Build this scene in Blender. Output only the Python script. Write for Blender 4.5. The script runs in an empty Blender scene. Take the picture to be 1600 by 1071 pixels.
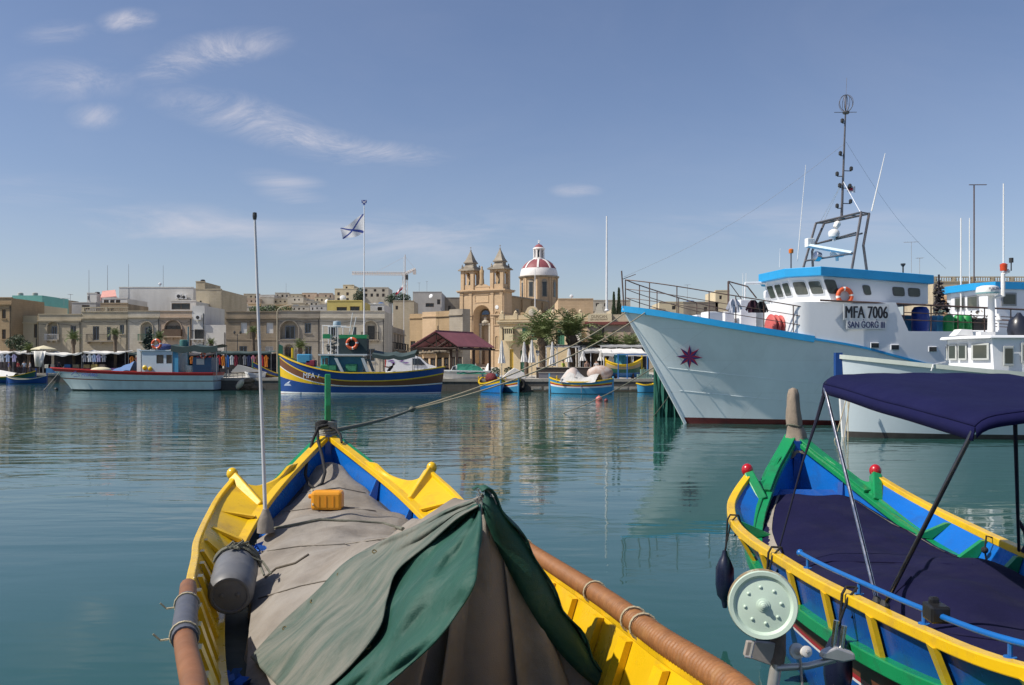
import bpy,math,random
from mathutils import Vector,Matrix
from mathutils.noise import noise as mnoise
sc=bpy.context.scene
col=sc.collection
R=math.radians
rnd=random.Random(7)
# ------------------------------------------------------------------ camera, sky, sun, exposure
FPX,HOR,EYE=1400.0,568.0,2.5
cd=bpy.data.cameras.new('camera');cam=bpy.data.objects.new('camera',cd);col.objects.link(cam)
cam.location=(0,0,EYE);cam.rotation_euler=(R(90),0,0)
cd.sensor_width=36;cd.lens=36*FPX/1600;cd.shift_y=(HOR-535.5)/1600
cd.clip_start=0.05;cd.clip_end=6000
sc.camera=cam
SUN_EL,SUN_AZ=R(48),math.atan2(-0.955,-0.26)
sd=Vector((math.sin(SUN_AZ)*math.cos(SUN_EL),math.cos(SUN_AZ)*math.cos(SUN_EL),math.sin(SUN_EL)))
ld=bpy.data.lights.new('sun','SUN');ld.energy=4.0;ld.angle=R(0.53);ld.color=(1,0.93,0.82)
lo=bpy.data.objects.new('sun',ld);col.objects.link(lo);lo.location=(0,0,80)
lo.rotation_euler=sd.to_track_quat('Z','Y').to_euler()
w=bpy.data.worlds.new('World');sc.world=w;w.use_nodes=True
def sky_world():
 nt=w.node_tree;N=nt.nodes;L=nt.links;N.clear()
 out=N.new('ShaderNodeOutputWorld');bg=N.new('ShaderNodeBackground');bg.inputs[1].default_value=0.076
 sky=N.new('ShaderNodeTexSky');sky.sky_type='NISHITA';sky.sun_disc=False
 sky.sun_elevation=SUN_EL;sky.sun_rotation=SUN_AZ;sky.air_density=1.0;sky.dust_density=0.7;sky.ozone_density=1.8
 tint=N.new('ShaderNodeMix');tint.data_type='RGBA';tint.blend_type='MULTIPLY';tint.inputs['Factor'].default_value=1
 L.new(sky.outputs[0],tint.inputs['A']);tint.inputs['B'].default_value=(1.03,.98,1.065,1)
 tc=N.new('ShaderNodeTexCoord');sep=N.new('ShaderNodeSeparateXYZ');L.new(tc.outputs['Generated'],sep.inputs[0])
 my=N.new('ShaderNodeMath');my.operation='MAXIMUM';my.inputs[1].default_value=.08;L.new(sep.outputs[1],my.inputs[0])
 def div(o):
  d=N.new('ShaderNodeMath');d.operation='DIVIDE';L.new(o,d.inputs[0]);L.new(my.outputs[0],d.inputs[1]);return d.outputs[0]
 uv=N.new('ShaderNodeCombineXYZ');L.new(div(sep.outputs[0]),uv.inputs[0]);L.new(div(sep.outputs[2]),uv.inputs[1])
 def noise(scale,rot,sx,sy,lo_,hi_,loc=(0,0,0),rough=.62,dist=.8):
  mp=N.new('ShaderNodeMapping');mp.inputs['Rotation'].default_value=(0,0,rot);mp.inputs['Scale'].default_value=(sx,sy,1);mp.inputs['Location'].default_value=loc;L.new(uv.outputs[0],mp.inputs[0])
  n=N.new('ShaderNodeTexNoise');n.inputs['Scale'].default_value=scale;n.inputs['Detail'].default_value=9;n.inputs['Roughness'].default_value=rough;n.inputs['Distortion'].default_value=dist;L.new(mp.outputs[0],n.inputs['Vector'])
  r=N.new('ShaderNodeMapRange');r.interpolation_type='SMOOTHSTEP';r.inputs[1].default_value=lo_;r.inputs[2].default_value=hi_;L.new(n.outputs[0],r.inputs[0]);return r.outputs[0]
 def patch(px,py,wx,wy,rot,st):
  s=N.new('ShaderNodeVectorMath');s.operation='SUBTRACT';s.inputs[1].default_value=((px-800)/FPX,(HOR-py)/FPX,0);L.new(uv.outputs[0],s.inputs[0])
  vr=N.new('ShaderNodeVectorRotate');vr.rotation_type='Z_AXIS';vr.inputs['Angle'].default_value=-rot;L.new(s.outputs[0],vr.inputs['Vector'])
  m=N.new('ShaderNodeVectorMath');m.operation='MULTIPLY';m.inputs[1].default_value=(FPX/wx,FPX/wy,0);L.new(vr.outputs[0],m.inputs[0])
  ln=N.new('ShaderNodeVectorMath');ln.operation='LENGTH';L.new(m.outputs[0],ln.inputs[0])
  r=N.new('ShaderNodeMapRange');r.interpolation_type='SMOOTHSTEP';r.inputs[1].default_value=1.0;r.inputs[2].default_value=0.0;r.inputs[4].default_value=st;L.new(ln.outputs['Value'],r.inputs[0]);return r.outputs[0]
 def op(o,a,b):
  m=N.new('ShaderNodeMath');m.operation=o;L.new(a,m.inputs[0])
  if isinstance(b,(int,float)):m.inputs[1].default_value=b
  else:L.new(b,m.inputs[1])
  return m.outputs[0]
 wisp=noise(9,.32,1,2.4,.30,.82,rough=.72,dist=1.0);streak=noise(5,-.2,.8,4.5,.32,.72,loc=(3,1,0));veil=noise(2.2,.1,1,2.5,.35,.75,loc=(1,5,0))
 a=None;b=None
 for c in CLOUDS:
  p=patch(*c[:6])
  if c[6]:b=p if b is None else op('MAXIMUM',b,p)
  else:a=p if a is None else op('MAXIMUM',a,p)
 cl=op('MAXIMUM',op('MULTIPLY',a,wisp),op('MULTIPLY',b,streak));cl=op('MAXIMUM',cl,op('MULTIPLY',veil,.05))
 mixn=N.new('ShaderNodeMix');mixn.data_type='RGBA';L.new(cl,mixn.inputs['Factor']);L.new(tint.outputs['Result'],mixn.inputs['A']);mixn.inputs['B'].default_value=(6.8,6.6,7.2,1)
 L.new(mixn.outputs['Result'],bg.inputs[0]);L.new(bg.outputs[0],out.inputs[0])
CLOUDS=[(200,33,62,26,.05,1.0,0),(345,78,150,40,.16,.95,0),(265,105,75,38,.2,.8,0),(375,180,200,46,-.22,.8,0),(470,215,190,40,-.24,.95,0),(610,240,130,26,-.06,.85,0),(110,125,150,45,0,.55,0),(90,52,80,26,.1,.5,0),(150,182,60,30,0,.6,0),(440,282,90,22,-.1,.55,1),(470,312,90,26,-.2,.7,1),(300,355,330,46,-.05,.62,1),(640,370,420,70,0,.55,1),(900,298,60,16,0,.6,0),(1250,350,420,50,0,.35,1),(60,300,200,40,0,.3,1)]
sky_world()
sc.view_settings.view_transform='Standard';sc.view_settings.look='None'
sc.view_settings.exposure=0.45;sc.view_settings.gamma=1.0;sc.view_settings.use_curve_mapping=False
sc.render.engine='CYCLES'
cy=sc.cycles
cy.use_denoising=True;cy.max_bounces=6;cy.diffuse_bounces=3;cy.glossy_bounces=3;cy.transmission_bounces=3
cy.sample_clamp_indirect=6;cy.caustics_reflective=True;cy.blur_glossy=0.7;cy.caustics_refractive=False
cy.use_adaptive_sampling=True;cy.adaptive_threshold=0.015
# ------------------------------------------------------------------ helpers
def at(px,py,Y):return((px-800)/FPX*Y,Y,EYE+(HOR-py)/FPX*Y)
def ax(px,Y):return(px-800)/FPX*Y
def az(py,Y):return EYE+(HOR-py)/FPX*Y
def lerp(a,b,t):return a+(b-a)*t
def table(tb,u):
 if u<=tb[0][0]:return tb[0][1:]
 for i in range(1,len(tb)):
  if u<=tb[i][0]:
   a,b=tb[i-1],tb[i];t=(u-a[0])/(b[0]-a[0])
   p,q=tb[max(i-2,0)],tb[min(i+1,len(tb)-1)]
   o=[]
   for k in range(1,len(a)):
    m0=(b[k]-p[k])/max(b[0]-p[0],1e-6)*(b[0]-a[0]);m1=(q[k]-a[k])/max(q[0]-a[0],1e-6)*(b[0]-a[0])
    t2,t3=t*t,t*t*t
    o.append((2*t3-3*t2+1)*a[k]+(t3-2*t2+t)*m0+(-2*t3+3*t2)*b[k]+(t3-t2)*m1)
   return o
 return tb[-1][1:]
class MB:
 def __init__(s):s.v=[];s.f=[];s.m=[];s.mi=0
 def add(s,vs,fs):
  n=len(s.v);s.v+=[tuple(p)for p in vs];s.f+=[tuple(i+n for i in f)for f in fs];s.m+=[s.mi]*len(fs);return s
 def box(s,x0,x1,y0,y1,z0,z1,M=None):
  vs=[(x,y,z)for z in(z0,z1)for y in(y0,y1)for x in(x0,x1)]
  if M is not None:vs=[M@Vector(p)for p in vs]
  return s.add(vs,[(0,2,3,1),(4,5,7,6),(0,1,5,4),(1,3,7,5),(3,2,6,7),(2,0,4,6)])
 def cbox(s,c,d,M=None):
  return s.box(c[0]-d[0]/2,c[0]+d[0]/2,c[1]-d[1]/2,c[1]+d[1]/2,c[2]-d[2]/2,c[2]+d[2]/2,M)
 def grid(s,rows,close=False,flip=False):
  n=len(rows[0]);vs=[p for r in rows for p in r];fs=[]
  for i in range(len(rows)-1):
   for j in range(n-1+(1 if close else 0)):
    k=(j+1)%n
    q=(i*n+j,i*n+k,(i+1)*n+k,(i+1)*n+j)
    fs.append(q[::-1]if flip else q)
  return s.add(vs,fs)
 def tube(s,pts,r,n=8,cap=True):
  pts=[Vector(p)for p in pts];rows=[];prev=None
  for i,p in enumerate(pts):
   d=(pts[min(i+1,len(pts)-1)]-pts[max(i-1,0)])
   d=d.normalized()if d.length>1e-9 else Vector((0,0,1))
   if prev is None:
    a=d.cross(Vector((0,0,1))if abs(d.z)<.95 else Vector((1,0,0))).normalized()
   else:
    a=(prev-d*prev.dot(d));a=a.normalized()if a.length>1e-6 else d.orthogonal().normalized()
   prev=a;b=d.cross(a);rr=r[i]if isinstance(r,(list,tuple))else r
   rows.append([p+(a*math.cos(2*math.pi*k/n)+b*math.sin(2*math.pi*k/n))*rr for k in range(n)])
  base=len(s.v);s.grid(rows,close=True)
  if cap:
   s.f.append(tuple(base+k for k in range(n))[::-1]);s.m.append(s.mi)
   s.f.append(tuple(base+(len(rows)-1)*n+k for k in range(n)));s.m.append(s.mi)
  return s
 def sweep(s,pts,prof,up=(0,0,1),cap=True):
  pts=[Vector(p)for p in pts];up=Vector(up);rows=[]
  for i,p in enumerate(pts):
   d=(pts[min(i+1,len(pts)-1)]-pts[max(i-1,0)]).normalized()
   a=d.cross(up).normalized();b=a.cross(d).normalized()
   rows.append([p+a*q[0]+b*q[1]for q in prof])
  base=len(s.v);n=len(prof);s.grid(rows,close=True)
  if cap:
   s.f.append(tuple(base+k for k in range(n))[::-1]);s.m.append(s.mi)
   s.f.append(tuple(base+(len(rows)-1)*n+k for k in range(n)));s.m.append(s.mi)
  return s
 def lathe(s,prof,n=16,M=None,a0=0,a1=2*math.pi,sq=False):
  full=abs(a1-a0-2*math.pi)<1e-6
  cnt=n if full else n+1
  rows=[]
  for(r,z)in prof:
   row=[Vector((r*math.cos(a0+(a1-a0)*k/n),r*math.sin(a0+(a1-a0)*k/n),z))for k in range(cnt)]
   rows.append([M@p for p in row]if M is not None else row)
  base=len(s.v);s.grid(rows,close=full)
  if full:
   if prof[0][0]>1e-5:s.f.append(tuple(base+k for k in range(n))[::-1]);s.m.append(s.mi)
   if prof[-1][0]>1e-5:s.f.append(tuple(base+(len(rows)-1)*n+k for k in range(n)));s.m.append(s.mi)
  return s
 def ball(s,c,r,n=12,k=8,sc_=(1,1,1)):
  prof=[(max(math.sin(math.pi*i/k),0)*r,-math.cos(math.pi*i/k)*r)for i in range(k+1)]
  return s.lathe(prof,n,Matrix.Translation(c)@Matrix.Diagonal((*sc_,1)))
 def prism(s,poly,vec):
  n=len(poly);vec=Vector(vec);vs=[Vector(p)for p in poly];vs+=[p+vec for p in vs]
  fs=[tuple(range(n))[::-1],tuple(range(n,2*n))]+[(i,(i+1)%n,n+(i+1)%n,n+i)for i in range(n)]
  return s.add(vs,fs)
 def build(s,name,mat,parent=None,smooth=None,bevel=0,loc=None,origin=None):
  me=bpy.data.meshes.new(name)
  if origin is not None:o_=Vector(origin);s.v=[Vector(p)-o_ for p in s.v]
  me.from_pydata([tuple(p)for p in s.v],[],s.f)
  mats=mat if isinstance(mat,(list,tuple))else[mat]
  for m in mats:me.materials.append(m)
  if len(mats)>1:me.polygons.foreach_set('material_index',s.m)
  if smooth is not None:
   me.polygons.foreach_set('use_smooth',[True]*len(me.polygons))
   me.set_sharp_from_angle(angle=R(smooth))
  me.validate();me.update()
  o=bpy.data.objects.new(name,me);col.objects.link(o)
  if parent is not None:o.parent=parent
  if loc is not None:o.location=loc
  if bevel:
   b=o.modifiers.new('bevel','BEVEL');b.width=bevel;b.segments=2;b.limit_method='ANGLE';b.angle_limit=R(40)
  return o
def tag(o,label,cat,group=None,kind=None):
 if label:o['label']=label
 if cat:o['category']=cat
 if group:o['group']=group
 if kind:o['kind']=kind
 return o
def thing(name,label,cat,loc=(0,0,0),rz=0,group=None):
 o=bpy.data.objects.new(name,None);col.objects.link(o);o.location=loc;o.rotation_euler=(0,0,rz)
 return tag(o,label,cat,group)
def copy_tree(o,parent=None):
 c=o.copy();col.objects.link(c);c.parent=parent
 for ch in list(o.children):copy_tree(ch,c)
 return c
def struct(o):o['kind']='structure';return o
def stuff(o):o['kind']='stuff';return o
def rotz(a):return Matrix.Rotation(a,4,'Z')
def trs(loc,rx=0,ry=0,rz=0):return Matrix.Translation(loc)@Matrix.Rotation(rz,4,'Z')@Matrix.Rotation(ry,4,'Y')@Matrix.Rotation(rx,4,'X')
def hexc(r,g,b):
 f=lambda c:(c/255/12.92)if c/255<=.04045 else((c/255+.055)/1.055)**2.4
 return(f(r),f(g),f(b))
# ------------------------------------------------------------------ materials
MATS={}
def M(name,c,rough=.6,var=.14,vs=2.0,bump=0.0,bs=30,metal=0,c2=None,amt=.5,vs2=1.2,st=(1,1,1),wave=None,brick=None,spec=.5,coat=0,fold=None,chip=None):
 if name in MATS:return MATS[name]
 m=bpy.data.materials.new(name);m.use_nodes=True;nt=m.node_tree;N=nt.nodes;L=nt.links
 p=N['Principled BSDF'];p.inputs['Roughness'].default_value=rough;p.inputs['Metallic'].default_value=metal
 p.inputs['Specular IOR Level'].default_value=spec;p.inputs['Coat Weight'].default_value=coat
 tc=N.new('ShaderNodeTexCoord');mp=N.new('ShaderNodeMapping');mp.inputs['Scale'].default_value=st
 oi=N.new('ShaderNodeObjectInfo');vm=N.new('ShaderNodeVectorMath');vm.operation='SCALE';vm.inputs['Scale'].default_value=37
 cb=N.new('ShaderNodeCombineXYZ')
 for i in range(3):L.new(oi.outputs['Random'],cb.inputs[i])
 L.new(cb.outputs[0],vm.inputs[0]);L.new(tc.outputs['Object'],mp.inputs[0]);
 ad=N.new('ShaderNodeVectorMath');ad.operation='ADD';L.new(mp.outputs[0],ad.inputs[0]);L.new(vm.outputs[0],ad.inputs[1])
 def noise(scale,detail=6,vec=ad.outputs[0]):
  n=N.new('ShaderNodeTexNoise');n.inputs['Scale'].default_value=scale;n.inputs['Detail'].default_value=detail
  n.inputs['Roughness'].default_value=.62;L.new(vec,n.inputs['Vector']);return n.outputs[0]
 def rng(v,a,b,c_,d):
  r=N.new('ShaderNodeMapRange');r.inputs[1].default_value=a;r.inputs[2].default_value=b;r.inputs[3].default_value=c_;r.inputs[4].default_value=d
  L.new(v,r.inputs[0]);return r.outputs[0]
 def mix(f,a,b,bt='MIX'):
  x=N.new('ShaderNodeMix');x.data_type='RGBA';x.blend_type=bt
  for s_,v in(('Factor',f),('A',a),('B',b)):
   if isinstance(v,(int,float)):x.inputs[s_].default_value=v
   elif isinstance(v,tuple):x.inputs[s_].default_value=(*v,1)
   else:L.new(v,x.inputs[s_])
  return x.outputs['Result']
 base=tuple(c)
 out=mix(rng(noise(vs),.3,.7,0,1),tuple(x*(1-var)for x in base),tuple(min(x*(1+var),.95)for x in base))
 if c2 is not None:out=mix(rng(noise(vs2,8),1-amt-.12,1-amt+.12,0,1),out,tuple(c2))
 if chip:out=mix(rng(noise(chip[1],10),chip[2],chip[2]+.025,0,1),out,tuple(chip[0]))
 h=None
 if brick:
  bt=N.new('ShaderNodeTexBrick');bt.inputs['Scale'].default_value=1
  bt.inputs['Brick Width'].default_value=brick[0];bt.inputs['Row Height'].default_value=brick[1];bt.inputs['Mortar Size'].default_value=brick[2]
  bt.inputs['Color1'].default_value=(1,1,1,1);bt.inputs['Color2'].default_value=(.86,.84,.8,1);bt.inputs['Mortar'].default_value=(.62,.58,.52,1)
  sp=N.new('ShaderNodeSeparateXYZ');L.new(tc.outputs['Object'],sp.inputs[0]);c3=N.new('ShaderNodeCombineXYZ')
  sm=N.new('ShaderNodeMath');sm.operation='ADD';L.new(sp.outputs[0],sm.inputs[0]);L.new(sp.outputs[1],sm.inputs[1])
  L.new(sm.outputs[0],c3.inputs[0]);L.new(sp.outputs[2],c3.inputs[1]);L.new(c3.outputs[0],bt.inputs['Vector'])
  out=mix(brick[3]if len(brick)>3 else.6,out,bt.outputs['Color'],'MULTIPLY')
 L.new(out,p.inputs['Base Color'])
 rr=rng(noise(vs*2.3),.3,.7,max(rough-.08,.02),min(rough+.1,1));L.new(rr,p.inputs['Roughness'])
 if wave:
  wv=N.new('ShaderNodeTexWave');wv.bands_direction=wave[0];wv.inputs['Scale'].default_value=wave[1];wv.inputs['Distortion'].default_value=wave[3]if len(wave)>3 else 0
  L.new(tc.outputs['Object'],wv.inputs['Vector']);b=N.new('ShaderNodeBump');b.inputs['Strength'].default_value=wave[2];b.inputs['Distance'].default_value=.01
  L.new(wv.outputs['Fac'],b.inputs['Height']);h=b.outputs[0]
 if fold:
  b=N.new('ShaderNodeBump');b.inputs['Strength'].default_value=fold[1];b.inputs['Distance'].default_value=fold[2]
  L.new(noise(fold[0],3),b.inputs['Height'])
  if h:L.new(h,b.inputs['Normal'])
  h=b.outputs[0]
 if bump:
  b=N.new('ShaderNodeBump');b.inputs['Strength'].default_value=bump;b.inputs['Distance'].default_value=.01
  L.new(noise(bs,4),b.inputs['Height'])
  if h:L.new(h,b.inputs['Normal'])
  h=b.outputs[0]
 if h:L.new(h,p.inputs['Normal'])
 MATS[name]=m;return m
# limestone and plaster
ST=lambda n,c,c2=None,amt=.35:M(n,c,.9,.12,.5,.5,4,c2=c2,amt=amt,vs2=.35,st=(1,1,.35),brick=(.75,.28,.012,.55))
stone_cream=ST('cream limestone',(.47,.41,.30),(.34,.29,.21),.40)
stone_ochre=ST('ochre limestone',(.40,.29,.17),(.31,.23,.14),.4)
stone_honey=ST('honey limestone',(.56,.41,.26),(.46,.34,.215),.40)
stone_grey=ST('weathered grey limestone',(.36,.32,.26),(.22,.19,.155),.45)
stone_rough=ST('rough brown limestone',(.34,.27,.19),(.20,.165,.12),.5)
stone_pale=ST('pale limestone',(.52,.48,.40),(.42,.38,.31),.4)
stone_pink=ST('pinkish limestone',(.50,.39,.29),(.40,.31,.23),.38)
plaster_white=M('white plaster',(.60,.59,.56),.85,.08,.6,c2=(.47,.45,.41),amt=.36,vs2=.4,st=(1,1,.3))
plaster_grey=M('grey render',(.42,.41,.39),.9,.1,.5,c2=(.33,.32,.30),amt=.4,vs2=.4,st=(1,1,.3))
plaster_cream=M('cream plaster',(.58,.50,.34),.85,.08,.6,c2=(.47,.40,.28),amt=.33,vs2=.4,st=(1,1,.3))
plaster_teal=M('teal plaster',(.13,.36,.33),.85,.08,.6)
plaster_yellow=M('yellow plaster',(.62,.50,.16),.85,.08,.6)
glass_dark=M('dark window glass',(.03,.035,.04),.08,.2,1.0)
wood_brown=M('brown window wood',(.12,.075,.045),.6,.2,3)
paint_white=M('white painted wood',(.74,.74,.72),.5,.05,2)
paint_bluegrey=M('blue grey painted door',(.18,.22,.27),.5,.1,2)
paint_green=M('green shutter paint',(.05,.17,.10),.5,.1,2)
paint_yellowdoor=M('yellow door paint',(.55,.38,.06),.5,.1,2)
iron_dark=M('dark iron',(.035,.035,.035),.5,.1,3)
concrete=M('quay concrete',(.36,.33,.28),.9,.12,.8,.4,8,c2=(.27,.25,.22),amt=.4)
quay_stone=M('dark wet quay stone',(.12,.11,.095),.8,.2,1.2,.5,5,c2=(.06,.06,.05),amt=.4,brick=(1.4,.5,.03,.7))
paving=M('pale paving',(.44,.41,.36),.9,.1,.3)
# ------------------------------------------------------------------ water and land
def water_mat():
 m=bpy.data.materials.new('harbour water');m.use_nodes=True;nt=m.node_tree;N=nt.nodes;L=nt.links
 p=N['Principled BSDF'];p.inputs['Base Color'].default_value=(.018,.075,.078,1);p.inputs['Roughness'].default_value=.035
 p.inputs['IOR'].default_value=1.333;p.inputs['Specular IOR Level'].default_value=.5
 tc=N.new('ShaderNodeTexCoord');prev=None
 cn=N.new('ShaderNodeTexNoise');cn.inputs['Scale'].default_value=.12;cn.inputs['Detail'].default_value=4;L.new(tc.outputs['Object'],cn.inputs['Vector'])
 mxc=N.new('ShaderNodeMix');mxc.data_type='RGBA';mxc.inputs['A'].default_value=(.014,.064,.058,1);mxc.inputs['B'].default_value=(.022,.082,.072,1)
 L.new(cn.outputs[0],mxc.inputs['Factor']);L.new(mxc.outputs['Result'],p.inputs['Base Color'])
 sp=N.new('ShaderNodeSeparateXYZ');L.new(tc.outputs['Object'],sp.inputs[0])
 rg=N.new('ShaderNodeMapRange');rg.interpolation_type='SMOOTHSTEP';rg.inputs[1].default_value=7;rg.inputs[2].default_value=38;rg.inputs[3].default_value=.22;rg.inputs[4].default_value=.95;L.new(sp.outputs[1],rg.inputs[0])
 pn=N.new('ShaderNodeTexNoise');pn.inputs['Scale'].default_value=.16;pn.inputs['Detail'].default_value=3;L.new(tc.outputs['Object'],pn.inputs['Vector'])
 pr=N.new('ShaderNodeMapRange');pr.inputs[1].default_value=.35;pr.inputs[2].default_value=.65;pr.inputs[3].default_value=.45;pr.inputs[4].default_value=1.15;L.new(pn.outputs[0],pr.inputs[0])
 am=N.new('ShaderNodeMath');am.operation='MULTIPLY';L.new(rg.outputs[0],am.inputs[0]);L.new(pr.outputs[0],am.inputs[1])
 for(scale,sx,sy,rot,strength,dist)in((.45,.6,1.6,.1,.5,.12),(1.3,.5,1.5,-.1,.5,.05),(4.0,.6,1.4,.2,.22,.012)):
  mp=N.new('ShaderNodeMapping');mp.inputs['Scale'].default_value=(sx,sy,1);mp.inputs['Rotation'].default_value=(0,0,rot);L.new(tc.outputs['Object'],mp.inputs[0])
  n=N.new('ShaderNodeTexNoise');n.inputs['Scale'].default_value=scale;n.inputs['Detail'].default_value=2.5;n.inputs['Distortion'].default_value=.4;L.new(mp.outputs[0],n.inputs['Vector'])
  b=N.new('ShaderNodeBump');b.inputs['Distance'].default_value=dist;b.inputs['Strength'].default_value=strength
  ms=N.new('ShaderNodeMath');ms.operation='MULTIPLY';ms.inputs[1].default_value=strength;L.new(am.outputs[0],ms.inputs[0]);L.new(ms.outputs[0],b.inputs['Strength'])
  L.new(n.outputs[0],b.inputs['Height'])
  if prev:L.new(prev,b.inputs['Normal'])
  prev=b.outputs[0]
 L.new(prev,p.inputs['Normal']);return m
mb=MB();mb.add([(-1500,-300,0),(1500,-300,0),(1500,140,0),(-1500,140,0)],[(0,1,2,3)])
struct(mb.build('water',water_mat()))
GZ=1.1
QUAY=[(-400,122),(-45,118),(-30,112),(-28.5,84),(-18.6,84),(-18.4,79.5),(60,79),(400,79)]
def hill(x,y):
 t=min(max((y-150)/170,0),1);t=t*t*(3-2*t)
 h=19-max(0,(x+25))*.18 if x>-25 else 19-max(0,-60-x)*.1
 return GZ+t*max(h,6)+max(0,y-320)*.004
mb=MB()
rows=[]
ys=[0,1,5,12,25,40,55,75,100,140,190,260,500,1200]
xs=[-1500,-800,-400,-250,-160,-120,-90,-70,-55,-45,-38,-30,-28.6,-28.5,-18.6,-18.4,-10,0,10,20,35,60,90,130,200,400,800,1500]
def qy(x):
 if x<=QUAY[0][0]:return 122
 for a,b in zip(QUAY,QUAY[1:]):
  if a[0]<=x<=b[0]:return lerp(a[1],b[1],(x-a[0])/(b[0]-a[0])if b[0]>a[0]else 1)
 return 79
for d in ys:
 rows.append([(x,qy(x)+d,hill(x,qy(x)+d)if d>1 else GZ)for x in xs])
mb.grid(rows)
ground=struct(mb.build('ground',paving))
mb=MB()
top=[(x,qy(x),GZ+.02)for x in xs]
mb.grid([[(p[0],p[1]-.12,-1.2)for p in top],[(p[0],p[1]-.12,GZ-.22)for p in top]],flip=False)
qw=struct(mb.build('quay_wall',quay_stone))
mb=MB()
mb.grid([[(p[0],p[1]-.18,GZ-.22)for p in top],[(p[0],p[1]-.18,GZ+.03)for p in top],[(p[0],p[1]+.7,GZ+.03)for p in top],[(p[0],p[1]+.7,GZ-.1)for p in top]])
struct(mb.build('quay_kerb',concrete))
# ------------------------------------------------------------------ houses
def opening_cells(ops,v0,v1,k0,k1):return sorted(set([v0,v1]+[o[k0]for o in ops]+[o[k1]for o in ops]))
def wall_with_openings(mb,W,Hh,ops,D):
 xs=opening_cells(ops,0,W,0,1);zs=opening_cells(ops,0,Hh,2,3)
 for i in range(len(xs)-1):
  for j in range(len(zs)-1):
   cx,cz=(xs[i]+xs[i+1])/2,(zs[j]+zs[j+1])/2
   if any(o[0]<cx<o[1]and o[2]<cz<o[3]for o in ops):continue
   mb.add([(xs[i],0,zs[j]),(xs[i+1],0,zs[j]),(xs[i+1],0,zs[j+1]),(xs[i],0,zs[j+1])],[(0,1,2,3)])
 for o in ops:
  x0,x1,z0,z1=o[:4];d=o[5]
  if o[4]:
   r=(x1-x0)/2;k=min(r,(z1-z0)*.7);n=10;zc=z1-k
   arc=[((x0+x1)/2-r*math.cos(math.pi*t/n),zc+k*math.sin(math.pi*t/n))for t in range(n+1)]
   for a,b in zip(arc,arc[1:]):
    mb.add([(a[0],0,a[1]),(b[0],0,b[1]),(b[0],0,z1),(a[0],0,z1)],[(0,1,2,3)])
    mb.add([(a[0],0,a[1]),(b[0],0,b[1]),(b[0],d,b[1]),(a[0],d,a[1])],[(3,2,1,0)])
   zt=zc
  else:
   zt=z1;mb.add([(x0,0,z1),(x1,0,z1),(x1,d,z1),(x0,d,z1)],[(3,2,1,0)])
  mb.add([(x0,0,z0),(x0,d,z0),(x0,d,zt),(x0,0,zt)],[(0,1,2,3)])
  mb.add([(x1,0,z0),(x1,d,z0),(x1,d,zt),(x1,0,zt)],[(3,2,1,0)])
  mb.add([(x0,0,z0),(x1,0,z0),(x1,d,z0),(x0,d,z0)],[(0,1,2,3)])
  mb.add([(x0,d,z0),(x1,d,z0),(x1,d,z1),(x0,d,z1)],[(0,1,2,3)])
 mb.add([(0,0,0),(W,0,0),(W,D,0),(0,D,0),(0,0,Hh),(W,0,Hh),(W,D,Hh),(0,D,Hh)],[(1,2,6,5),(2,3,7,6),(3,0,4,7),(4,5,6,7)])
def window_in(par,x0,x1,z0,z1,y,fmat,pmat,bars=1,name='window'):
 t=min(.09,(x1-x0)*.14);mb=MB()
 mb.box(x0,x0+t,y-.07,y,z0,z1);mb.box(x1-t,x1,y-.07,y,z0,z1)
 mb.box(x0+t,x1-t,y-.07,y,z0,z0+t);mb.box(x0+t,x1-t,y-.07,y,z1-t,z1)
 for i in range(bars):
  x=lerp(x0,x1,(i+1)/(bars+1));mb.box(x-t*.4,x+t*.4,y-.06,y,z0+t,z1-t)
 o=mb.build(name,fmat,par)
 pm=MB();pm.add([(x0+t*.5,y-.03,z0+t*.5),(x1-t*.5,y-.03,z0+t*.5),(x1-t*.5,y-.03,z1-t*.5),(x0+t*.5,y-.03,z1-t*.5)],[(0,1,2,3)])
 pm.build('pane',pmat,o);return o
def balcony(par,x0,x1,z,dp,h,smat,rmat,kind='iron'):
 mb=MB();mb.box(x0-.1,x1+.1,-dp,-.002,z-.14,z)
 for x in(x0+.15,(x0+x1)/2,x1-.15):mb.box(x-.09,x+.09,-dp*.7,-.004,z-.42,z-.141)
 o=mb.build('balcony',smat,par);r=MB()
 if kind=='iron':
  n=max(3,int((x1-x0)/.16))
  for i in range(n+1):x=lerp(x0,x1,i/n);r.box(x-.012,x+.012,-dp+.03,-dp+.055,z+.001,z+h)
  for k in range(4):
   for x in(x0,x1):r.box(x-.012,x+.012,-dp+.05+k*dp*.24,-dp+.075+k*dp*.24,z+.001,z+h)
  r.box(x0-.02,x1+.02,-dp+.02,-dp+.065,z+h,z+h+.05)
  for x in(x0,x1):r.box(x-.02,x+.02,-dp+.066,-.01,z+h,z+h+.05)
 else:
  r.box(x0,x1,-dp+.02,-dp+.1,z+.001,z+h);r.box(x0,x0+.08,-dp+.101,-.01,z+.001,z+h);r.box(x1-.08,x1,-dp+.101,-.01,z+.001,z+h)
 r.build('railing',rmat,o);return o
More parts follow.
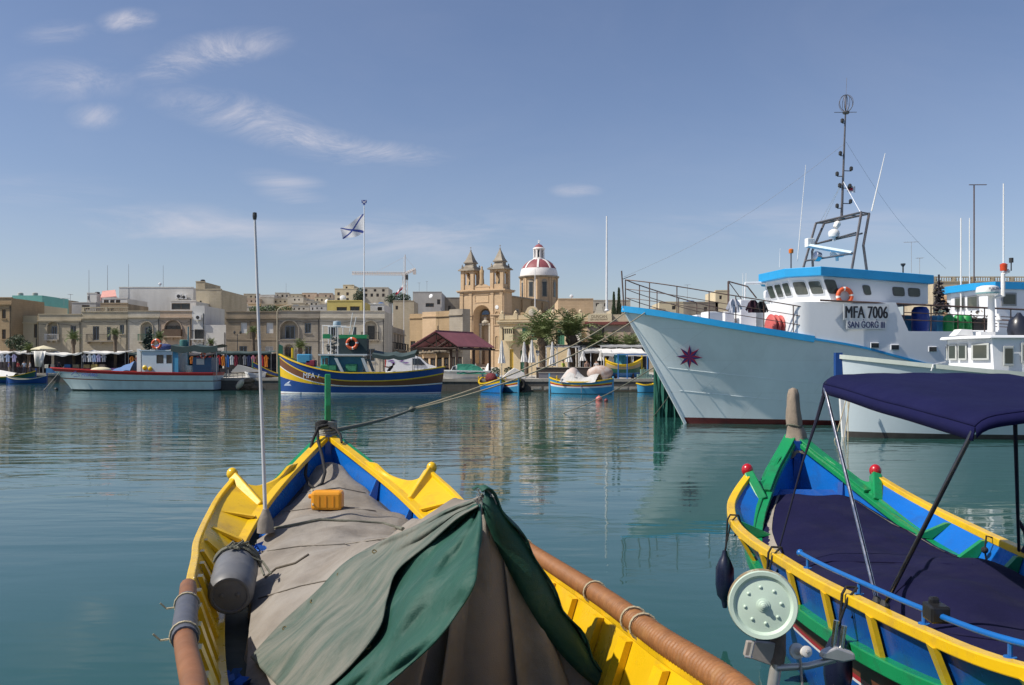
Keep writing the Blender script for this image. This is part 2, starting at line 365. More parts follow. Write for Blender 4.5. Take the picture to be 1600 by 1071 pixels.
def house(name,label,px0,px1,ytop,Y,mat,ops=(),depth=9,rz=0,cornice=True,parapet=None,base=None,cmat=None,group=None,g=GZ,band=None):
 """ops in photo pixels on the facade: (kind, px0, px1, py0, py1, *extra)"""
 X0=ax(px0,Y);W=(ax(px1,Y)-X0)/max(math.cos(rz),.3);Hh=az(ytop,Y)-g
 root=thing(name,label,'house',(X0,Y,g),rz,group)
 cs=max(math.cos(rz),.3)
 lx=lambda p:min(max((ax(p,Y)-X0)/cs,.02),W-.02);lz=lambda p:max(az(p,Y)-g,.02)
 cut=[];later=[]
 for o in ops:
  k=o[0];x0,x1,z1,z0=lx(o[1]),lx(o[2]),lz(o[3]),lz(o[4])
  if k in('w','d','s','a','n','b','g'):
   arch=k in('a','n','g');dp=.3 if k not in('n',)else.55
   cut.append((x0,x1,z0,z1,arch,dp))
  later.append((k,x0,x1,z0,z1,o[5:]if len(o)>5 else()))
 mb=MB();wall_with_openings(mb,W,Hh,cut,depth);mb.build('wall',mat,root)
 cm=cmat or mat
 if cornice:
  c=MB();c.box(-.05,W+.05,-.22,-.003,Hh-.95,Hh-.78);c.box(-.05,W+.05,-.14,-.003,Hh-1.05,Hh-.951);c.build('cornice',cm,root)
  c=MB();c.box(-.04,W+.04,-.08,.32,Hh+.001,Hh+.12);c.build('coping',cm,root)
 if parapet=='balusters':
  for q in range(max(2,int(W/2.4))):
   x0=W*q/max(2,int(W/2.4));x1=W*(q+1)/max(2,int(W/2.4));b=MB()
   b.box(x0+.02,x0+.4,-.02,.3,Hh+.13,Hh+.75);b.box(x0+.41,x1,0,.26,Hh+.6,Hh+.75)
   n=max(2,int((x1-x0-.5)/.28))
   for i in range(n):
    x=lerp(x0+.55,x1-.1,i/max(n-1,1));b.lathe([(.05,Hh+.125),(.1,Hh+.28),(.05,Hh+.45),(.07,Hh+.599)],6,Matrix.Translation((x,.13,0)))
   b.build('balustrade',cm,root)
 if band:
  c=MB();c.box(-.02,W+.02,-.05,-.003,lz(band[0]),lz(band[1]));c.build('string_course',cm,root)
 if base:
  pass
 pm_=MB();pm_.tube([(W-.18,-.06,.3),(W-.18,-.06,Hh-1.1)],.05,5);pm_.build('drainpipe',iron_dark,root)
 if W>4:
  zc_=Hh-1.35;pm_=MB();pm_.tube([(W*i/12,-.07,zc_-.35*math.sin(math.pi*((i/6)%1.0001))*(.6+.4*math.sin(px0+i)))for i in range(13)],.02,4);pm_.build('cable',iron_dark,root)
 for(k,x0,x1,z0,z1,e)in later:
  fm=e[0]if e else paint_white;pm=e[1]if len(e)>1 else glass_dark
  if k in('w','d','s'):
   window_in(root,x0+.004,x1-.004,z0+.004,z1-.004,.2,fm,pm,1,'window' if k!='d' else 'door')
  elif k=='b':
   c=MB();c.box(x0+.004,x1-.004,.12,.28,z0+.004,z1-.004);c.build('blocked_window',fm,root)
  elif k in('a','g'):
   window_in(root,x0+.05,x1-.05,z0+.02,z1-(x1-x0)*.32,.24,fm,pm,2,'window')
  elif k=='n':
   xm,hw=(x0+x1)/2,(x1-x0)*.27
   window_in(root,xm-hw,xm+hw,z0+.02,z0+(z1-z0)*.74,.54,fm,pm,1,'door')
  elif k=='bal':balcony(root,x0,x1,z0,e[0],z1-z0,e[1],e[2],e[3]if len(e)>3 else 'iron')
  if k in('w','s','a','n'):
   sl=MB();sl.box(x0-.12,x1+.12,-.1,-.003,z0-.13,z0-.01);sl.build('sill',cm,root)
  if k in('n','a','g'):
   r=(x1-x0)/2+.12;kk=min((x1-x0)/2,(z1-z0)*.7)+.12;zc=z1-kk+.12;xm=(x0+x1)/2
   pts=[(xm-r,-.03,z0)]+[(xm-r*math.cos(math.pi*t/10),-.03,zc+kk*math.sin(math.pi*t/10))for t in range(11)]+[(xm+r,-.03,z0)]
   c=MB();c.sweep(pts,[(-.05,-.1),(.045,-.1),(.045,.1),(-.05,.1)],up=(0,1,0));c.build('arch_moulding',cm,root)
 return root
pb=paint_bluegrey
house('corner_house','tall ochre limestone house cut by the left edge behind the market',-60,18,466,128,stone_ochre,[('w',3,9,484,498,wood_brown),('w',3,9,515,530,wood_brown),('w',-30,-22,484,498,wood_brown)])
house('painted_house','teal painted flat roofed house behind the cream stepped house',19,66,462,152,plaster_teal,[('w',56,61,480,490,iron_dark)],cornice=False)
house('brown_house','narrow brown stone house in shade right of the teal house',66.5,84,466,156,stone_rough,[('w',69,73,474,482,wood_brown),('w',77,80,474,482,wood_brown)],cornice=False)
h_=house('stepped_house','cream plastered house with one small dark upper window, below the teal house',24,61,477,140,plaster_cream,[('w',31,38,488,496,wood_brown)],cornice=False)
house('cream_house','plain cream house with a wooden enclosed balcony at its right edge',18,59,495,131,plaster_cream,[('w',53,58,507,528,wood_brown)],depth=6)
house('pale_house','pale house with an arched doorway, white balcony and blue grey doors',60,127,492,130,stone_cream,[('n',75,90,503,531,pb),('w',110,119,509,526,pb),('bal',73,92,523,531,.7,stone_pale,paint_white),('d',100,108,552,578,wood_brown)],parapet=None)
house('balustraded_house','limestone house with balustrade on its roof and a long iron balcony',127.2,200,488,130,stone_cream,[('w',145,155,510,532,pb),('w',167,173,511,532,pb),('w',187,194,508,522,pb),('bal',138,182,523,533,.8,stone_grey,iron_dark),('d',146,154,555,580,wood_brown)],parapet='balusters')
house('arched_house','pale yellow house with one tall arch around a door on its balcony',200.2,249.8,487,130,stone_pale,[('n',221,238,504,533,pb),('bal',218,241,523,533,.7,stone_pale,paint_green),('d',205,212,552,580,wood_brown)],cmat=stone_cream)
house('pinkish_house','pinkish stone house with a wide arched brown window and balcony',250,299.8,487,130,stone_pink,[('g',258,283,501,524,wood_brown),('bal',256,285,515,526,.7,stone_pink,wood_brown,'solid'),('d',262,276,550,580,wood_brown)],cmat=stone_pink)
house('plastered_house','grey white house with a caged balcony and air conditioner boxes above',300,319.8,478,130,plaster_white,[('w',304,317,515,531,iron_dark),('bal',302,319,517,530,.8,plaster_white,iron_dark)],cornice=False)
house('garage_house','low white building with a sagging flat roof between the two rows',320,353,508,130,plaster_white,[('d',328,346,548,580,pb)],cornice=False)
house('limestone_house','rough brown limestone house with blocked windows above a white painted ground floor',353.2,434.8,488,126,stone_rough,[('b',376,386,504,521,plaster_white),('b',391,402,503,530,stone_ochre),('b',416,427,504,521,plaster_white),('d',374,386,541,556,pb),('d',414,427,541,560,plaster_white,plaster_grey)],band=(532,530))
house('grey_house','grey limestone house with a tall arched niche and grey door, mid row',435,499.8,487,126,stone_grey,[('n',438,466,502,530,pb),('w',476,486,505,521,pb),('g',445,459,539,560,wood_brown),('w',476,487,541,556,pb)],cmat=stone_grey,band=(533,530.5))
house('corner_town_house','long whitewashed corner house at the mouth of the side street',500,601,487,126,stone_pale,[('w',514,528,508,527,pb),('w',551,557,511,524,pb),('n',569,589,502,531,iron_dark),('bal',566,592,520,531,.7,stone_grey,iron_dark),('w',520,532,541,556,pb),('w',571,586,545,565,pb)],depth=8,cmat=stone_pale,band=(534,531.5))
# balconies on the street side of the corner house
cx_=ax(601,126)
sr=thing('side_street_house','shaded houses with dark balconies lining the side street','house',(cx_-.3,134.03,GZ),R(90))
def street_house(root,W,Hh,mat,n,D=6):
 ops=[];
 for i in range(n):
  x=W*(i+.5)/n;ops+=[(x-.6,x+.6,3.6,6.0,False,.3),(x-.6,x+.6,.1,2.4,False,.3)]
 mb=MB();wall_with_openings(mb,W,Hh,ops,D);mb.build('wall',mat,root)
 for o in ops:
  window_in(root,o[0]+.004,o[1]-.004,o[2]+.004,o[3]-.004,.2,wood_brown,glass_dark,1,'window' if o[2]>1 else 'door')
  if o[2]>1:balcony(root,o[0]-.3,o[1]+.3,3.55,.8,1.0,stone_grey,iron_dark)
 c=MB();c.box(-.05,W+.05,-.22,-.003,Hh-.95,Hh-.78);c.build('cornice',mat,root)
street_house(sr,18,7.0,stone_grey,5)
for i,(px0,px1,yt,Y,rz,mt,lab)in enumerate([(702,724,484,138,-.75,stone_grey,'grey house of the side street standing nearest the church'),(681,704,487,152,-.7,stone_ochre,'ochre house second from the church along the side street'),(660,683,488,168,-.6,stone_honey,'honey coloured house third from the church along the side street'),(640,662,491,186,-.5,stone_ochre,'ochre house deepest in the side street beside the corner house')]):
 X1=ax(px1,Y);W=(ax(px1,Y)-ax(px0,Y))/math.cos(rz)
 rt=thing('town_house',lab,'house',(ax(px0,Y),Y,GZ),rz,'houses along the side street')
 street_house(rt,W,az(yt,Y)-GZ,mt,2,1.6)
# blocks on and behind the roofs
def block(name,label,px0,px1,ytop,Y,mat,wins=(),depth=8,ybot=None,rz=0,group=None,base=None):
 g=base if base is not None else GZ
 X0=ax(px0,Y);W=(ax(px1,Y)-X0)/max(math.cos(rz),.3);Hh=az(ytop,Y)-g
 root=thing(name,label,'house',(X0,Y,g),rz,group)
 cut=[]
 for(a,b,c,d)in wins:
  cut.append((max((ax(a,Y)-X0),.02),min(ax(b,Y)-X0,W-.02),az(d,Y)-g,az(c,Y)-g,False,.25))
 mb=MB();wall_with_openings(mb,W,Hh,cut,depth);mb.build('wall',mat,root)
 for o in cut:window_in(root,o[0]+.003,o[1]-.003,o[2]+.003,o[3]-.003,.18,wood_brown,glass_dark,1)
 c=MB();c.box(-.03,W+.03,-.05,.25,Hh+.001,Hh+.16);c.build('coping',mat,root)
 return root
block('roof_shed','grey flat roofed shed above the balustraded house',112,150,474,142,plaster_grey,[(128,140,477,484)])
block('stair_hut','small cream stair hut with a dark top left of the big white block',136,151,459,150,plaster_white,[(137,140,463,469)])
block('stone_ruin','crumbling brown stone room on the roof of the balustraded house',157,199,475,138,stone_rough,[(172,178,482,487)])
block('roof_terrace_room','glazed roof terrace room with white posts below the pink awning',160,199,467,146,plaster_white,[(162,170,469,476),(172,179,469,476),(181,188,469,476)])
block('white_block','large blank grey white wall of the building rising behind the row',186,302,450,158,plaster_white,[])
block('roof_room','roof room with dark glazing above the pinkish house',266,306,471,140,plaster_white,[(268,297,474,484)])
block('beige_tower','tall beige house with blank side walls, highest of the left row',306,346,453,146,stone_cream,[(312,315,470,485)],depth=14)
block('tower_hut','stair hut carrying a dark dome, on top of the beige tower',306,320,441,148,stone_cream,[])
block('concrete_block','bare grey concrete building above the side street',645,690,457,205,plaster_grey,[(665,678,474,480),(683,688,468,476)],depth=14)
block('grey_back_house','plain grey building between the concrete block and the church',690,722,466,215,stone_grey,[(700,704,478,486)],depth=10)
block('yellow_penthouse','yellow roof room with two white windows above the corner house',511,566,471,140,plaster_yellow,[(526,542,480,487),(547,562,479,487)])
block('cream_apartments','cream stepped apartment house on the skyline left of the flag pole',523,558,452,235,plaster_cream,[(527,531,457,462),(541,545,457,462),(527,531,466,472),(541,545,466,472)])
block('cream_attic','small cream attic room on top of the cream apartments',536,553,446,236,plaster_cream,[(540,543,448,451)],base=20)
block('flat_block','pale green grey apartment block with two rows of windows on the skyline',566,607,450,240,stone_pale,[(570,574,459,464),(579,583,459,464),(588,592,459,464),(597,601,459,464),(570,574,452,456),(584,588,452,456),(597,601,452,456)])
block('roof_wall_house','low grey white house behind the yellow roof room',566,600,476,150,plaster_white,[(590,597,480,488)])
block('back_house','cream house with a low roof left of the concrete block',614,647,471,190,stone_cream,[(618,622,478,484)])
# houses crowding the hill
ORD=['first','second','third','fourth','fifth','sixth','seventh','eighth','ninth','tenth','eleventh','twelfth','thirteenth','fourteenth']
hr=random.Random(5)
hm=[stone_cream,stone_pale,stone_cream,stone_ochre,plaster_white,stone_pale,plaster_grey,stone_pink]
for row,(Y,ya,yb,wmin,wmax,a,b,rn)in enumerate([(330,458,464,16,26,338,515,'top'),(280,464,470,15,26,342,518,'middle'),(230,471,478,16,28,346,520,'lower'),(180,477,483,18,30,352,512,'lowest')]):
 px=a;k=0
 while px<b:
  wd=hr.uniform(wmin,wmax);yt=hr.uniform(ya,yb);wn=[]
  for q in range(int(wd//7)):
   if hr.random()<.8:
    x=px+3+q*7;wn.append((x,x+hr.uniform(2,3),yt+2.5,yt+hr.uniform(5,6.5)))
    if hr.random()<.5:wn.append((x,x+2.5,yt+9,yt+12.5))
  block('hill_house','flat roofed limestone house, %s from the left in the %s row on the hillside'%(ORD[k%14],rn),px,px+wd,yt,Y+hr.uniform(-6,6),hr.choice(hm),wn,depth=9,rz=hr.uniform(-.12,.12),group='houses on the hillside')
  if hr.random()<.5:
   pass
  px+=wd+hr.uniform(-1.5,3);k+=1
# houses behind the moored trawler and to the right
block('far_cream_house','cream box shaped house seen through the bow rails of the trawler',1030,1068,473,150,plaster_cream,[(1050,1056,478,484)])
block('far_tall_house','tall cream house with shaded side behind the washing on the trawler',1118,1140,455,150,plaster_cream,[(1124,1128,462,468)])
block('far_low_house','low olive grey house with blue tank behind the trawler rails',1068,1122,473,150,stone_grey,[(1100,1105,480,486)])
block('far_grey_wall','long low grey wall building left of the trawler bow',955,1040,484,140,stone_cream,[(1000,1006,490,497)])
block('far_back_building','pale building with roof tanks right of the church dome',925,985,470,190,stone_pale,[(931,936,474,479),(944,949,474,479)])
house('balustraded_block','limestone building with balustraded roof behind the blue roofed wheelhouse',1458,1640,441,120,stone_cream,[('w',1480,1490,460,480,wood_brown),('w',1515,1525,460,480,wood_brown)],parapet='balusters')
# ------------------------------------------------------------------ church
CH_Y=170.0
church=thing('church','honey stone baroque church with twin bell towers and a red dome','church',(ax(718,CH_Y+2),CH_Y+2.4,GZ),R(-28))
def church_build(root):
 W=9.7;D=3.2;cz=lambda py:az(py,CH_Y)-GZ
 st=stone_honey;c1=cz(457);c2=cz(495)
 at_,ab=cz(477),1.2
 mb=MB();wall_with_openings(mb,W,c1,[(3.05,6.75,ab,at_,True,2.1)],D);mb.build('wall',st,root)
 mb=MB()
 for(z,h,o)in((c1,.25,.35),(c1+.25,.2,.5),(c2,.2,.2),(c2+.2,.18,.32)):
  for(x0,x1)in(((-o,W+o),)if z>=c1 else((-o,2.95),(6.85,W+o))):
   mb.box(x0,x1,-o,(D+o)if z>=c1 else-.002,z+.002,z+h)
 for z,h,o in((c2,.2,.2),(c2+.2,.18,.32)):mb.box(W+.002,W+o,0,D,z+.002,z+h)
 mb.build('cornice',st,root)
 for x in(.25,2.2,6.95,8.9):
  for z0,z1 in((.0,c2-.05),(c2+.42,c1-.05)):
   mb=MB();mb.box(x,x+.55,-.14,-.003,z0,z1-.35);mb.box(x-.08,x+.63,-.2,-.003,z1-.349,z1);mb.build('pilaster',st,root)
 for xm in(1.5,8.2):
  for z0,z1 in((cz(508),cz(487)),(cz(546),cz(525))):
   mb=MB();w_=.42
   pts=[(xm-w_,-.03,z0)]+[(xm-w_*math.cos(math.pi*t/8),-.03,z1-w_+w_*math.sin(math.pi*t/8))for t in range(9)]+[(xm+w_,-.03,z0)]
   mb.sweep(pts,[(-.09,-.09),(.07,-.09),(.07,.09),(-.09,.09)],up=(0,1,0));mb.box(xm-.6,xm+.6,-.16,-.003,z0-.18,z0)
   o=mb.build('niche_frame',st,root)
   nb=MB();nb.prism([(p[0],-.012,p[2])for p in pts],(0,.008,0));nb.build('niche',stone_ochre,o)
 for z0,z1,nm in((cz(484),cz(478),'clock_face'),):
  mb=MB();mb.lathe([(.38,0),(.38,.05),(.3,.06)],16,trs((8.2,-.02,(z0+z1)/2),rx=R(90)));mb.build(nm,paint_white,root)
 mb=MB();mb.sweep([(3.4,-.03,c1-1.9),(3.4,-.03,c1-.5),(6.4,-.03,c1-.5),(6.4,-.03,c1-1.9),(3.4,-.03,c1-1.9)],[(-.06,-.06),(.05,-.06),(.05,.06),(-.06,.06)],up=(0,1,0));mb.build('panel_frame',st,root)
 mb=MB();xm=4.9;zc=at_-1.85
 rings=[]
 for r_,off in((1.85,-.06),(1.62,.5),(1.42,1.0),(1.25,1.5)):
  rings.append([(xm-r_*math.cos(math.pi*t/12),off,zc+r_*math.sin(math.pi*t/12))for t in range(13)])
 for a,b in zip(rings,rings[1:]):
  mb.grid([a,b])
  mb.add([(a[0][0],a[0][1],ab),(b[0][0],b[0][1],ab),b[0],a[0]],[(0,1,2,3)]);mb.add([(a[-1][0],a[-1][1],ab),(b[-1][0],b[-1][1],ab),b[-1],a[-1]],[(3,2,1,0)])
 mb.build('great_arch',st,root)
 mb=MB();mb.lathe([(.82,0),(.82,.06)],20,trs((xm,1.55,zc+.12),rx=R(90)),0,math.pi);mb.add([(xm-.8,1.5,zc+.12),(xm+.8,1.5,zc+.12)]+[(xm+.8*math.cos(math.pi*t/10),1.5,zc+.12+.8*math.sin(math.pi*t/10))for t in range(1,10)],[tuple(range(11))])
 mb.build('lunette_window',M('blue lunette glass',(.05,.12,.24),.15,.1),root)
 mb=MB();mb.box(xm-1.24,xm+1.24,1.2,1.6,c2-1.6,c2-1.2)
 mb.box(xm-1.2,xm-.8,1.25,1.6,ab,c2-1.61);mb.box(xm+.8,xm+1.2,1.25,1.6,ab,c2-1.61)
 mb.lathe([(.7,c2-1.2),(.75,c2-.9),(.3,c2-.6),(.35,c2-.2),(.2,c2),(.0,c2+.1)],8,Matrix.Translation((xm,1.45,0)));mb.build('portal',stone_pale,root)
 window_in(root,xm-.7,xm+.7,1.25,cz(548),1.55,wood_brown,wood_brown,1,'door')
 for k,x0 in enumerate((.15,W-3.1)):
  t0=cz(452);t1=cz(422);S=2.95
  mb=MB();mb.box(x0-.05,x0+S+.05,-.05,S+.05,c1+.46,t0)
  for px_,py_ in((x0+.05,0.05),(x0+S-.75,.05),(x0+.05,S-.75),(x0+S-.75,S-.75)):mb.box(px_,px_+.7,py_,py_+.7,t0+.001,t1)
  n=8;r=(S-1.5)/2
  for(ox,oy,dx,dy)in((x0+S/2,.2,1,0),(x0+S/2,S-.2-.3,1,0),(x0+.2,S/2,0,1),(x0+S-.5,S/2,0,1)):
   zc2=t1-.35-r
   for t in range(n):
    a0,a1=math.pi*t/n,math.pi*(t+1)/n
    p=[(-r*math.cos(a0),zc2+r*math.sin(a0)),(-r*math.cos(a1),zc2+r*math.sin(a1))]
    quad=[(p[0][0],p[0][1]),(p[1][0],p[1][1]),(p[1][0],t1),(p[0][0],t1)]
    if dx:mb.prism([(ox+q[0],oy,q[1])for q in quad],(0,.3,0))
    else:mb.prism([(ox,oy+q[0],q[1])for q in quad],(.3,0,0))
   if dx:mb.box(ox-r,ox+r,oy,oy+.3,t0+.001,t0+.9)
   else:mb.box(ox,ox+.3,oy-r,oy+r,t0+.001,t0+.9)
  o=mb.build('bell_tower',st,root)
  mb=MB();mb.box(x0-.35,x0+S+.35,-.35,S+.35,t1+.001,t1+.22);mb.box(x0-.15,x0+S+.15,-.15,S+.15,t1+.222,t1+.42);mb.build('tower_cornice',stone_grey,o)
  m_=x0+S/2;z2=cz(408);z3=cz(388)
  sq=lambda h:h*math.sqrt(2)
  mb=MB();mb.lathe([(sq(1.25),t1+.42),(sq(1.15),t1+.8),(sq(.85),t1+1.0),(sq(.8),z2-.25),(sq(1.0),z2-.24),(sq(1.05),z2-.05)],4,trs((m_,S/2,0),rz=R(45)))
  for ax_ in(-1,1):
   for ay_ in(-1,1):mb.lathe([(.22,t1+.42),(.25,t1+.7),(.1,t1+.8),(.16,t1+1.0),(0,t1+1.3)],6,Matrix.Translation((m_+ax_*1.2,S/2+ay_*1.2,0)))
  mb.build('spire_base',stone_grey,o)
  mb=MB();mb.lathe([(sq(1.0),z2-.049),(sq(.7),z2+.5),(sq(.12),z3-.3)],4,trs((m_,S/2,0),rz=R(45)));mb.lathe([(.13,z3-.3),(.2,z3-.1),(.06,z3),(.05,z3+.4),(.14,z3+.5),(0,z3+.62)],6,Matrix.Translation((m_,S/2,0)))
  mb.build('spire',stone_grey,o)
  mb=MB();zb=t0+1.0
  mb.lathe([(.5,zb),(.42,zb+.15),(.3,zb+.7),(.2,zb+.9),(.05,zb+1.0),(.05,t1-.5)],10,Matrix.Translation((m_,S/2,0)));mb.build('bell',M('green bronze',(.10,.17,.13),.5,.2,3),o)
 mb=MB();mb.box(3.3,6.5,.1,.5,c1+.46,c1+1.0);mb.prism([(3.2,.05,c1+1.0),(6.6,.05,c1+1.0),(5.6,.05,c1+1.5),(4.2,.05,c1+1.5)],(0,.5,0));mb.build('gable',st,root)
 mb=MB();mb.lathe([(.55,c1+1.5),(.5,c1+2.3),(.42,c1+2.8),(.45,c1+3.6),(.5,c1+4.1),(.2,c1+4.45),(.24,c1+4.7),(.15,c1+4.95),(0,c1+5.0)],8,trs((4.75,.3,0))@Matrix.Diagonal((1,.7,1,1)));mb.build('statue',stone_ochre,root,smooth=50)
 zn=cz(463)
 mb=MB();wall=MB()
 mb.box(.8,W-.7,D+.002,20.5,0,zn)
 mb.build('nave',stone_ochre,root)
 mb=MB();mb.box(.6,W-.5,D+.5,20.6,zn+.001,zn+.25);mb.build('nave_cornice',stone_grey,root)
 for y in(6.5,11.0,15.5):
  mb=MB();mb.box(W-.698,W-.62,y-.75,y+.75,zn-4.4,zn-2.2);o=mb.build('nave_window',stone_grey,root)
  mb=MB();mb.box(W-.618,W-.6,y-.5,y+.5,zn-4.2,zn-2.4);mb.build('pane',glass_dark,o)
 for y in(4.2,8.7,13.2,17.8):
  mb=MB();mb.box(W-.698,W-.35,y-.35,y+.35,0,zn-.3);mb.build('buttress',stone_ochre,root)
 mb=MB();mb.box(W-.69,W+6.3,18.2,29,0,zn-2.0);mb.build('transept',stone_ochre,root)
 mb=MB();mb.box(W-.69,W+6.5,18.0,29.2,zn-1.999,zn-1.75);mb.build('transept_cornice',stone_grey,root)
 dx,dy=4.85,24.6;s_=192.0;z=lambda py:az(py,s_)-GZ
 T=Matrix.Translation((dx,dy,0));rd=4.0
 mb=MB();mb.lathe([(rd*.99,zn-3),(rd*.99,z(434)),(rd*1.0,z(434))],8,T@rotz(R(22.5)));o=mb.build('drum',st,root)
 mb=MB();mb.lathe([(rd*1.06,z(435.5)),(rd*1.10,z(434)),(rd*1.10,z(433)),(rd*1.02,z(433)+.02)],24,T);mb.build('drum_cornice',stone_grey,o)
 for k in range(8):
  a=R(45*k);
  F=T@rotz(a)@Matrix.Translation((rd*.99*math.cos(R(22.5)),0,0))
  mb=MB();mb.box(.0,.06,-.62,.62,z(466),z(443),F);mb.lathe([(.62,.0),(.62,.06)],12,F@Matrix.Translation((0,0,z(443)))@Matrix.Rotation(R(90),4,'Y'));w_=mb.build('drum_window',stone_grey,o)
  mb=MB();mb.box(.061,.09,-.42,.42,z(465),z(443),F);mb.build('pane',glass_dark,w_)
  for s2 in(-1,1):
   mb=MB();mb.box(.0,.16,s2*1.28-.22,s2*1.28+.22,zn-1,z(436),F);mb.build('drum_pilaster',st,o)
 zb,zt=z(433)+.03,z(406)
 prof=[]
 for i in range(13):
  t=i/12;prof.append((rd*1.0*math.cos(t*R(76))**.92,zb+(zt-zb)*math.sin(t*R(76))/math.sin(R(76))))
 mb=MB();mb.lathe(prof,32,T);dm=mb.build('dome',M('dark red dome paint',(.24,.065,.075),.6,.15,.8,c2=(.33,.10,.10),amt=.3),root,smooth=40)
 wp=M('white dome paint',(.72,.70,.68),.6,.06,1)
 mb=MB();i0=0
 mb.lathe([(r+.05,z_)for r,z_ in prof[:5]],32,T);mb.build('white_band',wp,dm,smooth=40)
 for k in range(8):
  mb=MB();a=R(45*k+22.5)
  mb.sweep([T@Vector(((r+.06)*math.cos(a),(r+.06)*math.sin(a),z_))for r,z_ in prof[4:]],[(-.2,-.08),(.2,-.08),(.2,.06),(-.2,.06)],up=(-math.sin(a)*0+math.cos(a),math.sin(a),.3));mb.build('rib',wp,dm)
 mb=MB();rl=prof[-1][0]
 mb.lathe([(rl+.25,zt-.1),(rl+.25,zt+.15),(rl+.05,zt+.3)],16,T)
 for k in range(8):
  a=R(45*k);mb.box(-.16,.16,-.2,.2,zt+.3,z(391),T@rotz(a)@Matrix.Translation((rl-.05,0,0)))
 mb.lathe([(rl-.35,zt+.3),(rl-.35,z(391))],12,T)
 mb.lathe([(rl+.05,z(391)),(rl+.22,z(391)+.1),(rl+.22,z(390)+.15),(rl,z(389)+.2)],16,T);mb.build('lantern',wp,dm)
 for k in range(8):
  a=R(45*k+22.5);mb=MB();mb.box(0,.05,-.2,.2,zt+.5,z(392),T@rotz(a)@Matrix.Translation((rl-.34,0,0)));mb.build('lantern_window',glass_dark,dm)
 mb=MB();mb.lathe([(rl,z(389)+.2),(rl*.85,z(386)),(rl*.5,z(383)),(.1,z(382)),(.08,z(380))],16,T);mb.build('cupola',MATS['dark red dome paint'],dm,smooth=50)
 mb=MB();mb.lathe([(0,z(380)-.1),(.2,z(380)),(0,z(380)+.25)],8,T);mb.box(-.04,.04,-.04,.04,z(380),z(375),T);mb.box(-.3,.3,-.035,.035,z(377)-.04,z(377)+.04,T);mb.build('cross',wp,dm)
church_build(church)
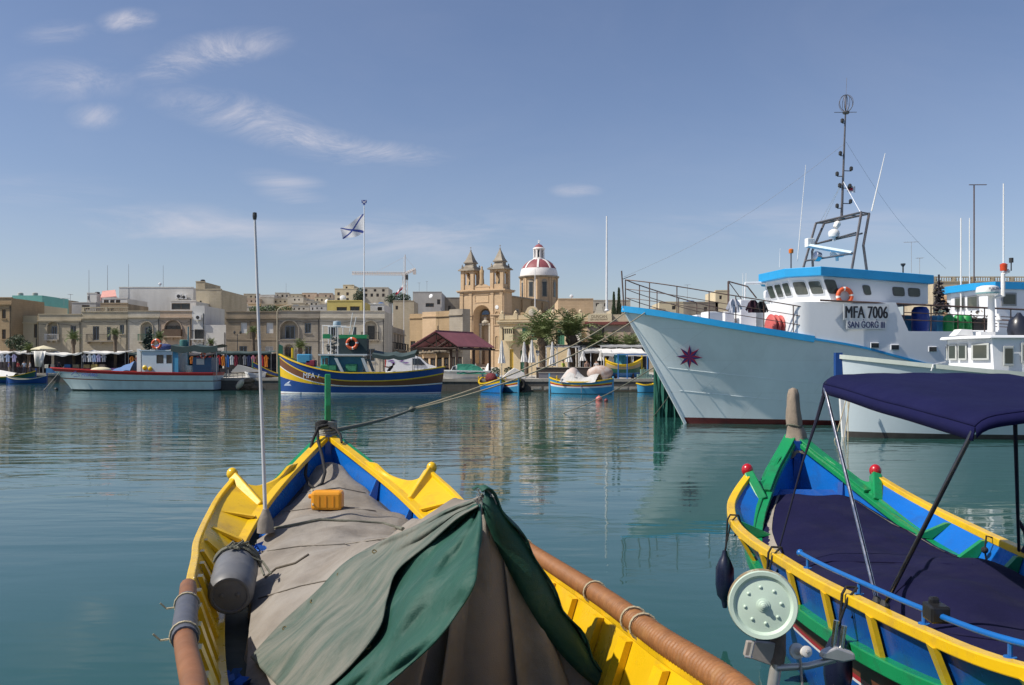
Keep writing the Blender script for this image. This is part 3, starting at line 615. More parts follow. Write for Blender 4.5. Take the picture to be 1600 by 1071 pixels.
# ------------------------------------------------------------------ band club house and restaurant
def pxl(Y,X0):return(lambda p:ax(p,Y)-X0),(lambda p:az(p,Y)-GZ)
def club():
 Y=107;X0=ax(780,Y);lx,lz=pxl(Y,X0);lx0=lx;lx=lambda p:lx0(p)*1.0;W=lx(921);Hh=lz(500)
 root=thing('club_house','honey stone club house with a carved balcony and scrolled gable behind the palms','club house',(X0,Y,GZ),R(-15))
 st=plaster_cream;st2=stone_honey
 ops=[(lx(797),lx(803),.05,lz(546),False,.3),(lx(785),lx(790),lz(532),lz(512),False,.3),(lx(817),lx(826),lz(532),lz(511),False,.25),(lx(832),lx(841),lz(532),lz(511),False,.25),(lx(870),lx(884),lz(540),lz(508),True,.35),(lx(814),lx(822),.05,lz(548),False,.3),(lx(895),lx(905),lz(534),lz(512),False,.3)]
 mb=MB();wall_with_openings(mb,W,Hh,ops,8);mb.build('wall',M('club house stone',(.56,.46,.30),.85,.1,.6,c2=(.46,.37,.24),amt=.35,vs2=.4,brick=(.8,.3,.012,.35)),root)
 ws=MATS['club house stone']
 window_in(root,*[ops[0][i]+(.004,-.004,.004,-.004)[i]for i in range(4)],.2,paint_yellowdoor,paint_yellowdoor,1,'door')
 window_in(root,*[ops[5][i]+(.004,-.004,.004,-.004)[i]for i in range(4)],.2,paint_green,paint_green,1,'door')
 window_in(root,*[ops[1][i]+(.004,-.004,.004,-.004)[i]for i in range(4)],.2,wood_brown,glass_dark)
 for q in(2,3,6):window_in(root,*[ops[q][i]+(.004,-.004,.004,-.004)[i]for i in range(4)],.1,paint_green,paint_green,1,'shutter')
 window_in(root,ops[4][0]+.2,ops[4][1]-.05,ops[4][2]+.02,ops[4][3]-.5,.3,paint_green,paint_green,1,'shutter')
 mb=MB();mb.box(-.15,W,-.25,-.003,Hh-.55,Hh-.3);mb.box(-.25,W,-.4,-.003,Hh-.299,Hh-.12);mb.build('cornice',ws,root)
 mb=MB();mb.box(0,lx(824),-.05,.3,Hh+.001,Hh+.5);mb.box(lx(842),W,-.05,.3,Hh+.001,Hh+.5);mb.build('parapet',ws,root)
 for p in(781,803,824,842,862,884,905):
  mb=MB();x=lx(p);mb.box(x,x+.5,-.12,.36,Hh+.003,Hh+.72);mb.lathe([(.2,Hh+.72),(.22,Hh+.9),(0,Hh+1.15)],8,Matrix.Translation((x+.25,.12,0)));mb.build('parapet_pier',ws,root)
 xm=lx(833);mb=MB();a=[(-1.45,0),(1.45,0),(1.3,.35),(.95,.5),(.8,.9),(.55,1.35),(.2,1.55),(-.2,1.55),(-.55,1.35),(-.8,.9),(-.95,.5),(-1.3,.35)]
 mb.prism([(xm+p[0],-.1,Hh+.002+p[1])for p in a],(0,.45,0));g=mb.build('scrolled_gable',ws,root)
 mb=MB();mb.lathe([(.36,0),(.42,.06),(.3,.1),(0,.12)],14,trs((xm,-.1,Hh+.8),rx=R(90)));mb.build('medallion',stone_pale,g)
 x0,x1,z0,z1=lx(791),lx(805),lz(532),lz(512);mb=MB();mb.box(x0,x1,-.9,-.003,z0,z0+.75);mb.box(x0-.06,x1+.06,-.96,-.003,z0-.14,z0-.001);mb.box(x0-.05,x1+.05,-.95,-.003,z1-.18,z1)
 for i in range(5):x=lerp(x0,x1-.07,i/4);mb.box(x,x+.07,-.9,-.82,z0+.75,z1-.181)
 mb.lathe([(.05,z0-.9),(.2,z0-.7),(.45,z0-.3),(.55,z0-.142)],8,Matrix.Translation(((x0+x1)/2,-.3,0)));o=mb.build('enclosed_balcony',M('carved balcony stone',(.55,.47,.30),.8,.1,2),root)
 mb=MB();mb.box(x0+.05,x1-.05,-.8,-.02,z0+.751,z1-.2);mb.build('pane',M('brown balcony glass',(.16,.13,.09),.2,.1),o)  # even brown pane colour
 mb=MB();mb.box(lx(806),lx(831),2.5,7,Hh,lz(487));mb.build('roof_room',stone_ochre,root)
 mb=MB();mb.box(lx(902),lx(911),-.9,-.01,0,lz(514));mb.build('white_pier',plaster_white,root)
club()
block('hall','honey stone hall with dark lettering behind the club house',872,927,468,150,stone_honey,[],depth=12)
def lettering(txt,size,loc,rot,mat,parent,name,sx=1,depth=.004,align='CENTER',bold=0):
 cu=bpy.data.curves.new(name,'FONT');cu.body=txt;cu.size=size;cu.extrude=depth;cu.align_x=align;cu.align_y='CENTER';cu.resolution_u=3;
 ob=bpy.data.objects.new(name+'_curve',cu);col.objects.link(ob)
 me=bpy.data.meshes.new_from_object(ob.evaluated_get(bpy.context.evaluated_depsgraph_get()));bpy.data.objects.remove(ob)
 if bold:
  V=[v.co.copy()for v in me.vertices];F=[tuple(p.vertices)for p in me.polygons];n=len(V);me=bpy.data.meshes.new(name)
  me.from_pydata([v+Vector((k*bold,0,.001*(k+1)))for k in(-1,0,1)for v in V],[],[tuple(i+q*n for i in f)for q in range(3)for f in F])
 me.materials.clear();me.materials.append(mat)
 o=bpy.data.objects.new(name,me);col.objects.link(o);o.parent=parent;o.location=loc;o.rotation_euler=rot;o.scale=(sx,1,1);return o
black_paint=M('black lettering paint',(.02,.02,.025),.5,.05)
brown_paint=M('brown lettering paint',(.10,.055,.03),.6,.05)
def restaurant():
 Y=100;X0=ax(917,Y);lx,lz=pxl(Y,X0)
 root=thing('restaurant','cream restaurant with a scroll topped sign board behind the palms','restaurant',(X0,Y,GZ),R(-12))
 W=lx(985)
 mb=MB();wall_with_openings(mb,W,lz(505),[(lx(936),lx(944),lz(532),lz(512),False,.3)],9);mb.build('wall',stone_pink,root)
 window_in(root,lx(936)+.01,lx(944)-.01,lz(532)+.01,lz(512)-.01,.2,wood_brown,glass_dark)
 mb=MB();mb.box(-.2,W+.2,-.35,-.003,lz(508),lz(503.5));mb.build('cornice',M('maroon trim',(.18,.05,.04),.6,.1),root)
 mb=MB();mb.box(lx(919),lx(956),-.2,.3,lz(503.4),lz(491));s=mb.build('sign_board',plaster_cream,root)
 mb=MB();xm=lx(936.5);z=lz(490.9);a=[(-.75,0),(.75,0),(.5,.18),(.36,.45),(.3,.75),(.42,.85),(.36,1.02),(.1,1.1),(-.2,1.05),(-.3,.75),(-.36,.45),(-.5,.18)]
 mb.prism([(xm+p[0],-.1,z+p[1])for p in a],(0,.3,0));mb.build('scroll',stone_pale,s)
 lettering('DUNCAN',.5,(xm,-.203,lz(495.5)),(R(90),0,0),brown_paint,s,'sign_lettering',.8)
 lettering('BAR & RESTAURANT',.28,(xm,-.203,lz(500)),(R(90),0,0),brown_paint,s,'sign_lettering',.75)
 mb=MB();mb.box(lx(956.5),W-.1,.31,8,lz(503.4),lz(492));mb.build('upper_wall',stone_cream,root)
restaurant()
# ------------------------------------------------------------------ vegetation
leaf_palm=M('palm leaf',(.13,.165,.055),.55,.3,3)
leaf_palm2=M('dry palm leaf',(.16,.13,.055),.7,.3,3)
leaf_dark=M('dark evergreen leaf',(.03,.055,.022),.6,.35,2)
leaf_mid=M('mid green leaf',(.06,.10,.03),.6,.35,2)
bark_palm=M('palm bark',(.13,.095,.065),.9,.3,3,.8,12)
bark=M('bark',(.11,.085,.06),.9,.3,4)
def frond_mesh(L,droop,mat,seed,nl=13):
 r=random.Random(seed);mb=MB();pts=[]
 for i in range(9):
  t=i/8;a=R(58)-droop*t*t
  pts.append((pts[-1][0]+L/8*math.cos(a),0,pts[-1][2]+L/8*math.sin(a))if pts else(0,0,0))
 mb.tube(pts,[.03*(1-.8*i/8)for i in range(9)],4,cap=False)
 for i in range(nl):
  t=.12+.86*i/(nl-1);k=min(int(t*8),7);f=t*8-k
  p=Vector(pts[k]).lerp(Vector(pts[k+1]),f);d=(Vector(pts[k+1])-Vector(pts[k])).normalized();up=Vector((0,1,0)).cross(d)*-1
  ll=L*.26*math.sin(math.pi*min(.18+t*.82,1))+.06;wd=L*.021
  for s in(-1,1):
   dr=(d*.55+Vector((0,s,0))*.8+up*.25+Vector((0,0,-.12-r.random()*.25))).normalized();tip=p+dr*ll*r.uniform(.85,1.1)+Vector((0,0,-.12*ll));mid=p+dr*ll*.5
   mb.add([p-d*wd*.6,mid-d*wd,tip,mid+d*wd,p+d*wd*.6],[(0,1,2,3,4)]if s>0 else[(4,3,2,1,0)])
 me_o=mb.build('frond',mat);me=me_o.data;bpy.data.objects.remove(me_o);return me
FR=[frond_mesh(1,d,leaf_palm,10+i)for i,d in enumerate((R(42),R(72),R(112)))]+[frond_mesh(1,R(165),leaf_palm2,20)]
def palm(label,px,ybase,ycrown,spread,Y,n=26,rt=.22,seed=1,group='palm trees along the waterfront'):
 """spread: crown radius in photo pixels"""
 r=random.Random(seed);X=ax(px,Y);zc=az(ycrown,Y);L=spread/FPX*Y*1.18
 root=thing('palm_tree',label,'palm tree',(X,Y,GZ),0,group)
 h=zc-GZ;mb=MB();n_=9
 mb.tube([(math.sin(i*.5)*.04,0,h*i/n_)for i in range(n_)]+[(0,0,h-.1)],[rt*(1.25 if i==0 else 1+.07*(i%2))for i in range(n_)]+[rt*1.1],9);mb.lathe([(rt*.9,h-.9),(rt*1.75,h-.45),(rt*1.2,h+.1)],9)
 mb.build('trunk',bark_palm,root,smooth=60)
 for i in range(n):
  k=i/n;el=-R(46)+R(70)*(1-k)**1.0
  me=FR[0]if k<.35 else FR[1]if k<.7 else FR[2]if k<.92 else FR[3]
  o=bpy.data.objects.new('frond',me);col.objects.link(o);o.parent=root
  o.location=(0,0,h-.05);o.rotation_euler=(0,R(-26)*(1-k)+R(34)*k+r.uniform(-.1,.1),i*2.399+r.uniform(-.15,.15));s=L*r.uniform(.85,1.08);o.scale=(s,s*1.1,s)
 return root
palm('tallest bushy palm in front of the club house, third from the red roofed shelter',848,590,530,48,94,26,.38,1)
palm('second tall palm in front of the club house with shaggy dark trunk top',893,590,526,43,96,26,.4,2)
palm('short palm between closed parasols in front of the green shutters',822,590,540,27,97,20,.24,3)
palm('palm growing just below the restaurant sign',931,590,541,27,95,22,.3,4)
palm('dark palm half hidden right of the restaurant sign',958,590,545,25,96,26,.3,5)
palm('palm beside the trawler bow, rightmost of the waterfront palms',984,590,546,27,95,26,.3,6)
for i,(px,yc,sp,Yp,lab)in enumerate([(115,531,15,121,'low palm in front of the pale house with white balcony'),(180,524,13,121,'palm with a bare trunk in front of the balustraded house'),(249,530,13,121,'small palm in front of the arched house'),(330,538,10,121,'smallest palm, beside the low white garage building'),(396,520,12,118,'palm with a thick trunk in front of the rough limestone house'),(469,545,16,118,'palm in front of the grey house, left of the big blue boat cabin'),(45,548,13,121,'low palm beside the dark evergreen tree at far left')]):
 palm(lab,px,585,yc,sp,Yp,22,.2,30+i)
def leaf_cloud(mb,blobs,n,size,seed):
 r=random.Random(seed)
 tot=sum(b[3]*b[4]*b[5]for b in blobs)
 for b in blobs:
  for i in range(int(n*b[3]*b[4]*b[5]/tot)):
   while True:
    p=Vector((r.uniform(-1,1),r.uniform(-1,1),r.uniform(-1,1)))
    if p.length<=1:break
   p=p*(p.length**-.35 if p.length>.05 else 1)if r.random()<.7 else p
   if p.length>1.12:p=p.normalized()*1.05
   c=Vector((b[0]+p.x*b[3],b[1]+p.y*b[4],b[2]+p.z*b[5]));s=size*r.uniform(.6,1.3)
   u=Vector((r.gauss(0,1),r.gauss(0,1),r.gauss(0,.6))).normalized();v=u.orthogonal().normalized()
   mb.add([c-u*s,c-v*s*.5,c+u*s,c+v*s*.5],[(0,1,2,3)])
 return mb
def tree(name,label,X,Y,g,h,blobs,n,size,mat,seed,tr=.15,group=None):
 root=thing(name,label,'tree',(X,Y,g),0,group)
 mb=MB();mb.tube([(0,0,0),(.05,0,h*.3),(0,.05,h*.6),(0,0,h*.85)],[tr,tr*.8,tr*.55,tr*.25],7)
 for b in blobs[:6]:mb.tube([(0,0,h*.35),(b[0]*.6,b[1]*.6,b[2]*.85),(b[0],b[1],b[2])],[tr*.5,tr*.3,tr*.1],5)
 mb.build('trunk',bark,root)
 m2=MB();leaf_cloud(m2,blobs,n,size,seed);m2.build('crown',mat,root);return root
tree('evergreen_tree','dark bushy evergreen tree beside the cream house at far left',ax(32,124),124,GZ,5.5,[(-1,0,4.2,1.0,1,.9),(.4,0,3.7,1.1,1,1),(1.0,.2,2.9,.9,.9,.9),(-.2,-.3,4.8,.9,.8,.6)],1500,.14,leaf_dark,3)
tree('hill_tree','round dark tree on the skyline below the crane',ax(622,230),230,8,az(461,230)-8,[(0,0,az(466,230)-8,2.6,2,1.5),(-2,0,az(468,230)-8,1.6,1.5,1.1),(1.6,0,az(467,230)-8,1.8,1.6,1.2)],1600,.22,leaf_dark,5)
tree('roof_shrub','long low green shrub on the roof of the rough limestone house',ax(424,134),134,az(492,134),1.4,[(-2,0,.8,1.4,.8,.5),(0,0,.9,1.4,.8,.55),(2,0,.8,1.3,.8,.5)],1100,.13,leaf_mid,6,.08)
tree('skyline_shrub','dark trees standing behind the flag pole beside the flat block',ax(563,225),225,8,az(457,225)-8,[(0,0,az(463,225)-8,1.2,1.2,2.2),(-1,0,az(466,225)-8,1.0,1,1.4)],1000,.2,leaf_dark,8)
for i,(px,yt,wd,lab)in enumerate([(967,451,2.6,'taller pointed dark cypress left of the trawler bow rail'),(962,458,2.2,'shorter cypress pressed against the taller one')]):
 Y=135;X=ax(px,Y)-(.35 if i else 0);root=thing('cypress_tree',lab,'tree',(X,Y+(-.6 if i else 0),GZ),0,'cypresses beside the trawler bow')
 h=az(yt,Y)-GZ;mb=MB();mb.tube([(0,0,0),(0,0,h*.8)],[.14,.04],6);mb.build('trunk',bark,root)
 mb=MB();r=random.Random(40+i)
 for k in range(1500):
  t=r.random()**.8;rad=wd/2*.5*(1-t)**.6*(1+.2*math.sin(t*20))+.04;a=r.uniform(0,6.283);q=rad*r.uniform(.6,1.08)
  c=Vector((q*math.cos(a),q*math.sin(a),1.2+(h-1.2)*t));u=Vector((math.cos(a)*.4,math.sin(a)*.4,1)).normalized();v=Vector((-math.sin(a),math.cos(a),0));s=.17
  mb.add([c-u*s,c-v*s*.5,c+u*s*1.4,c+v*s*.5],[(0,1,2,3)])
 mb.build('crown',leaf_dark,root)
# ------------------------------------------------------------------ waterfront: shelter, parasols, canopies, stalls
canvas_white=M('white canvas',(.66,.65,.62),.85,.06,1.5,fold=(3,.3,.05))
canvas_cream=M('cream canvas',(.60,.55,.38),.85,.08,1.5)
canvas_grey=M('grey awning canvas',(.40,.40,.39),.85,.08,1.0)
canvas_dark=M('dark teal awning',(.035,.06,.06),.8,.1,1)
wood_dark=M('dark stained timber',(.05,.03,.022),.7,.2,3)
steel_white=M('white painted steel',(.72,.73,.74),.4,.05,2)
steel_grey=M('grey galvanised steel',(.30,.31,.32),.45,.12,3,metal=.6)
def pavilion():
 Y=84.0;xl,xm,xr=ax(641,Y),ax(680,Y),ax(716,Y);root=thing('shelter','open timber shelter with a dark red gabled roof on the quay','shelter',(xl,Y,GZ));zr,ze=az(517,Y)-GZ,az(541,Y)-GZ
 D=Vector((3.3,5.3,0));A=Vector((xm-xl,0,zr));E0=Vector((0,0,ze));E1=Vector((xr-xl,0,ze));th=Vector((0,0,-.09))
 red=M('dark red roof sheet',(.25,.085,.095),.65,.14,.8,wave=('X',3.0,.5),c2=(.31,.14,.14),amt=.3,vs2=.7)
 for nm,P in(('roof_slope',[E1,E1+D,A+D,A]),('roof_slope',[A,A+D,E0+D,E0])):
  mb=MB();mb.add(P+[p+th for p in P],[(0,1,2,3),(7,6,5,4),(0,4,5,1),(1,5,6,2),(2,6,7,3),(3,7,4,0)]);mb.build(nm,red,root)
 mb=MB();mb.tube([A,A+D],.07,6);mb.build('ridge_cap',red,root)
 for k in(.03,.35,.67,.97):
  o=D*k+th*1.6;mb=MB();mb.tube([E0+o+Vector((.2,0,0)),A+o-Vector((0,0,.1))],.07,5);mb.tube([A+o-Vector((0,0,.1)),E1+o-Vector((.2,0,0))],.07,5);mb.tube([E0+o+Vector((.1,0,-.05)),E1+o-Vector((.1,0,.05))],.08,5);mb.tube([A+o,Vector((A.x,0,ze))+o],.05,5);mb.tube([Vector((A.x*.5,0,lerp(ze,zr,.5)))+o,Vector((A.x,0,ze))+o,Vector((lerp(A.x,E1.x,.5),0,lerp(ze,zr,.5)))+o],.05,5);mb.build('truss',wood_dark,root)
 for e in(E0,E1):mb=MB();mb.tube([e+th*3,e+D+th*3],.1,6);mb.build('eave_beam',wood_dark,root)
 for e,k in((E0+Vector((.35,0,0)),.05),(E1-Vector((.3,0,0)),.05),(E0+Vector((.35,0,0)),.95),(E1-Vector((.3,0,0)),.95),(E1-Vector((.3,0,0)),.5)):
  p=e+D*k;mb=MB();mb.box(p.x-.12,p.x+.12,p.y-.12,p.y+.12,0,ze-.2);mb.box(p.x-.2,p.x+.2,p.y-.2,p.y+.2,0,.15);mb.build('post',wood_dark,root)
pavilion()
def closed_parasol(label,px,ytop,ybot,Y,mat=canvas_white):
 X=ax(px,Y);z1=az(ytop,Y)-GZ;z0=max(az(ybot,Y)-GZ,.3)
 root=thing('parasol',label,'parasol',(X,Y,GZ),0,'folded parasols of the cafes')
 mb=MB();mb.tube([(0,0,0),(0,0,z1+.1)],.035,6);mb.lathe([(.35,0),(.35,.08),(.1,.12)],10);mb.build('pole',steel_grey,root)
 mb=MB();rows=[]
 for i in range(9):
  t=i/8;z=lerp(z0,z1,t);rad=(.30-.24*t)*(1-.25*math.exp(-((t-.45)/.1)**2))
  rows.append([(rad*(1+.22*math.cos(8*a))*math.cos(a),rad*(1+.22*math.cos(8*a))*math.sin(a),z)for a in[2*math.pi*k/32 for k in range(32)]])
 mb.grid(rows,close=True);mb.build('folded_canopy',mat,root,smooth=70)
for lab,px,a,b,Y in[('folded white parasol standing just right of the red roofed shelter',784,533,568,84),('slim folded white parasol left of a thicker one, before the short palm',819,535,566,88),('thick folded white parasol in front of the short palm',831,532,567,86),('folded white parasol between the two tall palms',863,535,572,86),('folded cream parasol right of the second tall palm',889,545,566,88),('small folded parasol under the left end of the grey awning',911,548,564,90),('folded cream parasol under the middle of the grey awning',939,549,564,88),('folded cream parasol at the right end of the grey awning',955,549,566,88)]:
 closed_parasol(lab,px,a,b,Y)
def awning(label,px0,px1,y0,y1,Y,dp,mat,val=.35,posts=3,back=0.5,name='awning'):
 """flat sloping canopy: front edge y1, back edge y0"""
 X0,X1=ax(px0,Y),ax(px1,Y);zf=az(y1,Y)-GZ;zb=zf+back;W=X1-X0
 root=thing(name,label,'awning',(X0,Y,GZ))
 mb=MB();n=10;rows=[]
 for j in range(5):
  rows.append([(W*i/n,dp*j/4,lerp(zf,zb,j/4)-.12*math.sin(math.pi*j/4)+.03*math.sin(i*2.1+j))for i in range(n+1)])
 mb.grid(rows);mb.grid([[(p[0],p[1],p[2]-.03)for p in r]for r in rows],flip=True)
 mb.grid([[(p[0],p[1]-.01,p[2]-val)for p in rows[0]],[(p[0],p[1]-.01,p[2])for p in rows[0]]]);mb.build('canopy',mat,root,smooth=60)
 for i in range(posts):
  x=lerp(.1,W-.1,i/max(posts-1,1));mb=MB();mb.tube([(x,.1,0),(x,.1,zf-.04)],.045,6);mb.build('post',steel_white,root)
 mb=MB();mb.tube([(0,.05,zf-.06),(W,.05,zf-.06)],.035,6);mb.build('beam',steel_white,root);return root
awning('long grey cafe awning below the restaurant palms',905,958,537,549,90,6,canvas_grey,.2,4,.7)
awning('pale cafe awning in front of the two tall palms',852,906,537,541,92,5,canvas_grey,.15,4,.25)
awning('upper grey awning beside the trawler bow',938,1012,533,540,91,7,canvas_grey,.2,4,.5)
awning('lower white awning beside the trawler bow',942,1014,541,552,86,5,canvas_white,.3,4,.5)
awning('small white awning behind the tallest palm trunk',838,852,549,553,95,3,canvas_white,.2,2,.4)
# cafe furniture
def cafe_table(label,px,Y,mat):
 root=thing('cafe_table',label,'table',(ax(px,Y),Y,GZ),0,'cafe tables under the awnings')
 mb=MB();mb.box(-.5,.5,-.4,.4,.72,.76);mb.build('tabletop',mat,root)
 for sx in(-1,1):
  for sy in(-1,1):mb=MB();mb.box(sx*.42-.03,sx*.42+.03,sy*.32-.03,sy*.32+.03,0,.719);mb.build('leg',wood_dark,root)
def cafe_chair(label,px,Y,rz,mat):
 root=thing('cafe_chair',label,'chair',(ax(px,Y),Y,GZ),rz,'cafe chairs under the awnings')
 mb=MB();mb.box(-.22,.22,-.22,.22,.44,.48);mb.build('seat',mat,root);mb=MB();mb.box(-.22,.22,.18,.22,.481,.95);mb.build('backrest',mat,root)
 for sx in(-1,1):
  for sy in(-1,1):mb=MB();mb.box(sx*.18-.02,sx*.18+.02,sy*.18-.02,sy*.18+.02,0,.439);mb.build('leg',wood_dark,root)
wood_red=M('reddish wood',(.20,.09,.05),.6,.2,3)
for i,(px,Y)in enumerate([(868,88),(884,89),(902,89),(918,88),(933,89),(948,90)]):
 cafe_table('dark cafe table, %s from the left under the awnings'%ORD[i],px,Y,wood_red if i%2 else wood_dark)
 cafe_chair('cafe chair left of the %s cafe table'%ORD[i],px-9,Y-.3,R(90),wood_dark);cafe_chair('cafe chair right of the %s cafe table'%ORD[i],px+9,Y-.2,R(-90),wood_red)
for i,px in enumerate([722,734,747,758]):
 cafe_chair('dark wooden chair, %s from the left under the red roofed shelter'%ORD[i],px,89.5+i%2,R(40*i),wood_dark)
block('cafe_shade_wall','added dark glazed wall standing in for the shaded cafe interior under the awnings',903,1014,537,97,M('dark cafe shade',(.04,.032,.028),.6,.3,1),[(908,916,552,580),(920,930,552,580),(934,946,552,580),(950,962,552,580),(966,980,552,580)],depth=2.5)['category']='cafe'  # added dark wall, its colour stands in for the shaded cafe interior
# low glass screens and planters
def screen(label,px0,px1,y0,y1,Y,mat,name='low_wall',cat='wall'):
 root=thing(name,label,cat,(ax(px0,Y),Y,GZ));W=ax(px1,Y)-ax(px0,Y);h=az(y0,Y)-GZ
 mb=MB();mb.box(0,W,0,.25,0,h);mb.build('panel',mat,root);mb=MB();mb.box(-.04,W+.04,-.04,.29,h+.001,h+.07);mb.build('coping',concrete,root)
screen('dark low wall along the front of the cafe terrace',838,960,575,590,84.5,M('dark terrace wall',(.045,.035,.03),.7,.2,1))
screen('grey stone bench wall on the quay left of the striped boat',842,898,583,592,82.5,M('grey bench stone',(.16,.16,.18),.8,.1,1),'bench_wall')
def planter(label,px,Y,w_,mat):
 root=thing('planter',label,'planter',(ax(px,Y),Y,GZ));mb=MB();mb.lathe([(w_*.35,0),(w_*.5,.45),(w_*.45,.46),(w_*.4,.4)],12);mb.build('pot',M('grey pot',(.2,.2,.19),.8,.1),root)
 mb=MB();leaf_cloud(mb,[(0,0,.7,w_*.5,w_*.5,.35)],160,.1,int(px));mb.build('plant',mat,root)
planter('grey pot with a dark plant left of the first folded parasol',775,83,.8,leaf_dark);planter('grey pot with dark leaves right of the first folded parasol',795,84,.9,leaf_dark)
planter('dark leafy pot near the trawler bow',1000,84,.9,leaf_mid);
for i,(px,lab)in enumerate([(742,'white conical lamp bollard left one of the pair in the church square'),(763,'white conical lamp bollard right one of the pair in the church square')]):
 root=thing('planter_bollard',lab,'bollard',(ax(px,118),118,GZ),0,'white cones in the church square');mb=MB();mb.lathe([(.45,0),(.5,.35),(.3,.4)],12);mb.build('base',iron_dark,root);mb=MB();mb.lathe([(.42,.401),(.25,1.0),(.1,1.35),(0,1.4)],12);mb.build('cone',paint_white,root)
# ------------------------------------------------------------------ people
skin=M('skin',(.38,.22,.15),.6,.08);hair_d=M('dark hair',(.02,.015,.012),.7,.1)
def person(label,loc,rz,joints=None,h=1.72,shirt=(.5,.5,.5),trous=(.06,.07,.1),lean=0,reach=0,sit=False,name='person'):
 k=h/1.72;J=[];E_=[];Rr=[]
 def j(p,r,par=None):
  J.append(Vector(p)*k);Rr.append(r*k)
  if par is not None:E_.append((par,len(J)-1))
  return len(J)-1
 cl,sl=math.cos(lean),math.sin(lean)
 hipz=.92 if not sit else.5
 T=lambda x,y,z:(x,y*cl-(z-hipz)*sl,hipz+(z-hipz)*cl+y*sl)if z>hipz else(x,y,z)
 if sit:T0=T;T=lambda x,y,z:T0(x,y,z)
 oz=0 if not sit else-.42
 pel=j((0,0,hipz),.14);bel=j(T(0,0,1.08+oz),.135,pel);ch=j(T(0,0,1.3+oz),.155,bel);nk=j(T(0,0,1.47+oz),.06,ch);hd0=j(T(0,-.01,1.56+oz),.085,nk);j(T(0,-.015,1.66+oz),.085,hd0)
 for s in(-1,1):
  sh=j(T(s*.19,0,1.4+oz),.065,ch);el=j(T(s*.25,-.06-.1*reach,1.14+oz+.05*reach),.045,sh);wr=j(T(s*.25,-.16-.3*reach,.93+oz+.12*reach),.034,el);ha=j(T(s*.24,-.2-.36*reach,.85+oz+.12*reach),.035,wr)
  if sit:hp=j((s*.1,-.06,hipz),.095,pel);kn=j((s*.13,-.48,hipz+.02),.065,hp);an=j((s*.13,-.46,.09),.042,kn)
  else:hp=j((s*.1,0,.84),.095,pel);kn=j((s*.12,-.03+s*.06,.48),.062,hp);an=j((s*.13,.02+s*.1,.09),.042,kn)
  j((J[an].x/k,J[an].y/k-.15,.045),.038,an)
 me=bpy.data.meshes.new('body');me.from_pydata([tuple(p)for p in J],E_,[]);o=bpy.data.objects.new('tmp',me);col.objects.link(o)
 md=o.modifiers.new('s','SKIN');
 for i,v in enumerate(me.skin_vertices[0].data):v.radius=(Rr[i],Rr[i]);v.use_root=(i==0)
 ss=o.modifiers.new('u','SUBSURF');ss.levels=1
 m2=bpy.data.meshes.new_from_object(o.evaluated_get(bpy.context.evaluated_depsgraph_get()));bpy.data.objects.remove(o)
 m2.materials.clear()
 for m_ in(skin,M('shirt %s'%(shirt,),shirt,.8,.1,4),M('trousers %s'%(trous,),trous,.8,.1,4),M('dark shoes',(.03,.025,.02),.6,.1)):m2.materials.append(m_)
 hp=Vector((0,0,hipz))*k;nkp=J[3];axis=(nkp-hp)
 for p in m2.polygons:
  c=p.center;t=(c-hp).dot(axis)/axis.length_squared;off=((c-hp)-axis*t).length
  p.material_index=0
  if c.z<.1*k:p.material_index=3
  elif t<.08 and not(off>.19*k and t>-.35 and not sit and c.z>.8*k):p.material_index=2
  elif t<.93 and(off<.2*k or t>.55):p.material_index=1
  p.use_smooth=True
 b=bpy.data.objects.new(name,m2);col.objects.link(b);b.location=loc;b.rotation_euler=(0,0,rz);tag(b,label,'person')
 mb=MB();hc=(J[5]+J[4])/2+Vector((0,.022,.045))*k;mb.ball(hc,.098*k,10,8,(1,1.08,1.0));mb.build('hair',hair_d,b,smooth=80)
 f=MB();fc=J[4]+Vector((0,-.095,.0))*k;f.add([fc+Vector(q)*k for q in((-.012,0,-.02),(.012,0,-.02),(0,-.022,-.02),(0,.004,.025))],[(0,1,2),(0,2,3),(1,3,2)]);f.build('nose',skin,b)
 return b
PZ=GZ
for(lab,px,Y,rz,sh,tr,kw)in[('person in a red shirt walking under the left market canopy',28,119.5,1.6,(.5,.04,.06),(.03,.03,.04),{}),('person in a pale blue shirt shopping at the left market stall',38,120,.4,(.4,.5,.62),(.05,.06,.1),{}),('person in a white shirt beside the slanted white canopy',47,119.4,-1.2,(.6,.6,.62),(.05,.05,.08),{}),('person in dark clothes facing the market goods',92,119.6,3.0,(.03,.03,.05),(.03,.03,.05),{}),('person in a blue shirt at the left end of the market',14,120,2.0,(.12,.16,.4),(.25,.22,.18),{}),('seated person in black at the left end of the red roofed shelter',698,86.5,.6,(.03,.03,.03),(.04,.04,.05),dict(sit=True)),('person in a brown top standing beside the cafe awning post',917,87.2,.3,(.3,.2,.16),(.1,.08,.07),{}),('person in a grey top standing near the folded cream parasols',932,87,-.5,(.35,.34,.34),(.06,.06,.08),{}),('person in a yellow green vest at the cafe bar',880,89.5,1.0,(.4,.55,.05),(.04,.04,.05),{})]:
 person(lab,(ax(px,Y),Y,PZ),rz,shirt=sh,trous=tr,**kw)
mb=MB();mb.box(-.24,.24,-.24,.24,0,.42);tag(mb.build('stool',wood_dark,None,loc=(ax(698,86.5),86.5+.02,GZ)),'low dark block seat under the seated person','seat')
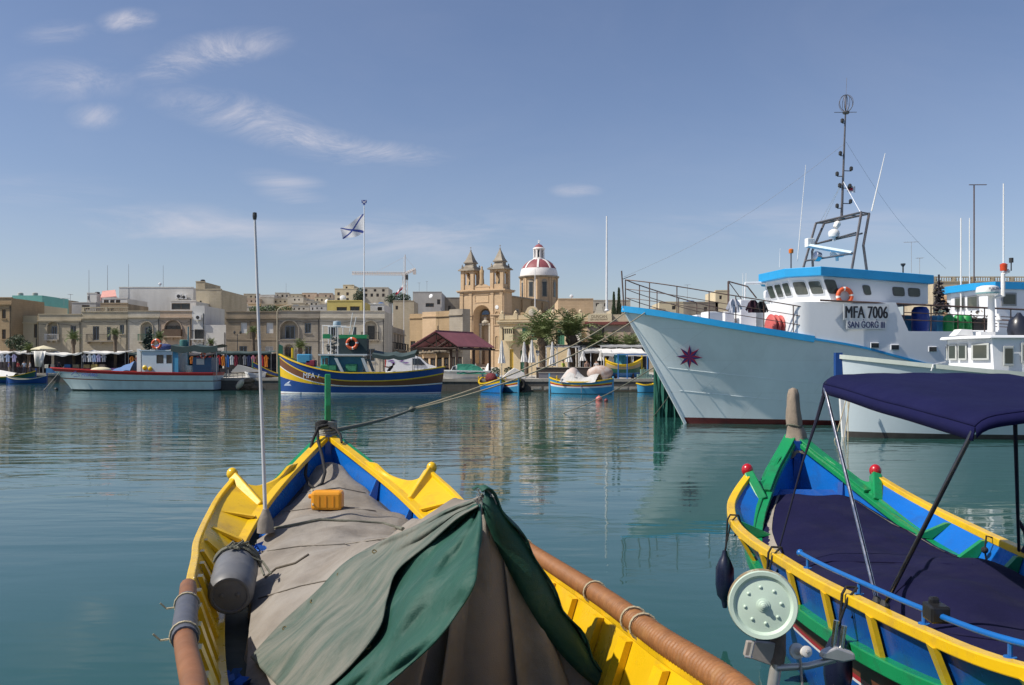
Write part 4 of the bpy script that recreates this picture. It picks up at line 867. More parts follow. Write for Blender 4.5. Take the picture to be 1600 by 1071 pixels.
# ------------------------------------------------------------------ market
def stall(label,px0,px1,yt,Y,mat,dp=3.2,table=None,sag=.25,valance=0.0):
 X0,X1=ax(px0,Y),ax(px1,Y);W=X1-X0;h=az(yt,Y)-GZ
 root=thing('market_stall',label,'market stall',(X0,Y,GZ),0,'market stalls along the far quay')
 mb=MB();n=12;rows=[[(W*i/n,dp*j/4,h+.25*j/4-sag*math.sin(math.pi*i/n)*.6+.05*math.sin(i*1.7+j*2))for i in range(n+1)]for j in range(5)]
 mb.grid(rows);mb.grid([[(p[0],p[1],p[2]-.02)for p in r]for r in rows],flip=True)
 mb.grid([[(p[0],-.02,p[2]-.18-.06*math.sin(p[0]*3))for p in rows[0]],[(p[0],-.02,p[2])for p in rows[0]]]);mb.build('canopy',mat,root,smooth=60)
 for x in(.05,W-.05):
  for y in(.05,dp-.05):mb=MB();mb.tube([(x,y,0),(x,y,h+(.25 if y>1 else 0))],.03,5);mb.build('post',steel_grey,root)
 mb=MB();mb.box(.3,W-.3,.4,1.5,.7,.76);o=mb.build('table',wood_dark,root);mb=MB();mb.box(.3,W-.3,.38,.399,.1,.759);mb.build('table_cloth',table or canvas_dark,root)
 rows=[[(W*i/16,dp-.12+.06*math.sin(i*2.3),lerp(.05,h-.1,j/3))for i in range(17)]for j in range(4)];mb=MB();mb.grid(rows);mb.build('stall_shade_backing',M('dark stall shade',(.035,.032,.04),.9,.5,1.2,c2=(.12,.10,.12),amt=.32,vs2=1.1),root,smooth=60)  # added dark sheet standing in for the shade and clutter under the canopy
 return root
blue_cloth=M('blue stall cloth',(.03,.13,.30),.8,.15,2);purple_cloth=M('purple stall cloth',(.12,.06,.2),.8,.15,2);dark_cloth=M('dark stall cloth',(.03,.028,.035),.9,.2,2)
stall('market stall with a white canopy cut by the left photo edge',-25,20,550,120,canvas_white,table=dark_cloth)
stall('market stall with a plain white canopy left of the blue table',20.5,62,550,120.5,canvas_white,table=dark_cloth)
stall('market stall with a sagging white canopy over the blue table',66,128,551,119,canvas_white,table=blue_cloth,sag=.5)
stall('market stall with a pale canopy and purple hangings',129,196,550,119.5,canvas_white,table=purple_cloth)
stall('market stall under a dark canopy hung with clothes',338,424,551,114,canvas_dark,table=dark_cloth,sag=.1)
stall('dark market stall behind the white fishing boat cabin',200,262,552,119,canvas_dark,table=dark_cloth)
stall('dark market stall right of the white fishing boat cabin',264,336,553,119,dark_cloth,table=dark_cloth)
gr_=random.Random(9)
GC=[('red',(.45,.03,.04)),('orange',(.6,.18,.02)),('blue',(.03,.15,.45)),('white',(.6,.6,.6)),('dark red',(.2,.02,.04)),('black',(.02,.02,.025)),('grey',(.2,.2,.22)),('navy',(.02,.03,.09)),('pink',(.55,.2,.25)),('brown',(.14,.07,.04))]
def garment(label,X,Y,z,c,w_=.5,h=.75):
 mb=MB();rows=[]
 for j in range(5):
  t=j/4;ww=w_*(1 if t<.75 else 1.0-(t-.75)*2.2)/2
  rows.append([(X+lerp(-ww,ww,i/6),Y+.05*math.sin(i*1.9+j),z-h+h*t)for i in range(7)])
 mb.grid(rows);mb.grid([[(p[0],p[1]+.03,p[2])for p in r]for r in rows],flip=True)
 for s in(-1,1):mb.add([(X+s*w_*.48,Y,z-.12),(X+s*w_*.78,Y+.02,z-.38),(X+s*w_*.62,Y+.02,z-.46),(X+s*w_*.48,Y,z-.3)],[(0,1,2,3)if s<0 else(3,2,1,0)])
 o=mb.build('garment',M('cloth '+str(c),c,.85,.15,3),None,smooth=60,origin=(X,Y,z-h));o.location=(X,Y,z-h);return tag(o,label,'garment','clothes hung on the market stalls')
for i in range(12):
 nm,c=GC[i%len(GC)];px=342+i*6.7
 garment('%s garment hanging %s from the left on the clothes stall'%(nm,ORD[i]),ax(px,113.9),113.9,az(555.5,113.9),c,.42,1.2+.3*(i%3)/2)
for i in range(8):
 nm,c=[('white',(.6,.6,.62)),('pale blue',(.35,.42,.6)),('lilac',(.4,.36,.55)),('grey',(.25,.25,.28))][i%4];px=[3,12,22,132,140,147,154,162][i]
 garment('%s garment hanging %s from left under the white market canopies'%(nm,ORD[i]),ax(px,119.0),119.0,az(554,119),c,.5,1.0)
for i in range(14):
 nm,c=GC[(i*3+1)%len(GC)];px=206+i*9.4
 garment('%s garment hanging %s from left on the dark stalls behind the white boat'%(nm,ORD[i]),ax(px,118.6),118.6,az(557,118.6),tuple(q*.7 for q in c),.5,1.0)
for i,(px,c,nm)in enumerate([(73,(.5,.5,.45),'white'),(79,(.2,.2,.2),'grey'),(104,(.03,.12,.3),'blue'),(117,(.25,.2,.12),'brown'),(134,(.3,.22,.1),'tan'),(146,(.4,.3,.1),'yellow brown'),(158,(.12,.1,.09),'dark')]):
 mb=MB();x=ax(px,119.4);mb.box(-.4,.4,-.3,.3,0,.45);mb.box(-.34,.34,-.24,.24,.451,.5)
 tag(mb.build('goods_box',M('box '+nm,c,.8,.2,3),None,loc=(x,119.9,GZ+.765)),'%s box of goods, %s from the left on the market tables'%(nm,ORD[i]),'box','boxes on the market tables')
def open_parasol(label,px,yt,hw,Y,mat):
 X=ax(px,Y);z=az(yt,Y)-GZ;r=hw/FPX*Y;root=thing('market_umbrella',label,'parasol',(X,Y,GZ))
 mb=MB();mb.tube([(0,0,0),(0,0,z-.05)],.04,6);mb.build('pole',steel_grey,root)
 mb=MB();mb.lathe([(r,z-r*.36),(r*.98,z-r*.30),(r*.5,z-r*.13),(0,z)],8,rotz(.2));mb.build('canopy',mat,root)
open_parasol('open cream parasol above the white market canopies',68,540,19,121,canvas_cream)
# slanted white canvas sheet
mb=MB();Y=117.5;P=[at(72,549,Y),at(53,549,Y),at(64,574,Y),at(55,573,Y+1)]
mb.grid([[Vector(P[0]).lerp(Vector(P[1]),i/6)+Vector((0,.2*math.sin(i),0))for i in range(7)],[Vector(P[2]).lerp(Vector(P[3]),i/6)+Vector((0,.1*math.sin(i*2),0))for i in range(7)]])
o=mb.build('canvas_sheet',canvas_white,None,smooth=60);sm=o.modifiers.new('t','SOLIDIFY');sm.thickness=.03
tag(o,'white canvas sheet hanging slanted from a market canopy','canvas sheet')
# ------------------------------------------------------------------ van and cars
def wheel(par,c,r,w_):
 mb=MB();mb.lathe([(r*.62,-w_/2),(r*.95,-w_/2),(r,-w_*.3),(r,w_*.3),(r*.95,w_/2),(r*.62,w_/2)],18,trs(c,rx=R(90)));o=mb.build('wheel',M('tyre rubber',(.02,.02,.02),.8,.1),par)
 mb=MB();mb.lathe([(0,-w_*.45),(r*.6,-w_*.42),(r*.62,w_*.42),(0,w_*.45)],12,trs(c,rx=R(90)));mb.build('rim',steel_grey,o)
def van():
 Y=83.5;X0=ax(602,Y);root=thing('van','white delivery van with purple decals parked behind the big blue boat','van',(X0,Y,GZ),R(2))
 L_,W,H_=4.9,1.8,2.15;wp=M('white car paint',(.75,.75,.76),.25,.03,1,coat=.5)
 prof=[(.0,.35),(0,1.0),(.12,1.9),(.35,H_),(2.7,H_-.02),(3.25,H_-.2),(3.95,1.32),(4.75,1.08),(4.9,.8),(4.88,.35)]
 mb=MB();rows=[]
 for(y,s)in((0,.0),(.08,1),(W-.08,1),(W,0)):
  rows.append([(p[0]+(0 if s else(.04 if p[0]<2 else-.04)),y+(.1*max(0,(p[1]-1.1))if y<W/2 else-.1*max(0,p[1]-1.1)),p[1]-(0 if s else.03))for p in prof])
 mb.grid(rows,close=True);n=len(prof);mb.f.append(tuple(range(n)));mb.m.append(0);mb.f.append(tuple(3*n+k for k in range(n))[::-1]);mb.m.append(0)
 mb.build('body',wp,root,smooth=35)
 mb=MB();mb.prism([(2.55,-.02,1.25),(3.75,-.02,1.25),(3.2,.04,1.85),(2.55,.04,1.85)],(0,-.015,0));mb.build('side_window',glass_dark,root)
 mb=MB();mb.prism([(-.015,.3,1.15),(-.015,1.5,1.15),(.09,1.4,1.85),(.09,.4,1.85)],(-.02,0,0));mb.build('rear_window',M('pale rear glass',(.28,.27,.26),.1,.1),root)
 mb=MB();mb.prism([(3.28,.25,H_-.27),(3.28,1.55,H_-.27),(3.96,1.6,1.36),(3.96,.2,1.36)],(.03,0,.04));mb.build('windscreen',glass_dark,root)
 for y in(.06,W-.2):mb=MB();mb.box(-.03,.05,y,y+.14,1.0,1.75);mb.build('tail_light',M('red lamp plastic',(.5,.02,.02),.3,.1),root)
 for y in(.05,W-.35):mb=MB();mb.box(4.7,4.91,y,y+.3,.85,1.03);mb.build('headlight',M('clear lamp plastic',(.6,.62,.62),.15,.05),root)
 for x in(.85,3.95):
  for y in(.05,W-.05):wheel(root,(x,y,.33),.33,.2)
 dc=M('purple decal',(.18,.08,.28),.5,.1)
 for(x,z,s)in((.5,1.62,.36),(.7,1.45,.22),(1.5,1.6,.3),(1.9,1.42,.34)):
  mb=MB();mb.prism([(x-s,-.012+.1*max(0,z-1.1),z),(x,-.012+.1*max(0,z-1.16),z-.06),(x+s,-.012+.1*max(0,z-1.1),z+.02),(x+s*.3,-.012+.1*max(0,z-1.0),z+.1)],(0,-.006,0));mb.build('decal',dc,root)
 mb=MB();mb.box(3.3,3.42,-.2,-.03,1.22,1.42);mb.build('door_mirror',iron_dark,root);mb=MB();mb.box(2.52,2.56,-.012,-.004,.5,1.9);mb.build('door_seam',iron_dark,root)
van()
# ------------------------------------------------------------------ poles, flags, lamps, crane
def pole(name,label,cat,px,yt,yb,Y,r,mat,lean=0,z0=None):
 x,_,z1=at(px,yt,Y);zb=z0 if z0 is not None else az(yb,Y);root=thing(name,label,cat,(x+lean,Y,zb))
 mb=MB();mb.tube([(0,0,0),(-lean*.5,0,(z1-zb)*.5),(-lean,0,z1-zb)],[r,r*.8,r*.55],8);mb.lathe([(r*1.8,0),(r*1.8,.1),(r*1.1,.2)],8);mb.build('shaft',mat,root)
 return root,z1-zb
def waving(w_,h,f,nx=24,ny=12):
 return[[f(w_*i/nx,h*j/ny)for i in range(nx+1)]for j in range(ny+1)]
white_cloth=M('white flag cloth',(.72,.73,.76),.8,.04,2);blue_flag=M('blue flag cloth',(.04,.07,.30),.8,.06,2)
root,hh=pole('flag_pole','tall white pole flying a white flag with blue diagonal cross','flag pole',569,322,590,100,.09,steel_white,0,GZ)
def flag():
 Y=100;Tp=Vector(at(568.5,334,Y));Bt=Vector(at(568.5,365,Y));fo=Vector(at(533,362,Y));fo2=Vector(at(537,375,Y))
 def P(s,t):
  a=Tp.lerp(Bt,t);b=Vector(at(531,357,Y)).lerp(Vector(at(536,375,Y)),t)
  p=a.lerp(b,s);p.z+=-.35*math.sin(math.pi*s)*(1-t)*.4+.12*math.sin(s*7+t*2);p.y+=.32*math.sin(s*8.5+t*1.5)*s;return p
 n=36;mb=MB();base=[]
 for j in range(n+1):base.append([P(i/n,j/n)for i in range(n+1)])
 mb.grid(base)
 for idx in range(n*n):
  j,i=divmod(idx,n);u,v=(i+.5)/n,(j+.5)/n
  mb.m[idx]=1 if abs(u-v)<.06 or abs(u-(1-v))<.06 else 0
 o=mb.build('flag',[white_cloth,blue_flag],root,smooth=80,origin=root.location);o['label']='white flag with a blue diagonal cross'
 mb=MB();z=hh;mb.prism([(-.3,-.03,z+.65),(.3,-.03,z+.65),(.28,-.03,z+.35),(0,-.03,z+.05),(-.28,-.03,z+.35)],(0,.06,0));s=mb.build('shield',blue_flag,root)
 mb=MB();
 for a in(1,-1):mb.prism([(-.24*a-.05,-.035,z+.6),(-.24*a+.05,-.035,z+.6),(.2*a+.05,-.035,z+.25),(.2*a-.05,-.035,z+.25)],(0,-.004*(1 if a>0 else 2),0))
 mb.build('shield_cross',white_cloth,s)
flag()
root2,h2=pole('flag_pole','thin pale pole with a small red and white flag near the crane','flag pole',631,402,590,150,.06,steel_white,0,GZ)
mb=MB();Y=150;f0=Vector(at(629.5,444,Y));rows=[]
for j in range(7):rows.append([Vector(at(lerp(629,618,i/8),lerp(445,459,i/8)+lerp(0,7,j/6)*(1-.5*i/8),Y))+Vector((0,.2*math.sin(i*1.2),0))for i in range(9)])
mb.grid(rows)
for idx in range(len(mb.m)):mb.m[idx]=1 if(idx//8)>=3 or(idx%8)>5 else 0
o=mb.build('flag',[white_cloth,M('red flag cloth',(.42,.03,.05),.8,.06,2)],root2,smooth=80,origin=root2.location);o['label']='drooping white and red flag'
pole('flag_pole','bare tall white pole rising beside the restaurant sign','flag pole',948,338,480,98,.13,steel_white,0,az(486,98))
pole('flag_pole','thin white pole on the roof of the club house in front of the dome','flag pole',836,420,480,106,.06,steel_white,0,az(482,106))
for i,(px,yt,Y,lab)in enumerate([(139,422,150,'thin mast on the roof left of the pink awning'),(168,415,152,'thin aerial mast above the pink awning'),(201,413,158,'thin aerial mast at the left end of the big white block'),(255,415,160,'thin aerial mast above the middle of the big white block'),(447,443,235,'short thick aerial mast on the hillside roofs')]):
 pole('aerial_mast',lab,'antenna',px,yt,470,Y,.05,steel_grey)
def lamp_post(label,px,yt,yb,Y,arm):
 x,_,z1=at(px,yt,Y);root=thing('street_lamp',label,'street lamp',(x,Y,GZ));h=z1-GZ
 mb=MB();mb.tube([(0,0,0),(0,0,h*.9)]+[(arm*t*t,0,h*(.9+.1*math.sin(t*1.57)))for t in(.2,.4,.6,.8,1)],.07,7);mb.build('post',M('sandy lamp paint',(.38,.33,.24),.6,.1),root)
 mb=MB();mb.cbox((arm*1.12,0,h-.02),(abs(arm)*.3,.22,.12));mb.build('lamp_head',steel_grey,root)
lamp_post('tall curved street lamp in front of the grey house',433,477,590,112,2.1)
root,h_=pole('street_lamp','black twin lantern lamp in front of the rough limestone house','street lamp',371,522,590,118,.07,iron_dark,0,GZ)
for s in(-1,1):
 mb=MB();mb.tube([(0,0,h_-.2),(s*.35,0,h_-.1),(s*.4,0,h_)],.03,5);mb.lathe([(.06,h_),(.16,h_+.1),(.13,h_+.32),(0,h_+.45)],6,Matrix.Translation((s*.4,0,0)));mb.build('lantern',iron_dark,root)
def crane():
 Y=420;x,_,zt=at(633,428,Y);zb=12;root=thing('tower_crane','pale tower crane on the skyline behind the town','crane',(x,Y,zb));h=zt-zb;cm=M('pale crane paint',(.50,.45,.42),.6,.1)
 def lattice(mb,p0,p1,s,n):
  p0,p1=Vector(p0),Vector(p1);d=(p1-p0).normalized();u=d.orthogonal().normalized();v=d.cross(u);cs=[(u*a+v*b)*s for a in(-1,1)for b in(-1,1)]
  for c in cs:mb.tube([p0+c,p1+c],.13,4)
  for i in range(n):
   a,b=p0.lerp(p1,i/n),p0.lerp(p1,(i+1)/n)
   for q,r_ in((0,1),(1,3),(3,2),(2,0)):mb.tube([a+cs[q],b+cs[r_]],.08,3)
 mb=MB();lattice(mb,(0,0,0),(0,0,h),.8,14);mb.build('mast',cm,root)
 mb=MB();lattice(mb,(0,0,h),(ax(550,Y)-x,0,h+.2),.5,22);mb.build('jib',cm,root)
 mb=MB();lattice(mb,(0,0,h),(5,0,h+2.2),.4,5);mb.cbox((4.4,0,h+.6),(1.4,1.2,1.8));mb.build('counter_jib',cm,root)
 mb=MB();mb.tube([(0,0,h),(0,0,h+9)],.2,5);mb.tube([(0,0,h+8),(-14,0,h+.6)],.05,3);mb.tube([(0,0,h+8),(4.8,0,h+2.2)],.05,3);mb.build('tower_top',cm,root)
 mb=MB();mb.cbox((.9,-.9,h-1.8),(1.2,1.2,2.2));mb.build('cab',iron_dark,root)
crane()
# ------------------------------------------------------------------ roof clutter
def tank(label,px,yt,hw,hpx,Y,mat):
 r=hw/FPX*Y;h=hpx/FPX*Y;x,_,z=at(px,yt,Y);mb=MB();mb.lathe([(r,0),(r,h*.85),(r*.6,h*.97),(r*.3,h)],12)
 for k in(.3,.6):mb.lathe([(r*1.03,h*k),(r*1.05,h*k+.06),(r*1.03,h*k+.12)],12)
 o=mb.build('water_tank',mat,None,loc=(x,Y+1.2,z-h),smooth=40);tag(o,label,'water tank')
blk=M('black plastic tank',(.03,.03,.035),.5,.1);bltank=M('blue plastic tank',(.02,.10,.28),.5,.1)
tank('grey tank at the left end of the teal house roof',26,456.5,4,6,152,plaster_grey);tank('grey tank in the middle of the teal house roof',49,456.5,4,6,152,plaster_grey)
tank('blue water tank on the roof right of the flag pole',594,472,5,10,151,bltank);tank('white water tank left of the blue one',584,473,4,12,151,plaster_white)
tank('dark dome shaped tank on top of the beige tower',313,436,3.5,6,148,blk);tank('dark tank on the small cream stair hut',147,455.5,3.5,4,150,blk);tank('blue tank on the low olive house behind the trawler rails',1081,469,6,5,150,bltank)
tank('tan brown water tank beside the balustraded building',1497,455,13,45,60,M('tan tank',(.35,.22,.12),.6,.12,1))
def dish(label,px,py,r_px,Y,rz):
 r=r_px/FPX*Y;p=at(px,py,Y);root=thing('satellite_dish',label,'satellite dish',(p[0],Y,p[2]-r*1.6),rz)
 mb=MB();mb.lathe([(0,.22*r),(r*.5,.16*r),(r*.85,.05*r),(r,-.05*r),(r*.98,-.07*r),(r*.5,.12*r),(0,.18*r)],14,trs((0,0,r*1.6),rx=R(70)));mb.build('reflector',steel_white,root,smooth=50)
 mb=MB();mb.tube([(0,.1,0),(0,.1,r*1.5)],.05,5);mb.tube([(0,0,r*1.0),(0,-r*.8,r*1.5)],.025,4);mb.build('bracket',steel_grey,root)
dish('large white satellite dish above the yellow roof room',536,466,5,146,.3);dish('white satellite dish on the bare concrete building',673,463,3.6,204,-.6);dish('white dish on the hillside roofs left of the yellow room',510,471,3.2,150,-.4);dish('black satellite dish on the big white block',250,444,2.6,157,.5);dish('white dish on the roof right of the church dome',893,463,3,160,.2)
def aerial(label,px,yt,yb,Y,w_px):
 x,_,z=at(px,yt,Y);zb=az(yb,Y);w_=w_px/FPX*Y;root=thing('aerial',label,'antenna',(x,Y,zb));mb=MB();mb.tube([(0,0,0),(0,0,z-zb)],.03,4);mb.build('mast',steel_grey,root)
 mb=MB();mb.tube([(-w_/2,0,z-zb-.1),(w_/2,0,z-zb)],.02,4)
 for i in range(6):xx=lerp(-w_/2,w_/2,i/5);mb.tube([(xx,-.4,z-zb-.05),(xx,.4,z-zb-.05)],.015,3)
 mb.build('crossbars',steel_grey,root)
aerial('roof aerial above the grey shed',100,466,478,145,14);aerial('roof aerial right of the first one',110,460,478,146,5);aerial('roof aerial above the concrete block',655,442,458,205,5);aerial('roof aerial on the right of the concrete block',667,440,458,206,4);aerial('television aerial above the trawler roof aft',1424,378,442,118,22);aerial('low television aerial beside the taller one',1437,403,442,119,10);aerial('roof aerial behind the trawler bow rail',1074,445,474,152,9)
def ac(label,px,py,Y,s=.9):
 p=at(px,py,Y);root=thing('air_conditioner',label,'air conditioner',p);mb=MB();mb.box(-s/2,s/2,-.35,0,0,s*.75);mb.build('casing',paint_white,root);mb=MB();mb.lathe([(s*.28,0),(s*.28,.02),(s*.08,.03)],14,trs((0,-.35,s*.37),rx=R(90)));mb.build('fan',iron_dark,root)
ac('air conditioner on the big white block wall',280,467,157.9,1.1);ac('air conditioner beside the first one on the white block',288,468,157.9,1.0);ac('air conditioner on the grey white house',310,500,129.9,.9)
mb=MB();Y=148;P=[at(157,465,Y),at(182,463,Y),at(180,453,Y+3),at(160,455,Y+3)];mb.add(P+[(p[0],p[1],p[2]-.1)for p in P],[(0,1,2,3),(7,6,5,4),(0,4,5,1),(1,5,6,2),(2,6,7,3),(3,7,4,0)])
for p in P:mb.box(p[0]-.05,p[0]+.05,p[1]-.05,p[1]+.05,az(470,148),p[2]-.1)
tag(mb.build('roof_awning',M('pink canvas',(.55,.28,.24),.8,.06),None),'pink canvas awning on the roof terrace','awning')
# ------------------------------------------------------------------ boats on the far side of the harbour
def PT(n,c,rough=.38,**k):return M(n,c,rough,.10,1.5,c2=tuple(x*.72 for x in c),amt=.28,vs2=2.2,st=(1,1,.4),**k)
blue_b=PT('blue boat paint',(.009,.055,.23));lblue_b=PT('light blue boat paint',(.06,.28,.48));cyan_b=PT('cyan boat paint',(.10,.42,.52))
yellow_b=PT('yellow boat paint',(.72,.47,.012));green_b=PT('green boat paint',(.012,.22,.08));red_b=PT('red boat paint',(.42,.02,.02));white_b=PT('white boat paint',(.70,.72,.72))
brown_b=PT('brown boat paint',(.16,.06,.025));dgreen_b=PT('dark green boat paint',(.02,.11,.07));antifoul=PT('dark antifouling',(.035,.03,.035));grey_b=PT('pale grey blue hull paint',(.50,.60,.62));orange_b=PT('orange boat paint',(.60,.22,.02))
deck_wood=M('worn deck wood',(.22,.16,.11),.8,.2,3)
def hull(root,L,B,zs,bands,draft=.35,p=2.2,bowx=.0,sternb=.0,rake=.25,rail=None,lining=None,deck=None,ns=28,flare=.3,transom=0.0,srake=.1,railw=.07):
 """zs(t): sheer height; bands: (name, mat, f0(t), f1(t)); sternb: half breadth left at the stern (transom) 0..1"""
 def b(t):
  s=max(0.0,1-abs(2*t-1)**p)if t<.5 else max(sternb,(1-abs(2*t-1)**p)**1.0)if sternb==0 else 1-(1-sternb)*((2*t-1)**2)
  return B/2*s**.8
 def pt(t,f,s):
  z=lerp(-draft,0,f+1)if f<0 else zs(t)*f
  w_=(1-flare+flare*max(f,0))*(1+min(f,0)*.55)
  x=L*t-rake*max(f,0)**1.3*zs(t)*(1-t)**5+srake*max(f,0)*t**6+(rake*.9*-min(f,0))*(1-t)**4
  return(x,s*b(t)*w_,z)
 T=[(i/ns)for i in range(ns+1)]
 T=[.5-.5*math.cos(math.pi*t)for t in T]
 for nm,mt,f0,f1 in bands:
  mb=MB()
  F0=f0 if callable(f0)else(lambda t,v=f0:v);F1=f1 if callable(f1)else(lambda t,v=f1:v)
  for s in(-1,1):
   rows=[[pt(t,lerp(F0(t),F1(t),k/3),s)for t in T]for k in range(4)]
   mb.grid(rows,flip=(s>0))
  if sternb>0:
   r0=[[pt(1,lerp(F0(1),F1(1),k/3),s*q)if False else(pt(1,lerp(F0(1),F1(1),k/3),1)[0],pt(1,lerp(F0(1),F1(1),k/3),1)[1]*s,pt(1,lerp(F0(1),F1(1),k/3),1)[2])for s in(-1,1)]for k in range(4)]
   mb.grid(r0)
  mb.build(nm,mt,root,smooth=50)
 if rail:
  mb=MB()
  for s in(-1,1):
   q=[Vector(pt(t,1,s))for t in T[(0 if s<0 else 0):]]
   mb.sweep(q,[(-railw,-.02),(railw*.6,-.02),(railw*.6,.07),(-railw,.07)])
  if sternb>0:a,c=pt(1,1,-1),pt(1,1,1);mb.box(a[0]-.12,a[0]+.05,a[1],c[1],a[2]-.02,a[2]+.065)
  mb.build('cap_rail',rail,root)
 if lining:
  mb=MB()
  for s in(-1,1):mb.grid([[(lambda q:(q[0],q[1]*.95 if abs(q[1])>.05 else q[1],q[2]))(pt(t,f,s))for t in T[1:-1]]for f in(.55,.8,.995)],flip=(s<0))
  mb.build('lining',lining,root,smooth=50)
 if deck:
  mb=MB();mb.grid([[(pt(t,.62,s)[0],pt(t,.62,s)[1]*.97,pt(t,.62,s)[2])for t in T]for s in(-1,1)]);mb.build('deck',deck,root)
 return pt
def lifebuoy(label,c,r,rz=0,parent=None):
 mb=MB();n=24;k=8;rr=r*.24
 rows=[[((r*.76+rr*math.cos(2*math.pi*j/k))*math.cos(2*math.pi*i/n),rr*math.sin(2*math.pi*j/k),(r*.76+rr*math.cos(2*math.pi*j/k))*math.sin(2*math.pi*i/n))for j in range(k)]for i in range(n+1)]
 mb.grid(rows,close=True)
 for i in range(len(mb.m)):mb.m[i]=1 if((i//k)%6)==0 else 0
 o=mb.build('lifebuoy',[M('orange lifebuoy',(.62,.10,.03),.5,.08,2),paint_white],parent,smooth=70,loc=c);o.rotation_euler=(0,0,rz)
 if label:tag(o,label,'lifebuoy')
 return o
def strut(mb,a,b,r=.05,n=6):mb.tube([a,b],r,n)
# --- white fishing boat with red rail (left)
def white_fisher():
 Y=83;X0=ax(112,Y);root=thing('fishing_boat','long pale blue fishing boat with red rail moored at the left','boat',(X0,Y,0))
 L=ax(340,Y)-X0;bz=az(575,Y);mz=az(583,Y);sz=az(581,Y)
 zs=lambda t:mz+(bz-mz)*(1-t)**2.6
 hull(root,L,3.6,zs,[('bottom',antifoul,-1,.06),('hull',grey_b,.06,.52),('rub_line',brown_b,.52,.57),('topside',grey_b,.57,.86),('red_rail_strake',red_b,.86,1.0)],rake=.95,sternb=.86,rail=red_b,lining=orange_b,deck=deck_wood,p=3.2)
 W=2.5;x0,x1=ax(230,Y)-X0,ax(286,Y)-X0;zt=az(549,Y);zd=mz*.62
 cab=M('pale cabin paint',(.48,.56,.62),.5,.06,1)
 mb=MB();wall=MB();ops=[(1.35,2.0,zt-zd-1.15,zt-zd-.35,False,.06),(2.25,2.8,zt-zd-1.15,zt-zd-.35,False,.06)]
 cabin=bpy.data.objects.new('cabin',None)
 mb=MB();wall_with_openings(mb,x1-x0-.6,zt-zd,ops,W)
 for i in range(len(mb.v)):v=mb.v[i];mb.v[i]=(v[0]+x0,v[1]-W/2,v[2]+zd)
 c=mb.build('wheelhouse',cab,root)
 for o in ops:m2=MB();m2.box(x0+o[0]+.02,x0+o[1]-.02,-W/2+.03,-W/2+.05,zd+o[2]+.02,zd+o[3]-.02);m2.build('cabin_window',glass_dark,c)
 mb=MB();mb.box(x0-.2,x1+.1,-W/2-.1,W/2+.1,zt+.001,zt+.1);mb.build('cabin_roof',cab,root)
 mb=MB();mb.box(x1-.58,x1,-W/2+.05,W/2-.05,zd,zt-.02);mb.build('open_back',lblue_b,root)
 for yy in(-W/2+.03,W/2-.1):mb=MB();mb.box(x0-.45,x0-.1,yy,yy+.07,zd,zt+.2);mb.build('white_pillar',paint_white,root)
 nets=M('dark net heap',(.025,.04,.03),.9,.4,5)
 mb=MB();leaf_cloud(mb,[(x0+.1,0,zt+.8,.5,.5,.7),(x0+.2,0,zt+1.7,.2,.2,.7)],260,.17,3);strut(mb,(x0+.2,0,zt),(x0+.2,0,zt+2.3),.06);mb.build('marker_flags',nets,root)
 mb=MB();mb.ball((x0+1.6,-.2,zt+.38),.45,12,8,(1.9,1.0,.7));mb.build('tarpaulin_bundle',M('blue bundle',(.03,.05,.16),.8,.2,3,fold=(4,.6,.1)),root,smooth=80)
 lifebuoy(None,(x0+1.4,-W/2-.1,zt+.62),.5,0,root)
 mb=MB();mb.lathe([(.36,zt+.1),(.38,zt+.5),(.36,zt+1.0),(.3,zt+1.05)],14,Matrix.Translation((x0+3.5,-.3,0)));mb.build('drum',M('teal drum',(.05,.16,.15),.5,.1),root,smooth=40)
 mb=MB();mb.tube([(x0+3.95,-.4,zd),(x0+3.95,-.4,az(511,Y))],.06,7);mb.build('mast',M('teal post',(.06,.2,.24),.5,.1),root)
 mb=MB();strut(mb,(x0-.3,-.5,zd+.4),(x0+.9,-1.1,zd+1.1),.04)
 mb.ball((x0+.3,-1.3,zd+1.1),.22,8,6,(1,.6,1));mb.ball((x0+.8,-1.3,zd+1.0),.2,8,6);mb.build('yellow_floats',yellow_b,root)
 xa,xb=ax(290,Y)-X0,ax(338,Y)-X0;z0=az(574,Y)
 mb=MB();mb.box(ax(307,Y)-X0,ax(336,Y)-X0,-1.0,1.0,zd,az(559,Y));c2=mb.build('aft_cabin',M('dark blue cabin',(.03,.09,.17),.5,.1),root)
 mb=MB();mb.box(ax(313,Y)-X0,ax(325,Y)-X0,-1.03,-1.001,az(570,Y),az(561,Y));mb.build('cabin_window',M('pale pane',(.4,.42,.4),.3,.1),c2)
 mb=MB();mb.lathe([(.5,zd),(.42,zd+.5),(.6,zd+.9),(.62,zd+1.3)],10,Matrix.Translation((ax(301,Y)-X0,-.3,0)));mb.build('net_winch',M('pale winch paint',(.45,.55,.52),.6,.1),root)
 rows=[]
 for i in range(9):
  t=i/8;rows.append([(lerp(xa-.8,xb+.6,t),y,az(540,Y)+.12*(1-abs(y)/1.5)-.18*math.sin(math.pi*((t*2)%1.0001)))for y in(-1.5,-.9,0,.9,1.5)])
 mb=MB();mb.grid(rows);mb.grid([[(p[0],p[1],p[2]-.05)for p in r]for r in rows],flip=True);mb.grid([[(r[0][0],r[0][1],r[0][2]-.55)for r in rows],[r[0]for r in rows]]);mb.build('awning',canvas_dark,root,smooth=60)
 for x in(xa-.7,xb+.5):
  for y in(-1.4,1.4):mb=MB();strut(mb,(x,y,zd),(x,y,az(541,Y)),.03);mb.build('awning_pole',steel_grey,root)
 lifebuoy(None,(xb-.8,-1.2,az(556,Y)),.3,0,root)
 mb=MB();mb.ball((ax(158,Y)-X0,0,mz+.25),.6,12,8,(1.7,1,.5));mb.build('fender_heap',canvas_cream,root,smooth=70)
